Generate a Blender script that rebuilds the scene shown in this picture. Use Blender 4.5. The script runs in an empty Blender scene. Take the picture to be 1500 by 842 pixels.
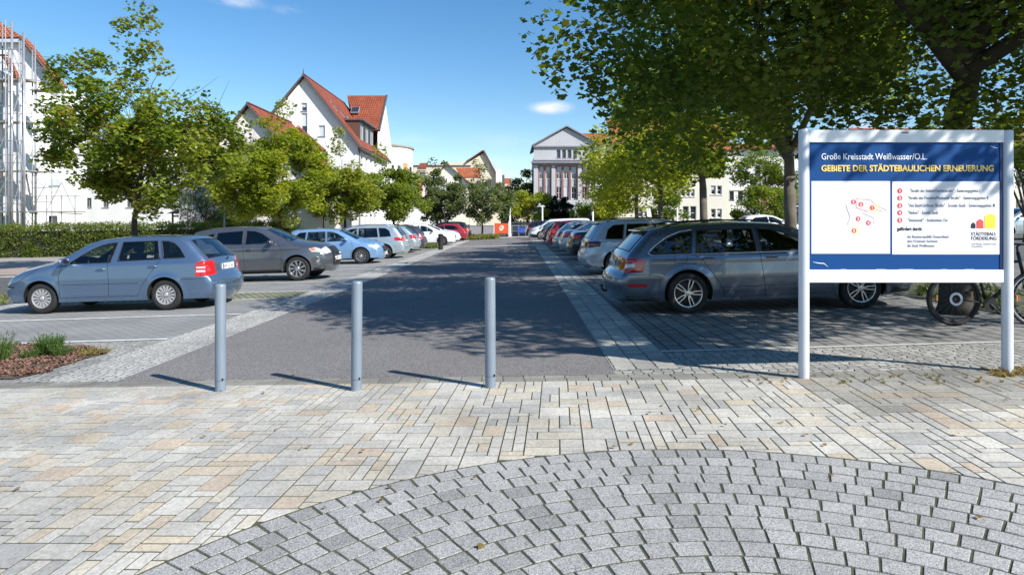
import bpy, bmesh, math, random
import numpy as np
from mathutils import Vector, Matrix, noise
from mathutils.geometry import delaunay_2d_cdt
random.seed(7); RNG = np.random.default_rng(11)
PI = math.pi
COL = bpy.context.scene.collection
FP, H, TILT = 970.0, 1.52, 0.03
SKYS = 0.105; EXPO = 0.62; SATS = 1.32
ROADV = 0.0103

def gz(x, y=0):
    """height of the gently cross-sloping ground"""
    return TILT * max(-45, min(45, x))
def P(px, py, t):
    return Vector(((px - 750) / FP * t, t, H + (324 - py) / FP * t))
def G(px, py):
    u = (px - 750) / FP; v = (324 - py) / FP
    t = H / (TILT * u - v)
    return Vector((u * t, t, TILT * u * t))
def XA(px, t): return (px - 750) / FP * t
def ZA(py, t): return H + (324 - py) / FP * t

# ------------------------------------------------------------------ materials
def srgb(r, g, b):
    f = lambda c: (c / 255 / 12.92) if c / 255 <= 0.04045 else ((c / 255 + 0.055) / 1.055) ** 2.4
    return (f(r), f(g), f(b), 1)
MATS = {}
def newmat(name):
    m = bpy.data.materials.new(name); m.use_nodes = True
    nt = m.node_tree
    for n in list(nt.nodes): nt.nodes.remove(n)
    out = nt.nodes.new('ShaderNodeOutputMaterial')
    return m, nt, out
def nd(nt, t, **kw):
    n = nt.nodes.new(t)
    for k, v in kw.items():
        if k.startswith('i_'): n.inputs[k[2:].replace('_', ' ')].default_value = v
        else: setattr(n, k, v)
    return n
def ramp(nt, fac, stops, interp='LINEAR'):
    r = nt.nodes.new('ShaderNodeValToRGB'); r.color_ramp.interpolation = interp
    el = r.color_ramp.elements
    while len(el) < len(stops): el.new(0.5)
    for e, (p, c) in zip(el, stops): e.position = p; e.color = c if len(c) == 4 else (*c, 1)
    nt.links.new(fac, r.inputs[0]); return r
def mixc(nt, fac, a, b, mode='MIX'):
    m = nt.nodes.new('ShaderNodeMix'); m.data_type = 'RGBA'; m.blend_type = mode
    for sock, val in ((m.inputs[0], fac), (m.inputs[6], a), (m.inputs[7], b)):
        if isinstance(val, (int, float)): sock.default_value = val
        elif isinstance(val, (tuple, list)): sock.default_value = val
        else: nt.links.new(val, sock)
    return m.outputs[2]
def mat(name, col=None, rough=0.6, metal=0.0, var=0.12, scale=6.0, bump=0.0, bscale=60.0, coat=0.0, spec=0.5, attr=False):
    """plain procedural surface: base colour broken by two noises, optional fine bump"""
    if name in MATS: return MATS[name]
    m, nt, out = newmat(name); L = nt.links.new
    b = nd(nt, 'ShaderNodeBsdfPrincipled')
    b.inputs['Roughness'].default_value = rough; b.inputs['Metallic'].default_value = metal
    b.inputs['Coat Weight'].default_value = coat; b.inputs['Coat Roughness'].default_value = 0.04
    b.inputs['Specular IOR Level'].default_value = spec
    tc = nd(nt, 'ShaderNodeTexCoord')
    n1 = nd(nt, 'ShaderNodeTexNoise'); n1.inputs['Scale'].default_value = scale; n1.inputs['Detail'].default_value = 5
    L(tc.outputs['Object'], n1.inputs['Vector'])
    r = ramp(nt, n1.outputs['Fac'], [(0.25, (1 - var,) * 3), (0.75, (1 + var * .6,) * 3)])
    if attr:
        at = nd(nt, 'ShaderNodeAttribute'); at.attribute_name = 'col'; base = at.outputs['Color']
    else: base = col if len(col) == 4 else (*col, 1)
    L(mixc(nt, 1.0, base, r.outputs[0], 'MULTIPLY'), b.inputs['Base Color'])
    if bump:
        n2 = nd(nt, 'ShaderNodeTexNoise'); n2.inputs['Scale'].default_value = bscale; n2.inputs['Detail'].default_value = 4
        L(tc.outputs['Object'], n2.inputs['Vector'])
        bp = nd(nt, 'ShaderNodeBump'); bp.inputs['Strength'].default_value = bump; bp.inputs['Distance'].default_value = 0.01
        L(n2.outputs['Fac'], bp.inputs['Height']); L(bp.outputs[0], b.inputs['Normal'])
    L(b.outputs[0], out.inputs[0]); MATS[name] = m; return m
def paint(name, col, metal=0.55, rough=0.32):
    """car paint with clear coat; bare primer-dark on its inner side"""
    if name in MATS: return MATS[name]
    m, nt, out = newmat(name); L = nt.links.new
    b = nd(nt, 'ShaderNodeBsdfPrincipled')
    b.inputs['Base Color'].default_value = col; b.inputs['Metallic'].default_value = metal
    b.inputs['Roughness'].default_value = rough; b.inputs['Coat Weight'].default_value = 1.0
    b.inputs['Coat Roughness'].default_value = 0.03
    tc = nd(nt, 'ShaderNodeTexCoord'); n = nd(nt, 'ShaderNodeTexNoise'); n.inputs['Scale'].default_value = 3.0; n.inputs['Detail'].default_value = 6
    L(tc.outputs['Object'], n.inputs['Vector'])
    r = ramp(nt, n.outputs['Fac'], [(0.3, (rough * .8,) * 3), (0.8, (rough * 1.5,) * 3)]); L(r.outputs[0], b.inputs['Roughness'])
    d = nd(nt, 'ShaderNodeBsdfDiffuse'); d.inputs[0].default_value = (.02, .02, .022, 1)
    g = nd(nt, 'ShaderNodeNewGeometry'); mx = nd(nt, 'ShaderNodeMixShader')
    L(g.outputs['Backfacing'], mx.inputs[0]); L(b.outputs[0], mx.inputs[1]); L(d.outputs[0], mx.inputs[2])
    L(mx.outputs[0], out.inputs[0]); MATS[name] = m; return m
def glassmat(name, tint, refl=1.0):
    """thin tinted pane: see-through by its tint plus mirror reflection"""
    if name in MATS: return MATS[name]
    m, nt, out = newmat(name); L = nt.links.new
    t = nd(nt, 'ShaderNodeBsdfTransparent'); t.inputs[0].default_value = (*tint, 1)
    g = nd(nt, 'ShaderNodeBsdfGlossy'); g.inputs['Roughness'].default_value = 0.01; g.inputs[0].default_value = (.95, .97, 1, 1)
    f = nd(nt, 'ShaderNodeLayerWeight'); f.inputs[0].default_value = .5
    pw = nd(nt, 'ShaderNodeMath', operation='POWER'); pw.inputs[1].default_value = 3.5; L(f.outputs['Facing'], pw.inputs[0])
    mu = nd(nt, 'ShaderNodeMath', operation='MULTIPLY_ADD'); mu.inputs[1].default_value = .9 * refl; mu.inputs[2].default_value = .075 * refl; mu.use_clamp = True
    L(pw.outputs[0], mu.inputs[0])
    mx = nd(nt, 'ShaderNodeMixShader'); L(mu.outputs[0], mx.inputs[0]); L(t.outputs[0], mx.inputs[1]); L(g.outputs[0], mx.inputs[2])
    L(mx.outputs[0], out.inputs[0]); MATS[name] = m; return m
def leafmat(name, trans=0.4):
    if name in MATS: return MATS[name]
    m, nt, out = newmat(name); L = nt.links.new
    at = nd(nt, 'ShaderNodeAttribute'); at.attribute_name = 'col'
    d = nd(nt, 'ShaderNodeBsdfPrincipled'); d.inputs['Roughness'].default_value = 0.45; d.inputs['Specular IOR Level'].default_value = 0.35
    t = nd(nt, 'ShaderNodeBsdfTranslucent')
    L(at.outputs['Color'], d.inputs['Base Color'])
    c = mixc(nt, 1.0, at.outputs['Color'], (1.8, 1.7, .52, 1), 'MULTIPLY'); L(c, t.inputs[0])
    mx = nd(nt, 'ShaderNodeMixShader'); mx.inputs[0].default_value = trans
    L(d.outputs[0], mx.inputs[1]); L(t.outputs[0], mx.inputs[2]); L(mx.outputs[0], out.inputs[0])
    MATS[name] = m; return m
def brickmat(name, c1, c2, mortar, bw, bh, mort=0.06, bump=0.4, rough=0.85, uv=False, rot=0.0, offs=0.5, noisy=0.25, fine=220.0, loc=(0,0,0), squash=1.0):
    if name in MATS: return MATS[name]
    m, nt, out = newmat(name); L = nt.links.new
    tc = nd(nt, 'ShaderNodeTexCoord'); mp = nd(nt, 'ShaderNodeMapping'); mp.inputs['Rotation'].default_value = (0, 0, rot); mp.inputs['Location'].default_value = loc
    L(tc.outputs['UV' if uv else 'Object'], mp.inputs[0])
    # small wobble so joints are not ruler straight
    wn = nd(nt, 'ShaderNodeTexNoise'); wn.inputs['Scale'].default_value = 4.0; L(mp.outputs[0], wn.inputs[0])
    wv = nd(nt, 'ShaderNodeVectorMath', operation='MULTIPLY_ADD'); wv.inputs[1].default_value = (bh * .12,) * 3
    L(wn.outputs['Color'], wv.inputs[0]); L(mp.outputs[0], wv.inputs[2])
    br = nd(nt, 'ShaderNodeTexBrick'); br.offset = offs
    br.inputs['Scale'].default_value = 1.0; br.inputs['Brick Width'].default_value = bw; br.inputs['Row Height'].default_value = bh
    br.inputs['Mortar Size'].default_value = mort * bh; br.inputs['Mortar Smooth'].default_value = 0.3; br.inputs['Bias'].default_value = 0
    br.inputs['Color1'].default_value = (*c1, 1); br.inputs['Color2'].default_value = (*c2, 1); br.inputs['Mortar'].default_value = (*mortar, 1)
    L(wv.outputs[0], br.inputs['Vector'])
    n = nd(nt, 'ShaderNodeTexNoise'); n.inputs['Scale'].default_value = 0.9; n.inputs['Detail'].default_value = 8; L(tc.outputs['Object'], n.inputs[0])
    r = ramp(nt, n.outputs['Fac'], [(0.3, (1 - noisy,) * 3), (0.7, (1 + noisy * .7,) * 3)])
    n2 = nd(nt, 'ShaderNodeTexNoise'); n2.inputs['Scale'].default_value = fine; n2.inputs['Detail'].default_value = 3; L(tc.outputs['Object'], n2.inputs[0])
    r2 = ramp(nt, n2.outputs['Fac'], [(0.3, (.75,) * 3), (0.7, (1.2,) * 3)])
    c = mixc(nt, 1.0, br.outputs['Color'], r.outputs[0], 'MULTIPLY'); c = mixc(nt, 1.0, c, r2.outputs[0], 'MULTIPLY')
    b = nd(nt, 'ShaderNodeBsdfPrincipled'); b.inputs['Roughness'].default_value = rough; b.inputs['Specular IOR Level'].default_value = 0.25
    L(c, b.inputs['Base Color'])
    inv = nd(nt, 'ShaderNodeMath', operation='SUBTRACT'); inv.inputs[0].default_value = 1.0; L(br.outputs['Fac'], inv.inputs[1])
    ad = nd(nt, 'ShaderNodeMath', operation='MULTIPLY_ADD'); ad.inputs[1].default_value = 0.3; L(n2.outputs['Fac'], ad.inputs[0]); L(inv.outputs[0], ad.inputs[2])
    bp = nd(nt, 'ShaderNodeBump'); bp.inputs['Strength'].default_value = bump; bp.inputs['Distance'].default_value = 0.008
    L(ad.outputs[0], bp.inputs['Height']); L(bp.outputs[0], b.inputs['Normal'])
    L(b.outputs[0], out.inputs[0]); MATS[name] = m; return m
def speckmat(name, c_dark, c_mid, c_light, scale=180.0, patch=0.5, pscale=0.4, rough=0.9, bump=0.35, attr=False):
    """aggregate surface: asphalt, granite, exposed concrete"""
    if name in MATS: return MATS[name]
    m, nt, out = newmat(name); L = nt.links.new
    tc = nd(nt, 'ShaderNodeTexCoord')
    v = nd(nt, 'ShaderNodeTexVoronoi'); v.inputs['Scale'].default_value = scale; L(tc.outputs['Object'], v.inputs['Vector'])
    bw = nd(nt, 'ShaderNodeRGBToBW'); L(v.outputs['Color'], bw.inputs[0])
    r = ramp(nt, bw.outputs[0], [(0.15, c_dark), (0.5, c_mid), (0.85, c_light)])
    n = nd(nt, 'ShaderNodeTexNoise'); n.inputs['Scale'].default_value = pscale; n.inputs['Detail'].default_value = 9; n.inputs['Roughness'].default_value = .6; L(tc.outputs['Object'], n.inputs[0])
    r2 = ramp(nt, n.outputs['Fac'], [(0.3, (1 - patch * .35,) * 3), (0.7, (1 + patch * .2,) * 3)])
    c = mixc(nt, 1.0, r.outputs[0], r2.outputs[0], 'MULTIPLY')
    if attr:
        at = nd(nt, 'ShaderNodeAttribute'); at.attribute_name = 'col'; c = mixc(nt, 1.0, c, at.outputs['Color'], 'MULTIPLY')
    b = nd(nt, 'ShaderNodeBsdfPrincipled'); b.inputs['Roughness'].default_value = rough; b.inputs['Specular IOR Level'].default_value = 0.3
    L(c, b.inputs['Base Color'])
    bp = nd(nt, 'ShaderNodeBump'); bp.inputs['Strength'].default_value = bump; bp.inputs['Distance'].default_value = 0.004
    L(bw.outputs[0], bp.inputs['Height']); L(bp.outputs[0], b.inputs['Normal'])
    L(b.outputs[0], out.inputs[0]); MATS[name] = m; return m

# ------------------------------------------------------------------ objects
def tag(o, label=None, cat=None, group=None, kind=None):
    if label: o['label'] = label
    if cat: o['category'] = cat
    if group: o['group'] = group
    if kind: o['kind'] = kind
    return o
def thing(name, label, cat, loc=(0, 0, 0), rz=0.0, group=None):
    o = bpy.data.objects.new(name, None); COL.objects.link(o); o.empty_display_size = .2
    o.location = loc; o.rotation_euler = (0, 0, rz)
    return tag(o, label, cat, group)
class MB:
    def __init__(s): s.v = []; s.f = []; s.uv = {}; s.c = []
    def add(s, vs, fs, uvs=None, col=None):
        o = len(s.v); s.v += [tuple(v) for v in vs]
        for i, f in enumerate(fs):
            if uvs: s.uv[len(s.f)] = uvs[i]
            s.f.append(tuple(k + o for k in f))
        s.c += [col or (1, 1, 1)] * len(vs); return s
    def box(s, c, d, rz=0.0, M=None, col=None):
        x, y, z = d[0] / 2, d[1] / 2, d[2] / 2
        vs = [Vector((a * x, b * y, e * z)) for e in (-1, 1) for a, b in ((-1, -1), (1, -1), (1, 1), (-1, 1))]
        R = M if M is not None else Matrix.Rotation(rz, 3, 'Z')
        vs = [R @ v + Vector(c) for v in vs]
        return s.add(vs, [(3, 2, 1, 0), (4, 5, 6, 7), (0, 1, 5, 4), (1, 2, 6, 5), (2, 3, 7, 6), (3, 0, 4, 7)], col=col)
    def tube(s, pts, r, n=8, closed=False, cap=True, col=None):
        pts = [Vector(p) for p in pts]; k = len(pts); rs = r if isinstance(r, (list, tuple)) else [r] * k
        vs = []; prev = None
        for i, p in enumerate(pts):
            if closed: d = pts[(i + 1) % k] - pts[i - 1]
            else: d = pts[min(i + 1, k - 1)] - pts[max(i - 1, 0)]
            d = d.normalized() if d.length > 1e-9 else Vector((0, 0, 1))
            if prev is None:
                a = d.cross(Vector((0, 0, 1)))
                if a.length < 1e-3: a = d.cross(Vector((0, 1, 0)))
            else: a = prev - d * prev.dot(d)
            a.normalize(); prev = a; b = d.cross(a)
            for j in range(n):
                t = 2 * PI * j / n; vs.append(p + (a * math.cos(t) + b * math.sin(t)) * rs[i])
        fs = []
        for i in range(k if closed else k - 1):
            i2 = (i + 1) % k
            for j in range(n): fs.append((i * n + j, i2 * n + j, i2 * n + (j + 1) % n, i * n + (j + 1) % n))
        if cap and not closed: fs.append(tuple(range(n))); fs.append(tuple(range((k - 1) * n, k * n))[::-1])
        fs = [f[::-1] for f in fs]
        return s.add(vs, fs, col=col)
    def lathe(s, prof, n=24, axis='Z', c=(0, 0, 0)):
        """prof: list of (radius, height)"""
        vs = []
        for r, h in prof:
            for j in range(n):
                t = 2 * PI * j / n; a, b = r * math.cos(t), r * math.sin(t)
                v = (a, b, h) if axis == 'Z' else ((a, h, b) if axis == 'Y' else (h, a, b))
                vs.append((v[0] + c[0], v[1] + c[1], v[2] + c[2]))
        fs = []
        for i in range(len(prof) - 1):
            for j in range(n): fs.append((i * n + j, i * n + (j + 1) % n, (i + 1) * n + (j + 1) % n, (i + 1) * n + j))
        if axis == 'Y': fs = [f[::-1] for f in fs]
        return s.add(vs, fs)
    def prism(s, poly, z0, z1, col=None):
        n = len(poly); vs = [(x, y, z0) for x, y in poly] + [(x, y, z1) for x, y in poly]
        return s.add(vs, [tuple(range(n))[::-1], tuple(range(n, 2 * n))] + [(i, (i + 1) % n, n + (i + 1) % n, n + i) for i in range(n)], col=col)
    def slab(s, a, b, c, d, th=0.12, uvscale=1.0):
        """thick quad a-b (top edge) d-c (bottom edge) with tile uv"""
        a, b, c, d = map(Vector, (a, b, c, d)); n = (b - a).cross(d - a).normalized() * th
        if n.z < 0: n = -n
        L1 = (b - a).length; L2 = (c - d).length; V = (d - a).length
        uv = [(0, 0), (L1, 0), (L1 if abs(L1-L2)<.3 else (L1+L2)/2, -V), (0, -V)]
        uvt = [uv] * 1 + [[(0, 0)] * 4] * 5
        vs = [a + n, b + n, c + n, d + n, a, b, c, d]
        fs = [(0, 1, 2, 3), (7, 6, 5, 4), (0, 4, 5, 1), (1, 5, 6, 2), (2, 6, 7, 3), (3, 7, 4, 0)]
        nn = (b - a).cross(c - b)
        if nn.z < 0:
            fs = [f[::-1] for f in fs]; uvt = [u[::-1] for u in uvt]
        return s.add(vs, fs, uvt)
    def build(s, name, m, parent=None, smooth=False, loc=(0, 0, 0), merge=0.0, bevel=0.0):
        me = bpy.data.meshes.new(name); me.from_pydata(s.v, [], s.f)
        if s.uv:
            ul = me.uv_layers.new(name='UVMap').data
            for p in me.polygons:
                u = s.uv.get(p.index)
                if u:
                    for li, c in zip(p.loop_indices, u): ul[li].uv = c
        if any(c != (1, 1, 1) for c in s.c):
            ca = me.color_attributes.new('col', 'FLOAT_COLOR', 'POINT')
            ca.data.foreach_set('color', np.array([(*c, 1) for c in s.c], dtype='f').ravel())
        if merge:
            bm = bmesh.new(); bm.from_mesh(me); bmesh.ops.remove_doubles(bm, verts=bm.verts, dist=merge); bm.to_mesh(me); bm.free()
        me.validate(); me.materials.append(m)
        if smooth: me.polygons.foreach_set('use_smooth', [True] * len(me.polygons))
        o = bpy.data.objects.new(name, me); COL.objects.link(o); o.location = loc
        if bevel:
            bv = o.modifiers.new('edge', 'BEVEL'); bv.width = bevel; bv.segments = 2; bv.limit_method = 'ANGLE'
        if parent: o.parent = parent
        return o
def struct(o): o['kind'] = 'structure'; return o
def npmesh(name, V, faces_k, nf, m, parent=None, col=None, smooth=False):
    """fast mesh from arrays: V (n,3), nf polygons of faces_k consecutive vertices"""
    me = bpy.data.meshes.new(name); n = len(V)
    me.vertices.add(n); me.vertices.foreach_set('co', V.astype('f').ravel())
    me.loops.add(n); me.loops.foreach_set('vertex_index', np.arange(n, dtype='i'))
    me.polygons.add(nf); me.polygons.foreach_set('loop_start', np.arange(nf, dtype='i') * faces_k)
    me.update(calc_edges=True)
    if col is not None:
        ca = me.color_attributes.new('col', 'FLOAT_COLOR', 'POINT'); ca.data.foreach_set('color', np.c_[col, np.ones(n)].astype('f').ravel())
    me.materials.append(m); o = bpy.data.objects.new(name, me); COL.objects.link(o)
    if parent: o.parent = parent
    return o
def textmesh(name, body, size, m, parent, loc, rot=(PI / 2, 0, 0), width=None, bold=0.0, align='LEFT', depth=0.0008, spacing=1.0):
    cu = bpy.data.curves.new(name, 'FONT'); cu.body = body; cu.size = size; cu.align_x = align; cu.offset = bold * size; cu.extrude = depth
    cu.space_character = spacing; cu.resolution_u = 3
    tmp = bpy.data.objects.new('t', cu); COL.objects.link(tmp); bpy.context.view_layer.update()
    dg = bpy.context.evaluated_depsgraph_get(); me = bpy.data.meshes.new_from_object(tmp.evaluated_get(dg))
    bpy.data.objects.remove(tmp); bpy.data.curves.remove(cu)
    me.name = name; me.materials.clear(); me.materials.append(m)
    if width:
        xs = [v.co.x for v in me.vertices]; k = width / (max(xs) - min(xs))
        for v in me.vertices: v.co.x *= k
    o = bpy.data.objects.new(name, me); COL.objects.link(o); o.location = loc; o.rotation_euler = rot; o.parent = parent
    return o
def copy_tree(o, parent=None):
    c = o.copy(); COL.objects.link(c); c.parent = parent
    for ch in o.children: copy_tree(ch, c)
    return c
def inpoly(x, y, poly):
    c = False; n = len(poly); j = n - 1
    for i in range(n):
        xi, yi = poly[i]; xj, yj = poly[j]
        if (yi > y) != (yj > y) and x < (xj - xi) * (y - yi) / (yj - yi) + xi: c = not c
        j = i
    return c
# ------------------------------------------------------------------ ground and paving
ca, sa = math.cos(-0.0685), math.sin(-0.0685)
B0 = Vector((-5.13, 6.635))                       # point on the front edge of the car park, direction (ca, sa)
def pav(u, v):                                     # paving frame: u along the edge, v away from the car park (towards camera)
    return (B0.x + u * ca + v * sa, B0.y + u * sa - v * ca)
CC, CR = (0.8245, 1.4095), 2.932
def strip(name, poly, m, dz, thick=0.0):
    """flat sheet following the cross slope; poly in world XY"""
    mb = MB(); mb.add([(x, y, gz(x) + dz) for x, y in poly], [tuple(range(len(poly)))])
    return struct(mb.build(name, m))
def settmat(name, c1, c2, joint, scale):
    if name in MATS: return MATS[name]
    m, nt, out = newmat(name); L = nt.links.new
    tc = nd(nt, 'ShaderNodeTexCoord'); v1 = nd(nt, 'ShaderNodeTexVoronoi'); v2 = nd(nt, 'ShaderNodeTexVoronoi', feature='DISTANCE_TO_EDGE')
    for v in (v1, v2): v.voronoi_dimensions = '2D'; v.inputs['Scale'].default_value = scale; v.inputs['Randomness'].default_value = .55; L(tc.outputs['Object'], v.inputs['Vector'])
    v1.distance = 'EUCLIDEAN'
    bw = nd(nt, 'ShaderNodeRGBToBW'); L(v1.outputs['Color'], bw.inputs[0]); r = ramp(nt, bw.outputs[0], [(.2, c2), (.8, c1)])
    e = ramp(nt, v2.outputs['Distance'], [(.02, (0, 0, 0)), (.11, (1, 1, 1))])
    n = nd(nt, 'ShaderNodeTexNoise'); n.inputs['Scale'].default_value = 1.1; n.inputs['Detail'].default_value = 8; L(tc.outputs['Object'], n.inputs[0]); r2 = ramp(nt, n.outputs['Fac'], [(.3, (.8,) * 3), (.7, (1.15,) * 3)])
    n3 = nd(nt, 'ShaderNodeTexNoise'); n3.inputs['Scale'].default_value = 120; L(tc.outputs['Object'], n3.inputs[0]); r3 = ramp(nt, n3.outputs['Fac'], [(.3, (.8,) * 3), (.7, (1.15,) * 3)])
    c = mixc(nt, e.outputs[0], (*joint, 1), r.outputs[0]); c = mixc(nt, 1.0, c, r2.outputs[0], 'MULTIPLY'); c = mixc(nt, 1.0, c, r3.outputs[0], 'MULTIPLY')
    b = nd(nt, 'ShaderNodeBsdfPrincipled'); b.inputs['Roughness'].default_value = .85; L(c, b.inputs['Base Color'])
    bp = nd(nt, 'ShaderNodeBump'); bp.inputs['Strength'].default_value = .8; bp.inputs['Distance'].default_value = .012; L(e.outputs[0], bp.inputs['Height']); L(bp.outputs[0], b.inputs['Normal'])
    L(b.outputs[0], out.inputs[0]); MATS[name] = m; return m
M_ASPH = speckmat('asphalt', (.085, .080, .078), (.165, .156, .150), (.30, .285, .275), 130, .5, .35)
M_ROAD2 = speckmat('old_asphalt', (.06, .06, .06), (.1, .1, .098), (.15, .15, .15), 60, .6, .2)
M_LOTL = brickmat('grey_paving', (.29, .29, .28), (.25, .25, .245), (.13, .13, .12), .2, .1, .09, .3, noisy=.16)
M_LOTR = brickmat('grey_paving_weathered', (.27, .265, .25), (.21, .205, .195), (.07, .07, .06), .30, .20, .07, .5, rot=PI/2, noisy=.3)
M_SETTW = settmat('pale_setts', (.50, .485, .44), (.38, .37, .34), (.20, .19, .165), 11)
M_SETTG = settmat('grey_setts', (.40, .39, .355), (.27, .265, .245), (.13, .12, .10), 10)
M_PALE = mat('pale_stone', (.5, .49, .46), .85, var=.25, scale=9, bump=.5, bscale=80)
M_LINE = mat('white_marking_stone', (.66, .65, .62), .8, var=.3, scale=5, bump=.4, bscale=120)
M_PATH = brickmat('footway_slabs', (.36, .33, .30), (.32, .30, .28), (.2, .19, .17), .3, .3, .04, .3, noisy=.15)
M_PATHR = brickmat('reddish_footway_slabs', (.40, .31, .27), (.36, .28, .25), (.2, .17, .15), .2, .1, .06, .3, noisy=.15)
M_JOINT = mat('joint_sand', (.085, .088, .045), .95, var=.6, scale=9, bump=.8, bscale=150)
M_SOIL = mat('soil', (.09, .065, .045), .95, var=.4, scale=12, bump=.9, bscale=60)

# one terrain sheet to the horizon
mb = MB(); xs = [-900, -300, -45, -20, 0, 20, 45, 300, 900]; ys = [-60, 0, 30, 80, 200, 500, 1500]
for y in ys:
    for x in xs: mb.v.append((x, y, gz(x) - 0.10)); mb.c.append((1, 1, 1))
nx = len(xs)
for j in range(len(ys) - 1):
    for i in range(nx - 1): mb.f.append((j * nx + i, j * nx + i + 1, (j + 1) * nx + i + 1, (j + 1) * nx + i))
struct(mb.build('ground', speckmat('terrain', (.07, .075, .05), (.11, .115, .08), (.16, .16, .12), 20, .6, .1)))

def xr(x0, y): return x0 + ROADV * y
XL, XR_ = -4.135, 0.945                            # asphalt lane edges (at y = 0)
def edgeY(x): return 6.635 + (x + 5.13) * -0.0685 + 0.23   # far side of the brick edging
# asphalt lane
strip('lane', [(xr(XL, edgeY(-4.1)), edgeY(-4.1)), (xr(XR_, edgeY(1)), edgeY(1)), (xr(XR_, 61), 61), (xr(XL, 57) , 57)], M_ASPH, 0.0)
strip('lane_band', [(xr(XL, 42.0), 42.0), (xr(XR_, 40.2), 40.2), (xr(XR_, 40.9), 40.9), (xr(XL, 42.7), 42.7)], M_PALE, .004)
# left: pale sett border, parking paving, side road
strip('border_strip_left', [(xr(-4.95, edgeY(-5)), edgeY(-5)), (xr(XL, edgeY(-4.1)), edgeY(-4.1)), (xr(XL, 57), 57), (xr(-4.95, 57), 57)], M_SETTW, .0)
strip('parking_paving_left', [(-10.35, 9.3), (xr(-4.95, 9.3), 9.3), (xr(-4.95, 60), 60), (-10.1, 60)], M_LOTL, 0.0)
strip('setts_left', [(-14, edgeY(-14)), (xr(-4.95, edgeY(-5)), edgeY(-5)), (xr(-4.95, 9.3), 9.3), (-14, 9.3)], M_SETTG, 0.0)
strip('sett_margin_left', [(-11.2, 9.3), (-10.35, 9.3), (-10.1, 60), (-11, 60)], M_SETTW, 0.0)
strip('side_road', [(-60, 9.3), (-11.2, 9.3), (-11.0, 24), (-60, 24)], M_ROAD2, -0.02)
strip('footway_red', [(-60, 24), (-11.0, 24), (-11.0, 29), (-60, 29)], M_PATHR, 0.05)
strip('footway', [(-60, 29), (-11.0, 29), (-11.0, 41), (-60, 41)], M_PATH, 0.05)
mb = MB(); mb.box((-35.5, 23.95, gz(-35) + .0), (49, .12, .14), M=Matrix.Rotation(-TILT, 3, 'Y')); struct(mb.build('kerb', M_PALE))
strip('lawn_left', [(-60, 41), (-11.0, 41), (-11.0, 75), (-60, 75)], mat('lawn', (.07, .10, .03), .95, var=.4, scale=3, bump=.8, bscale=40), 0.0)
# grass-joint paver strips and white stall lines
M_GRAV = brickmat('grass_joint_pavers', (.34, .33, .28), (.28, .28, .24), (.13, .14, .07), .16, .14, .3, .8, noisy=.3)
for i, (y0, y1) in enumerate([(14.35, 15.75), (33.2, 34.4), (40.2, 42.2)]):
    strip('planted_paver_strip', [(-10.2, y0), (xr(-4.95, y0), y0), (xr(-4.95, y1), y1), (-10.2, y1)], M_GRAV, .004)
for y in [9.35, 11.86, 14.3, 15.8, 18.25, 20.75, 23.2, 25.7, 28.2, 31.0, 33.1, 34.5, 37.3, 40.1, 42.3, 44.8, 47.3, 49.8, 52.3, 54.8, 57.2]:
    strip('stall_line', [(-10.25, y - .05), (xr(-4.96, y), y - .05), (xr(-4.96, y), y + .05), (-10.25, y + .05)], M_LINE, .008)
# right: stone rows, parking paving
strip('parking_paving_right', [(xr(1.6, 7.45), 7.45), (14, 7.35), (14, 61), (xr(1.6, 61), 61)], M_LOTR, 0.0)
strip('setts_right', [(xr(XR_, edgeY(1)), edgeY(1)), (14, edgeY(14)), (14, 7.35), (xr(1.6, 7.45), 7.45), (xr(XR_, 7.45), 7.45)], M_SETTG, 0.0)
strip('setts_line_right', [(xr(1.6, 7.45), 7.42), (14, 7.32), (14, 7.40), (xr(1.6, 7.45), 7.50)], M_PALE, .006)
for y in [17.45, 19.95, 22.45, 24.95, 27.45, 29.95, 32.45, 34.95, 37.45, 39.95, 42.45, 44.95, 47.45, 49.95, 52.45, 54.95]:
    strip('stall_line', [(xr(1.62, y), y - .04), (6.9, y - .05), (6.9, y + .03), (xr(1.62, y), y + .04)], M_LINE, .006)
strip('planting_verge_right', [(6.9, 9), (9.2, 9), (9.2, 61), (6.9, 61)], mat('verge', (.07, .075, .04), .95, var=.5, scale=5, bump=.8, bscale=40), .012)
strip('street_right', [(14, -4), (60, -4), (60, 75), (14, 75)], M_ROAD2, 0.0)
# cross street behind the car park
strip('cross_footway', [(-11, 61), (14, 61), (14, 64), (-11, 64)], M_PALE, 0.0)
strip('cross_street', [(-60, 64), (60, 64), (60, 76), (-60, 76)], M_ROAD2, -0.01)

def stones(name, items, m, th=.06, top=0.0, chamf=.006, jitter=.004, edge=.5):
    """paving stones as one sheet of separate bevelled blocks; items: (polygon, colour)"""
    mb = MB()
    for poly, col in items:
        n = len(poly); cx = sum(p[0] for p in poly) / n; cy = sum(p[1] for p in poly) / n
        dz = top + random.uniform(-jitter, jitter) * .6; tx, ty = random.uniform(-1, 1) * jitter * 2.5, random.uniform(-1, 1) * jitter * 2.5
        def ring(k, z): 
            out = []
            for x, y in poly:
                d = math.hypot(x - cx, y - cy) or 1; f = max(0.0, 1 - k / d)
                xx, yy = cx + (x - cx) * f, cy + (y - cy) * f
                out.append((xx, yy, gz(xx) + dz + z + (xx - cx) * tx + (yy - cy) * ty))
            return out
        vs = ring(0, -th) + ring(0, -chamf) + ring(chamf, 0)
        fs = [tuple(range(2 * n, 3 * n))]
        for a in (0, n):
            for i in range(n): fs.append((a + i, a + (i + 1) % n, a + n + (i + 1) % n, a + n + i))
        mb.add(vs, fs, col=col); mb.c[-3 * n:] = [tuple(q * .28 for q in col)] * n + [tuple(q * edge for q in col)] * n + [col] * n
    return mb.build(name, m)
def jit(c, k=.08):
    f = 1 + random.uniform(-k, k); return tuple(x * f for x in c)
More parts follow.
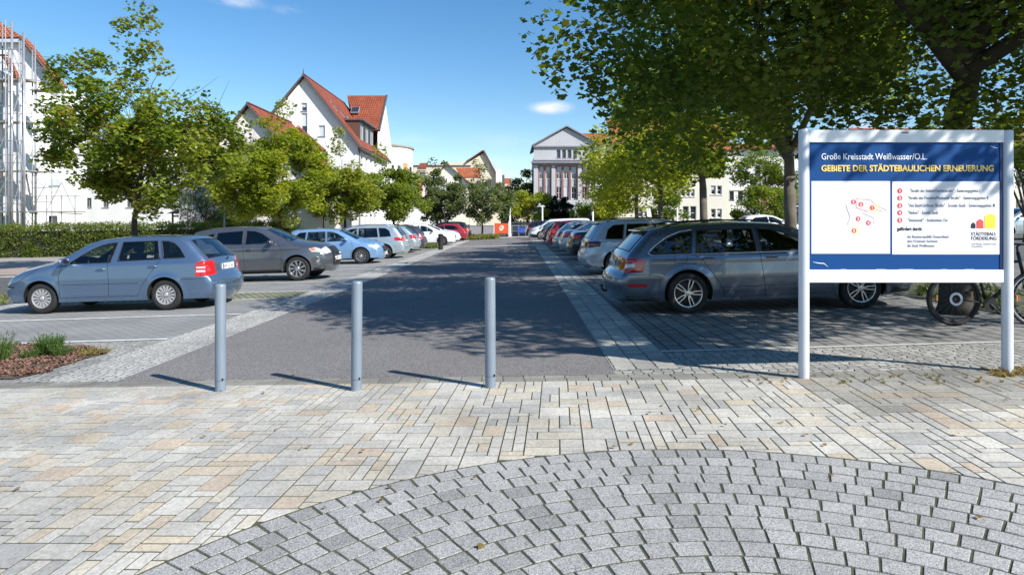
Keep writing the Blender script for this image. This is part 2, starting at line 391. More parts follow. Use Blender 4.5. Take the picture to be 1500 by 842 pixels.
# curved setts
rows = []; R = CR - .012; M_RING = speckmat('granite_setts', (.42, .42, .43), (.95, .95, .95), (1.38, 1.38, 1.36), 230, .45, 1.6, .8, .5, attr=True)
items = []; r = R
while r > .45:
    dr = random.uniform(.134, .140); n = max(8, int(2 * PI * (r - dr / 2) / .143)); ph = random.uniform(0, 1)
    k = 0; ang = ph
    widths = [random.uniform(.9, 1.1) for _ in range(n)]; sw = sum(widths)
    for w in widths:
        da = 2 * PI * w / sw; a0, a1 = ang + .0055 / r, ang + da - .0055 / r; ang += da
        am = (a0 + a1) / 2; y = CC[1] + r * math.sin(am)
        if y < .4: continue
        ri, ro = r - dr + .011, r - .0
        j = lambda: random.uniform(-.004, .004)
        poly = [(CC[0] + q * math.cos(a) , CC[1] + q * math.sin(a)) for q, a in ((ri + j(), a0 + j() / r), (ri + j(), a1), (ro, a1 + j() / r), (ro, a0))]
        g = random.choice([.34, .355, .365, .375, .38, .39, .36, .33, .285]); items.append((poly, jit((g, g * .98, g * .94), .05)))
    r -= dr
struct(stones('curved_setts', items, M_RING, chamf=.004, jitter=.0018))
# random rectangular slabs, clipped along the circle
U = .079
W_, D_ = 238, 88
occ = np.zeros((W_, D_), bool); items = []
sizes = [(2, 2, 5), (3, 2, 7), (2, 3, 5), (1, 2, 5), (2, 1, 5), (3, 1, 4), (1, 3, 2), (3, 3, 2), (4, 2, 2.5), (4, 1, 1)]
pal = [((.49, .47, .425), 34), ((.53, .51, .46), 26), ((.45, .44, .41), 16), ((.515, .475, .395), 14), ((.52, .45, .35), 8), ((.51, .425, .335), 3), ((.40, .39, .37), 6)]
def clip(poly, px, py, nx_, ny_):
    out = []
    for i in range(len(poly)):
        a, b = poly[i], poly[(i + 1) % len(poly)]
        da = (a[0] - px) * nx_ + (a[1] - py) * ny_; db = (b[0] - px) * nx_ + (b[1] - py) * ny_
        if da >= 0: out.append(a)
        if (da >= 0) != (db >= 0):
            t = da / (da - db); out.append((a[0] + (b[0] - a[0]) * t, a[1] + (b[1] - a[1]) * t))
    return out
U0 = -6.5
for j in range(D_):
    for i in range(W_):
        if occ[i, j]: continue
        opts = [(w, d, k) for w, d, k in sizes if i + w <= W_ and j + d <= D_ and not occ[i:i + w, j:j + d].any()]
        if not opts: opts = [(1, 1, 1)]
        w, d, _ = random.choices(opts, [o[2] for o in opts])[0]
        occ[i:i + w, j:j + d] = True
        g = .0055
        u0, u1, v0, v1 = U0 + i * U + g * .8, U0 + (i + w) * U - g * .8, j * U + g * 1.15, (j + d) * U - g * 1.15
        poly = [pav(u0, v1), pav(u1, v1), pav(u1, v0), pav(u0, v0)]
        cx = sum(p[0] for p in poly) / 4; cy = sum(p[1] for p in poly) / 4
        if cy < -.2: continue
        dc = math.hypot(cx - CC[0], cy - CC[1])
        if dc < CR + .3:
            ux, uy = (cx - CC[0]) / dc, (cy - CC[1]) / dc
            poly = clip(poly, CC[0] + ux * (CR + .006), CC[1] + uy * (CR + .006), ux, uy)
            if len(poly) < 3: continue
            ar = abs(sum(poly[k][0] * poly[(k + 1) % len(poly)][1] - poly[(k + 1) % len(poly)][0] * poly[k][1] for k in range(len(poly)))) / 2
            if ar < .0006: continue
        wts = [p[1] for p in pal]
        if -1.9 < cx < 1.2: wts = [w_ * (1.9 if k in (3, 4, 5) else 1) for k, w_ in enumerate(wts)]
        c = random.choices([p[0] for p in pal], wts)[0]
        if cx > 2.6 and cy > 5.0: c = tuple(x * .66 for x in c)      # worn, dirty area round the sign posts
        items.append((poly, jit(c, .06)))
M_SLAB = speckmat('stone_slabs', (.77, .765, .75), (.94, .935, .915), (1.06, 1.05, 1.03), 70, .9, 1.1, .8, .15, attr=True)
struct(stones('mixed_slabs', items, M_SLAB, chamf=.0025, jitter=.0012))
# bed of joint sand below all stones
mb = MB()
q = [pav(-6.6, -.25), pav(13, -.25), pav(13, 7.2), pav(-6.6, 7.2)]
mb.add([(x, y, gz(x) - .0045) for x, y in q], [(0, 3, 2, 1)]); struct(mb.build('joint_sand', M_JOINT))
# brick edging between slabs and car park
items = []
for row in range(2):
    u = U0 - random.uniform(0, .2)
    while u < 12.4:
        l = .198 + random.uniform(-.004, .004); v0 = -.118 * (row + 1) + .006; v1 = -.118 * row - .004
        items.append(([pav(u + .004, v1), pav(u + l, v1), pav(u + l, v0), pav(u + .004, v0)], jit((.27, .26, .23), .12))); u += l + .004
struct(stones('brick_edging', items, M_SLAB, chamf=.004, jitter=.003))
# three stone rows along the right of the lane
items = []
for row in range(3):
    y = 6.62
    x0 = XR_ + .02 + row * .215
    while y < 40:
        l = .108 * (1 if y < 16 else 4)
        if y > edgeY(x0) + .02:
            items.append(([(xr(x0, y), y), (xr(x0 + .2, y), y), (xr(x0 + .2, y + l), y + l - .009 - random.uniform(0, .004)), (xr(x0 + random.uniform(0, .006), y + l), y + l - .009)], jit(random.choice([(.46, .45, .41), (.40, .39, .36), (.50, .48, .43)]), .12)))
        y += l
struct(stones('stone_rows_right', items, M_SLAB, chamf=.005, top=.011, jitter=.005, edge=.7))
mb = MB(); mb.add([(x, y, gz(x) + .004) for x, y in [(xr(XR_, 6.62), 6.62), (xr(1.6, 6.6), 6.6), (xr(1.6, 61), 61), (xr(XR_, 61), 61)]], [(0, 1, 2, 3)]); struct(mb.build('stone_row_bed', M_SETTG))

# ------------------------------------------------------------------ foliage
STAR = []
for k in range(10):
    a = 2 * PI * k / 10 + PI / 2 + (.12, -.1, .05, .14, -.08, 0, .1, -.12, .06, -.05)[k]; r = (.52, .33, .47, .31, .40, .30, .38, .29, .50, .34)[k]
    STAR.append((r * math.cos(a), r * math.sin(a)))
DIAM = [(0, -.5), (.3, -.05), (0, .5), (-.3, -.05)]
NEED = [(0, -.5), (.10, 0), (0, .5), (-.10, 0)]
def leaves(name, clumps, size, pal, m, parent=None, shape='star', up=.7, spread=None, flat=.8, shell=0.0):
    """clumps: rows x,y,z,r,n ; pal: list of rgb, mixed per clump and leaf"""
    T = np.array({'star': STAR, 'diam': DIAM, 'need': NEED}[shape]); k = len(T)
    pos = []; hue = []
    pal = np.array(pal)
    for x, y, z, r, n in clumps:
        n = int(n); d = RNG.normal(size=(n, 3)); d /= np.linalg.norm(d, axis=1)[:, None]
        rad = r * RNG.random(n)[:, None] ** (1 / (3 if not shell else 8)); p = d * rad; p[:, 2] *= flat
        pos.append(p + (x, y, z)); h0 = RNG.random()
        hue.append(np.clip(h0 * .55 + RNG.random(n) * .45, 0, .999))
    pos = np.concatenate(pos); hue = np.concatenate(hue); n = len(pos)
    nrm = RNG.normal(size=(n, 3)); nrm /= np.linalg.norm(nrm, axis=1)[:, None]; nrm[:, 2] = np.abs(nrm[:, 2]) + up
    nrm /= np.linalg.norm(nrm, axis=1)[:, None]
    a = np.cross(nrm, RNG.normal(size=(n, 3))); a /= np.linalg.norm(a, axis=1)[:, None]; b = np.cross(nrm, a)
    s = size * RNG.uniform(.6, 1.25, n)
    V = pos[:, None, :] + s[:, None, None] * (T[None, :, 0, None] * a[:, None, :] + T[None, :, 1, None] * b[:, None, :] + (np.abs(T[:, 0]) * .35)[None, :, None] * nrm[:, None, :])
    idx = hue * (len(pal) - 1); i0 = idx.astype(int); f = (idx - i0)[:, None]
    c = pal[i0] * (1 - f) + pal[np.minimum(i0 + 1, len(pal) - 1)] * f
    c = c * RNG.uniform(.8, 1.2, n)[:, None]
    return npmesh(name, V.reshape(-1, 3), k, n, m, parent, np.repeat(c, k, axis=0))
M_BARK = mat('bark', (.11, .095, .08), .95, var=.45, scale=5, bump=1.0, bscale=14)
M_BARKD = mat('dark_bark', (.055, .048, .04), .95, var=.45, scale=5, bump=1.0, bscale=14)
M_BARKP = mat('mottled_bark', (.115, .10, .08), .9, var=.65, scale=2.2, bump=.8, bscale=12)
def tree(name, label, group, base, th, crown, nclump, nleaf, lsize, pal, trunk_r=.11, shape='star', m=None, bark=None, twigs=0, clump_r=.62, seed=0, bias=.55, lean=(0, 0), cut=None, limbs=9, extra=None, trans=.4, cat='tree', up=.7, hollow=0.0, xsmall=True):
    """base (x,y); th trunk height to first limbs; crown=(cx,cy,z0,z1,rx,ry[,pow]); cut(x,y,z)->False drops a clump"""
    rnd = random.Random(seed); bx, by = base; z0 = gz(bx)
    cx, cy, c0, c1, rx, ry = crown[:6]; cz = (c0 + c1) / 2; rz = (c1 - c0) / 2
    t = thing(name, label, cat, (bx, by, z0), 0, group)
    pts = []
    tries = 0
    while len(pts) < nclump and tries < 40000:
        tries += 1
        d = Vector((rnd.gauss(0, 1), rnd.gauss(0, 1), rnd.gauss(0, 1))).normalized() * (hollow + (1 - hollow) * rnd.random() ** (bias * .6)) 
        p = Vector((cx + d.x * rx, cy + d.y * ry, cz + d.z * rz))
        if noise.noise(p * .55 + Vector((seed * 3.1, 0, 0))) < -.22: continue
        if cut and not cut(*p): continue
        pts.append(p)
    if extra: pts += [Vector(e) for e in extra]
    off = Vector((bx, by, z0))
    top = Vector((bx + lean[0], by + lean[1], z0 + th))
    mb = MB()
    mid = Vector((bx + lean[0] * .4 + .03, by + lean[1] * .4, z0 + th * .5))
    mb.tube([Vector((bx, by, z0 - .1)) - off, Vector((bx, by, z0 + .12)) - off, mid - off, top - off], [trunk_r * 1.45, trunk_r * 1.12, trunk_r * .98, trunk_r * .9], 10)
    apex = Vector((cx, cy, c0 + (c1 - c0) * .82)); lead = [top, top.lerp(apex, .35) + Vector((.1, -.05, 0)), top.lerp(apex, .7), apex]
    mb.tube([p - off for p in lead], [trunk_r * .85, trunk_r * .6, trunk_r * .35, trunk_r * .1], 8)
    ends = []
    for k in range(limbs):
        a = 2 * PI * k / limbs + rnd.uniform(-.3, .3); f = rnd.uniform(.0, .55); s = top.lerp(apex, f)
        e = Vector((cx + math.cos(a) * rx * rnd.uniform(.5, .75), cy + math.sin(a) * ry * rnd.uniform(.5, .75), c0 + (c1 - c0) * (rnd.uniform(.15, .5) + f * .45)))
        m1 = s.lerp(e, .45) + Vector((0, 0, .10 * (e - s).length)); m2 = s.lerp(e, .75) + Vector((0, 0, .08 * (e - s).length))
        r0 = trunk_r * (.62 - f * .4)
        mb.tube([p - off for p in (s, m1, m2, e)], [r0, r0 * .72, r0 * .5, r0 * .22], 6, cap=False)
        ends += [(e, r0 * .22), (m2, r0 * .4), (m1, r0 * .5)]
    ends += [(p, trunk_r * .2) for p in lead[1:]]
    for p in pts:
        e, r = min(ends, key=lambda q: (q[0] - p).length)
        mm = e.lerp(p, .5) + Vector((rnd.uniform(-.15, .15), rnd.uniform(-.15, .15), rnd.uniform(0, .2)))
        if (e - p).length > 1.7: continue
        rr = min(.03, r); mb.tube([e - off, mm - off, p - off], [rr, rr * .6, rr * .25], 4, cap=False)
    for k in range(twigs):
        p = rnd.choice(ends)[0] if k % 2 else lead[2]; a = rnd.uniform(0, 2 * PI)
        q = Vector((cx + math.cos(a) * rx * rnd.uniform(.3, 1.0), cy + math.sin(a) * ry * .6, c1 + rnd.uniform(-.9, .4)))
        s_ = p.lerp(q, .5) + Vector((rnd.uniform(-.2, .2), 0, .1)); mb.tube([p - off, s_ - off, q - off], [.02, .012, .004], 4, cap=False)
    mb.build('trunk', bark or M_BARK, t, smooth=True)
    per = nleaf / max(1, len(pts))
    nx_ = len(pts) - (len(extra) if extra and xsmall else 0)
    cl = [(*(p - off), clump_r * rnd.uniform(.65, 1.3) * (1 if k < nx_ else 1.0), per * rnd.uniform(.6, 1.4) * (1 if k < nx_ else .55)) for k, p in enumerate(pts)]
    leaves('crown', cl, lsize, pal, m or leafmat('leaf', trans), t, shape, up)
    return t
PG = [(.075, .125, .024), (.12, .18, .032), (.19, .245, .045), (.27, .29, .06)]         # fresh green
PY = [(.15, .21, .025), (.23, .29, .032), (.32, .36, .045), (.42, .38, .08)]             # yellow green
PD = [(.05, .09, .016), (.08, .13, .02), (.12, .17, .026), (.22, .21, .035)]         # deep green plane
PA = [(.06, .10, .02), (.10, .14, .028), (.16, .16, .04), (.24, .14, .05)]              # with early autumn
PS = [(.07, .11, .05), (.12, .16, .08), (.18, .22, .13), (.26, .29, .19)]              # silvery
PC = [(.012, .035, .022), (.02, .05, .03), (.03, .07, .04)]                             # conifer
GR = 'trees along the right row of cars'; GL = 'young trees behind the left row of cars'
def cut1(x, y, z):
    if y < 8.5 and x < 7 and z < 2.8 + (8.5 - y) * .36: return False
    sx, sy = x - 1.01 * z, y + .75 * z          # where its shade falls
    if sx < (-4.3 if sy > 11.4 else -3.1): return False
    if sy < max(7.9, 11.6 - (sx + 2.9) * 1.5): return False
    return True
tree('plane_tree', 'large dark plane tree overhanging the information board', GR, (6.45, 9.6), 2.7, (6.2, 8.0, 2.75, 9.6, 5.9, 6.6), 250, 72000, .122, PD, .21, 'star', bark=M_BARKD, seed=3, cut=cut1, limbs=12, clump_r=.85, bias=.8, trans=.48, extra=[(.95, 9, 3.7), (1.0, 9.3, 4.3), (1.2, 9, 4.9), (1.5, 8.8, 3.3), (1.9, 8.8, 3.0), (1.6, 9.2, 4.0), (2.2, 9.3, 3.5), (1.5, 9.0, 5.4), (2.3, 9.0, 4.4), (2.5, 9.6, 2.9), (2.0, 9.8, 4.9), (2.8, 9.8, 3.6), (3.1, 9.6, 3.0), (3.4, 9.8, 4.2), (4.0, 10, 3.3), (4.6, 10.2, 3.1), (2.9, 9.4, 5.0), (3.6, 9.6, 5.2), (4.4, 9.6, 4.2), (5.3, 10.3, 3.4), (5.0, 9.8, 4.0), (4.8, 7.6, 4.3), (5.4, 8, 4.6), (6.0, 8, 4.3), (6.6, 8.2, 4.4), (5.5, 7.4, 4.3), (6.4, 8.4, 4.9), (7.0, 8.6, 4.3), (5.0, 8.2, 3.9), (7.4, 9.4, 4.0), (8.0, 9.6, 4.4), (7.3, 9.6, 3.4), (5.9, 7.4, 4.8)], xsmall=False)
tree('plane_tree', 'tree with forked mottled trunk left of the information board', GR, (7.5, 17.9), 2.5, (6.9, 17.6, 3.9, 9.4, 4.1, 4.4), 140, 34000, .14, [PD[1], PD[2], PG[2], PY[1]], .165, 'star', bark=M_BARKP, seed=8, limbs=11, clump_r=.8, trans=.5)
tree('plane_tree', 'tree with slim bent trunk, third in the right row behind the estate car', GR, (7.5, 26), 2.6, (6.8, 26, 3.4, 8.4, 3.3, 3.8), 100, 15000, .19, [PG[1], PG[2], PY[1], PY[2]], .16, 'star', bark=M_BARKP, seed=12, clump_r=.8, trans=.5)
tree('plane_tree', 'bright yellow-green tree with thin trunk above the silver high-roofed hatchback', GR, (7.5, 33.5), 2.9, (7.0, 33.5, 2.8, 6.6, 3.2, 3.6), 95, 13000, .2, PY, .13, 'diam', seed=15, clump_r=.8, trans=.5)
tree('plane_tree', 'yellow-green tree beside the white-grey town hall gable', GR, (7.7, 41), 2.8, (7.4, 41, 2.2, 5.9, 2.9, 3.2), 70, 9000, .22, PY, .13, 'diam', seed=18, clump_r=.8, trans=.5)
tree('plane_tree', 'small yellow-green tree right above the far white van', GR, (6.4, 55), 2.0, (8.0, 55, 1.7, 4.2, 1.7, 1.9), 40, 4500, .24, PY, .1, 'diam', seed=22, clump_r=.8, trans=.5)
# left row
tree('lime_tree', 'tallest young tree with bare twigs on top, in front of the scaffolded house', GL, (-15.4, 27), 2.0, (-14.9, 27, 1.9, 7.2, 3.8, 3.2), 125, 25000, .19, [PD[1], PG[1], PG[2], PY[1], PA[3]], .12, 'star', bark=M_BARKD, seed=31, twigs=30, clump_r=.62,
     extra=[(-18.4, 27, 7.9), (-17.8, 27, 7.3), (-18.8, 27, 7.05), (-19.0, 27, 6.2), (-17.3, 27, 8.0), (-18.2, 26.8, 6.6), (-17.2, 27, 7.0), (-18.6, 27, 7.5), (-15.3, 27, 8.2), (-15.7, 27.2, 8.9), (-14.7, 27, 8.5), (-15.9, 27, 9.5), (-14.9, 27, 9.5), (-15.6, 27, 7.6), (-14.2, 26.8, 7.7), (-12.0, 27, 5.7), (-11.6, 26.8, 5.2), (-12.8, 27, 6.4), (-17.6, 27, 7.9), (-17.2, 27.3, 8.2), (-16.6, 27, 7.9), (-11.2, 26.8, 5.4), (-15.1, 27.0, 10.1)], bias=.7, trans=.4)
tree('lime_tree', 'yellowish young tree above the grey compact suv', GL, (-13.3, 38), 1.8, (-13.9, 38, 1.4, 6.8, 3.6, 3.1), 190, 33000, .22, [PG[1], PG[2], PY[1], PY[2], PA[2]], .11, 'diam', bark=M_BARKD, seed=35, twigs=16, clump_r=.62, extra=[(-13.4, 38, 7.4), (-13.0, 38, 8.0), (-14.3, 38, 7.2)], trans=.45)
tree('lime_tree', 'airy young tree with narrow top between light blue hatchback and white gable house', GL, (-11.6, 46), 2.0, (-11.9, 46, 1.6, 5.4, 2.9, 2.6), 110, 18000, .24, [PG[1], PG[2], PG[3], PY[1]], .1, 'diam', bark=M_BARKD, seed=39, twigs=8, clump_r=.6, extra=[(-12, 46, 6.4), (-11.9, 46, 7.0), (-12.1, 46, 7.7), (-12.3, 46, 6.7)])
tree('lime_tree', 'bright green young tree above the light estate car', GL, (-9.3, 52), 2.0, (-9.4, 52, 1.6, 5.5, 2.8, 2.4), 100, 17000, .25, [PG[1], PG[2], PY[1]], .1, 'diam', bark=M_BARKD, seed=44, clump_r=.62, extra=[(-10.3, 52, 6.6), (-10.2, 52, 6.1), (-10.4, 52, 7.1)])
tree('narrow_tree', 'dark green slender tree above the white saloon car', GL, (-7.0, 62), 1.8, (-6.8, 62, 1.2, 6.4, 2.5, 2.0), 85, 12000, .25, PS[:3], .1, 'diam', bark=M_BARKD, seed=47, clump_r=.55, extra=[(-7.4, 62, 7.0), (-6.3, 62, 6.9)])
tree('silvery_tree', 'silvery green young tree left of the orange banner', GL, (-2.75, 61), 1.6, (-2.9, 61, 1.4, 5.3, 3.3, 2.6), 85, 12000, .25, PS, .09, 'diam', bark=M_BARKD, seed=51, clump_r=.6, extra=[(-3.0, 61, 5.9), (-2.6, 61, 6.4), (-3.3, 61, 6.8)])
# farther trees
GF = 'trees and bushes across the far street'
tree('lime_tree', 'small bright lime-green tree right of the orange banner', GF, (1.6, 70), 1.5, (1.7, 70, 1.7, 4.6, 2.6, 2.4), 40, 5000, .3, PY, .1, 'diam', seed=61, clump_r=.7)
tree('round_evergreen', 'dark ball-shaped evergreen before the grey gable building', GF, (4.9, 72), 1.4, (4.9, 72, 1.2, 4.4, 1.75, 1.75), 60, 8000, .22, [(.008, .02, .01), (.015, .03, .014)], .1, 'diam', seed=63, clump_r=.45, bias=.5, trans=.1)
tree('lime_bush', 'lime-green bush right of the dark ball-shaped evergreen', GF, (9.6, 74), .9, (9.6, 74, .8, 4.2, 3.0, 2.4), 40, 5000, .3, PY, .1, 'diam', seed=65, clump_r=.75)
tree('dark_tree', 'dark tree at the left corner of the grey gable building', GF, (3.0, 118), 3, (2.6, 118, 1.0, 10.3, 3.0, 3), 60, 7000, .4, [PD[0], PD[1]], .2, 'diam', seed=67, clump_r=1.1)
tree('green_tree', 'olive green tree between cream house and grey gable building', GF, (-.6, 125), 3, (-.4, 125, .5, 8.2, 3.6, 3), 60, 7000, .4, [PD[1], PG[1], PA[2]], .2, 'diam', seed=69, clump_r=1.1)
tree('tall_conifer', 'dark blue-green conifer behind the gazebo', 'conifers by the gazebo', (-21.0, 45.5), .8, (-21.0, 45.5, .1, 5.8, 1.7, 1.7), 55, 12000, .2, PC, .12, 'need', seed=71, clump_r=.6, trans=.1)
tree('tall_conifer', 'darker low conifer right behind the grey lamp post', 'conifers by the gazebo', (-19.2, 46.5), .8, (-19.2, 46.5, .0, 3.6, 1.6, 1.6), 40, 7000, .2, PC, .12, 'need', seed=73, clump_r=.55, trans=.1)
tree('shrub', 'green shrub left of the red-roofed shop', 'shrubs before the cream houses', (17.3, 45), .6, (17.3, 45, .9, 3.9, 2.2, 2.0), 40, 7000, .2, PG, .08, 'diam', seed=75, clump_r=.6)
tree('garden_tree', 'mid green tree above the red-roofed shop', 'shrubs before the cream houses', (19.8, 52), 2.0, (19.9, 52, 2.6, 6.8, 2.5, 2.4), 45, 7000, .24, [PG[0], PG[1], PG[2]], .1, 'diam', seed=77, clump_r=.7)
tree('shrub', 'dark green shrub between the slim trunks behind the silver hatchback', 'shrubs before the cream houses', (11.6, 50), .6, (11.6, 50, .8, 4.0, 1.5, 1.4), 30, 4500, .22, PG[:3], .08, 'diam', seed=79, clump_r=.55)
tree('street_tree', 'broad green tree right of the red-roofed shop, half behind the board', 'street trees right of the board', (27, 44), 2.4, (27, 44, 2.4, 7.6, 3.6, 3.4), 80, 12000, .24, PG, .14, 'diam', seed=91, clump_r=.75)
tree('street_tree', 'farther street tree beyond the broad one, hidden by the board', 'street trees right of the board', (36, 56), 2.6, (36, 56, 2.6, 8.4, 4.2, 3.8), 80, 11000, .3, PG, .15, 'diam', seed=93, clump_r=.9)
tree('shrub', 'leafy shrub at the right picture edge behind the sign post', 'shrubs before the cream houses', (22.5, 29), .8, (22.5, 29, 3.2, 6.4, 1.8, 2.0), 35, 6000, .2, PG, .09, 'diam', seed=81, clump_r=.65)

def hedge(label, x0, x1, y0, y1, h0, h1, n, pal, seed):
    t = thing('hedge', label, 'hedge', ((x0 + x1) / 2, (y0 + y1) / 2, gz((x0 + x1) / 2)))
    off = t.location.copy(); mb = MB()
    zz = lambda x: gz(x)
    vs = []
    for z in (0, 1):
        for x, y in ((x0, y0), (x1, y0), (x1, y1), (x0, y1)):
            h = (h0 if x == x0 else h1) - .25
            vs.append((x + (.2 if x == x0 else -.2) - off.x, y + (.2 if y == y0 else -.2) - off.y, zz(x) + (h * z if z else .0) - off.z))
    mb.add(vs, [(3, 2, 1, 0), (4, 5, 6, 7), (0, 1, 5, 4), (1, 2, 6, 5), (2, 3, 7, 6), (3, 0, 4, 7)]); mb.build('twigs', mat('hedge_twigs', (.03, .035, .015), .95, var=.5, scale=8), t)
    cl = []
    for k in range(n):
        f = random.random(); x = x0 + (x1 - x0) * f; h = h0 + (h1 - h0) * f
        s = random.random()
        if s < .6: y, z = y0 + random.uniform(0, .25), random.uniform(.1, h)
        elif s < .9: y, z = random.uniform(y0, y1), h + random.uniform(-.15, .12)
        else: y, z = y1, random.uniform(.1, h)
        cl.append((x - off.x, y - off.y, zz(x) + z - off.z, .3, 34))
    leaves('foliage', cl, .12, pal, leafmat('leaf', .4), t, 'diam', .3)
    return t
PH = [(.07, .11, .022), (.11, .165, .03), (.16, .20, .045), (.22, .19, .07)]
hedge('long clipped green hedge in front of the scaffolded white house', -36, -13.2, 39.6, 41.2, 2.15, 1.75, 1150, PH, 1)
def grassstuff(name, label, region, n, h, pal, cat='grass', shape='need', w=1.0):
    """loose blades / chips over a polygon"""
    xs_ = [p[0] for p in region]; ys_ = [p[1] for p in region]; cl = []
    while len(cl) < n:
        x, y = random.uniform(min(xs_), max(xs_)), random.uniform(min(ys_), max(ys_))
        if inpoly(x, y, region): cl.append((x, y, gz(x) + h * .35, h * .5, 14))
    o = leaves(name, cl, h, pal, leafmat('leaf', .4), None, shape, up=-.6 if shape == 'need' else .8)
    tag(o, label, cat, kind='stuff'); return o
# planting bed at the left with bark mulch and tufts
bed = [tuple(G(*p)[:2]) for p in [(-160, 560), (20, 556), (60, 547), (105, 532), (150, 519), (163, 513), (120, 510), (60, 506), (-160, 504)]]
mb = MB(); mb.add([(x, y, gz(x) + .012) for x, y in bed], [tuple(range(len(bed)))]); struct(mb.build('planting_bed', M_SOIL))
cl = []
while len(cl) < 420:
    x, y = random.uniform(-11, -5), random.uniform(6.5, 10)
    if inpoly(x, y, bed): cl.append((x, y, gz(x) + .022, .10, 60))
o = leaves('bark_mulch', cl, .036, [(.07, .035, .025), (.16, .08, .055), (.27, .16, .11), (.12, .06, .04), (.36, .24, .18)], mat('bark_chips', rough=.9, attr=True, var=.2), None, 'diam', 1.2, flat=.12)
tag(o, 'reddish bark mulch covering the planting bed at the left edge', 'mulch', kind='stuff')
def tuft(label, px, py, w, h, n, pal):
    p = G(px, py); t = thing('lavender_tuft', label, 'plant', p, 0, 'green tufts in the mulch bed'); mb = MB()
    V = []; C = []
    pal = np.array(pal)
    for k in range(n):
        a = random.uniform(0, 2 * PI); r = random.random() ** .5 * w * .35; b = Vector((r * math.cos(a), r * math.sin(a), 0))
        tip = Vector((b.x * 2.1, b.y * 2.1, h * random.uniform(.55, 1.0))); s = Vector((-math.sin(a * 3), math.cos(a * 3), 0)) * .0045
        md = b.lerp(tip, .5) + Vector((0, 0, h * .08))
        V += [b - s, b + s, md + s * .9, md - s * .9, md - s * .9, md + s * .9, tip + s * .2, tip - s * .2]; C += [pal[random.randrange(len(pal))]] * 8
        for q in range(5):
            f = random.uniform(.2, 1); c = b.lerp(tip, f); l = Vector((random.uniform(-1, 1), random.uniform(-1, 1), random.uniform(.2, 1))).normalized() * .04
            s2 = l.cross(Vector((0, 0, 1))).normalized() * .006
            V += [c, c + l * .5 + s2, c + l, c + l * .5 - s2]; C += [pal[random.randrange(len(pal))]] * 4
    npmesh('foliage', np.array([tuple(v) for v in V]), 4, len(V) // 4, leafmat('leaf', .4), t, np.array(C))
PT = [(.06, .12, .03), (.10, .17, .045), (.15, .22, .07)]
tuft('dense bright green tuft standing in the middle of the mulch bed', 72, 521, .27, .27, 260, PT)
tuft('thin green sprig left of the dense bright tuft', 42, 526, .22, .15, 34, PT)
tuft('tall green tuft cut by the left picture edge', -3, 530, .30, .36, 120, PT)
tuft('low sparse sprig right beside the dense bright tuft', 92, 522, .25, .17, 60, PT)
tuft('low yellowish sprig at the right tip of the mulch bed', 140, 519, .3, .07, 60, [(.22, .2, .06), (.28, .25, .09)])
grassstuff('dry_weeds', 'dry yellowish weeds along the paving edge by the sign posts', [tuple(pav(u, v)) for u, v in ((7.2, -.05), (10.5, -.05), (10.5, .35), (7.2, .3))], 70, .03, [(.25, .2, .08), (.15, .15, .05), (.32, .2, .08)], 'weeds')
grassstuff('dry_weeds', 'rust-brown weeds heaped at the foot of the right sign post', [(4.35, 5.9), (4.85, 5.85), (4.9, 6.2), (4.4, 6.2)], 60, .045, [(.28, .17, .07), (.2, .16, .06), (.35, .22, .1)], 'weeds')
grassstuff('verge_grass', 'grass and low plants in the bed at the end of the left car row', [(xr(-4.9, 60), 57.6), (-.9, 60.0), (-1.2, 62.5), (-9, 62.5), (-9, 57.6)], 420, .45, [(.10, .14, .03), (.18, .2, .05), (.25, .22, .07)], 'grass')
grassstuff('verge_grass', 'tuft of grass beside the black bollard', [(xr(-5.4, 40), 40.3), (xr(-4.95, 40), 40.3), (xr(-4.95, 40), 42), (xr(-6.3, 40), 42)], 60, .3, [(.10, .15, .03), (.2, .22, .05)], 'grass')
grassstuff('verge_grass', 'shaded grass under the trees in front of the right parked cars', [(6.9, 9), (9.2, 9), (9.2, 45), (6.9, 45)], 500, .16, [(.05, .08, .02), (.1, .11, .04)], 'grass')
grassstuff('verge_grass', 'dry pale grass at the left picture edge beyond the parking place', [(-14.6, 13.4), (-11.3, 13.4), (-11.2, 18), (-15.5, 18)], 170, .12, [(.25, .24, .1), (.16, .2, .06)], 'grass')
# fallen leaves on the shaded paving
cl = [(random.uniform(-3.5, 6), random.uniform(3, 13), 0, .01, 1) for _ in range(90)]; cl = [(x, y, gz(x) + .012, .008, 1.0) for x, y, _, _, _ in cl]
o = leaves('fallen_leaves', cl, .04, [(.2, .1, .04), (.3, .2, .08), (.16, .14, .05)], leafmat('leaf', .4), None, 'star', 3.0); tag(o, 'a few small fallen leaves scattered on the paving', 'fallen leaves', kind='stuff')
# ------------------------------------------------------------------ vehicles
M_TYRE = mat('tyre_rubber', (.018, .018, .018), .85, var=.25, scale=12)
M_BLACK = mat('black_plastic', (.016, .016, .017), .5, var=.15, scale=8)
M_GAP = mat('panel_gap', (.004, .004, .004), .9, var=.05)
M_RIM = mat('alloy', (.62, .62, .63), .28, .85, var=.08, scale=12)
M_RIMD = mat('dark_alloy', (.10, .10, .11), .35, .7, var=.1, scale=12)
M_HUBW = mat('plastic_wheel_cover', (.42, .42, .43), .4, .3, var=.12, scale=12)
M_CHROME = mat('chrome', (.75, .75, .76), .14, 1.0, var=.05)
M_SEAT = mat('seat_fabric', (.035, .035, .038), .9, var=.3, scale=30)
M_INT = mat('cabin_plastic', (.03, .03, .032), .8, var=.2)
M_PLATE = mat('plate_white', (.78, .78, .76), .45, var=.06)
M_PLTXT = mat('plate_lettering', (.22, .22, .23), .6, var=.05)
M_RED = mat('red_lens', (.48, .012, .015), .12, coat=1.0, var=.25, scale=25)
M_WHITEL = mat('clear_lens', (.62, .62, .65), .12, .25, coat=1.0, var=.3, scale=25)
M_DARKRED = mat('smoked_lens', (.10, .01, .015), .1, coat=1.0, var=.2)
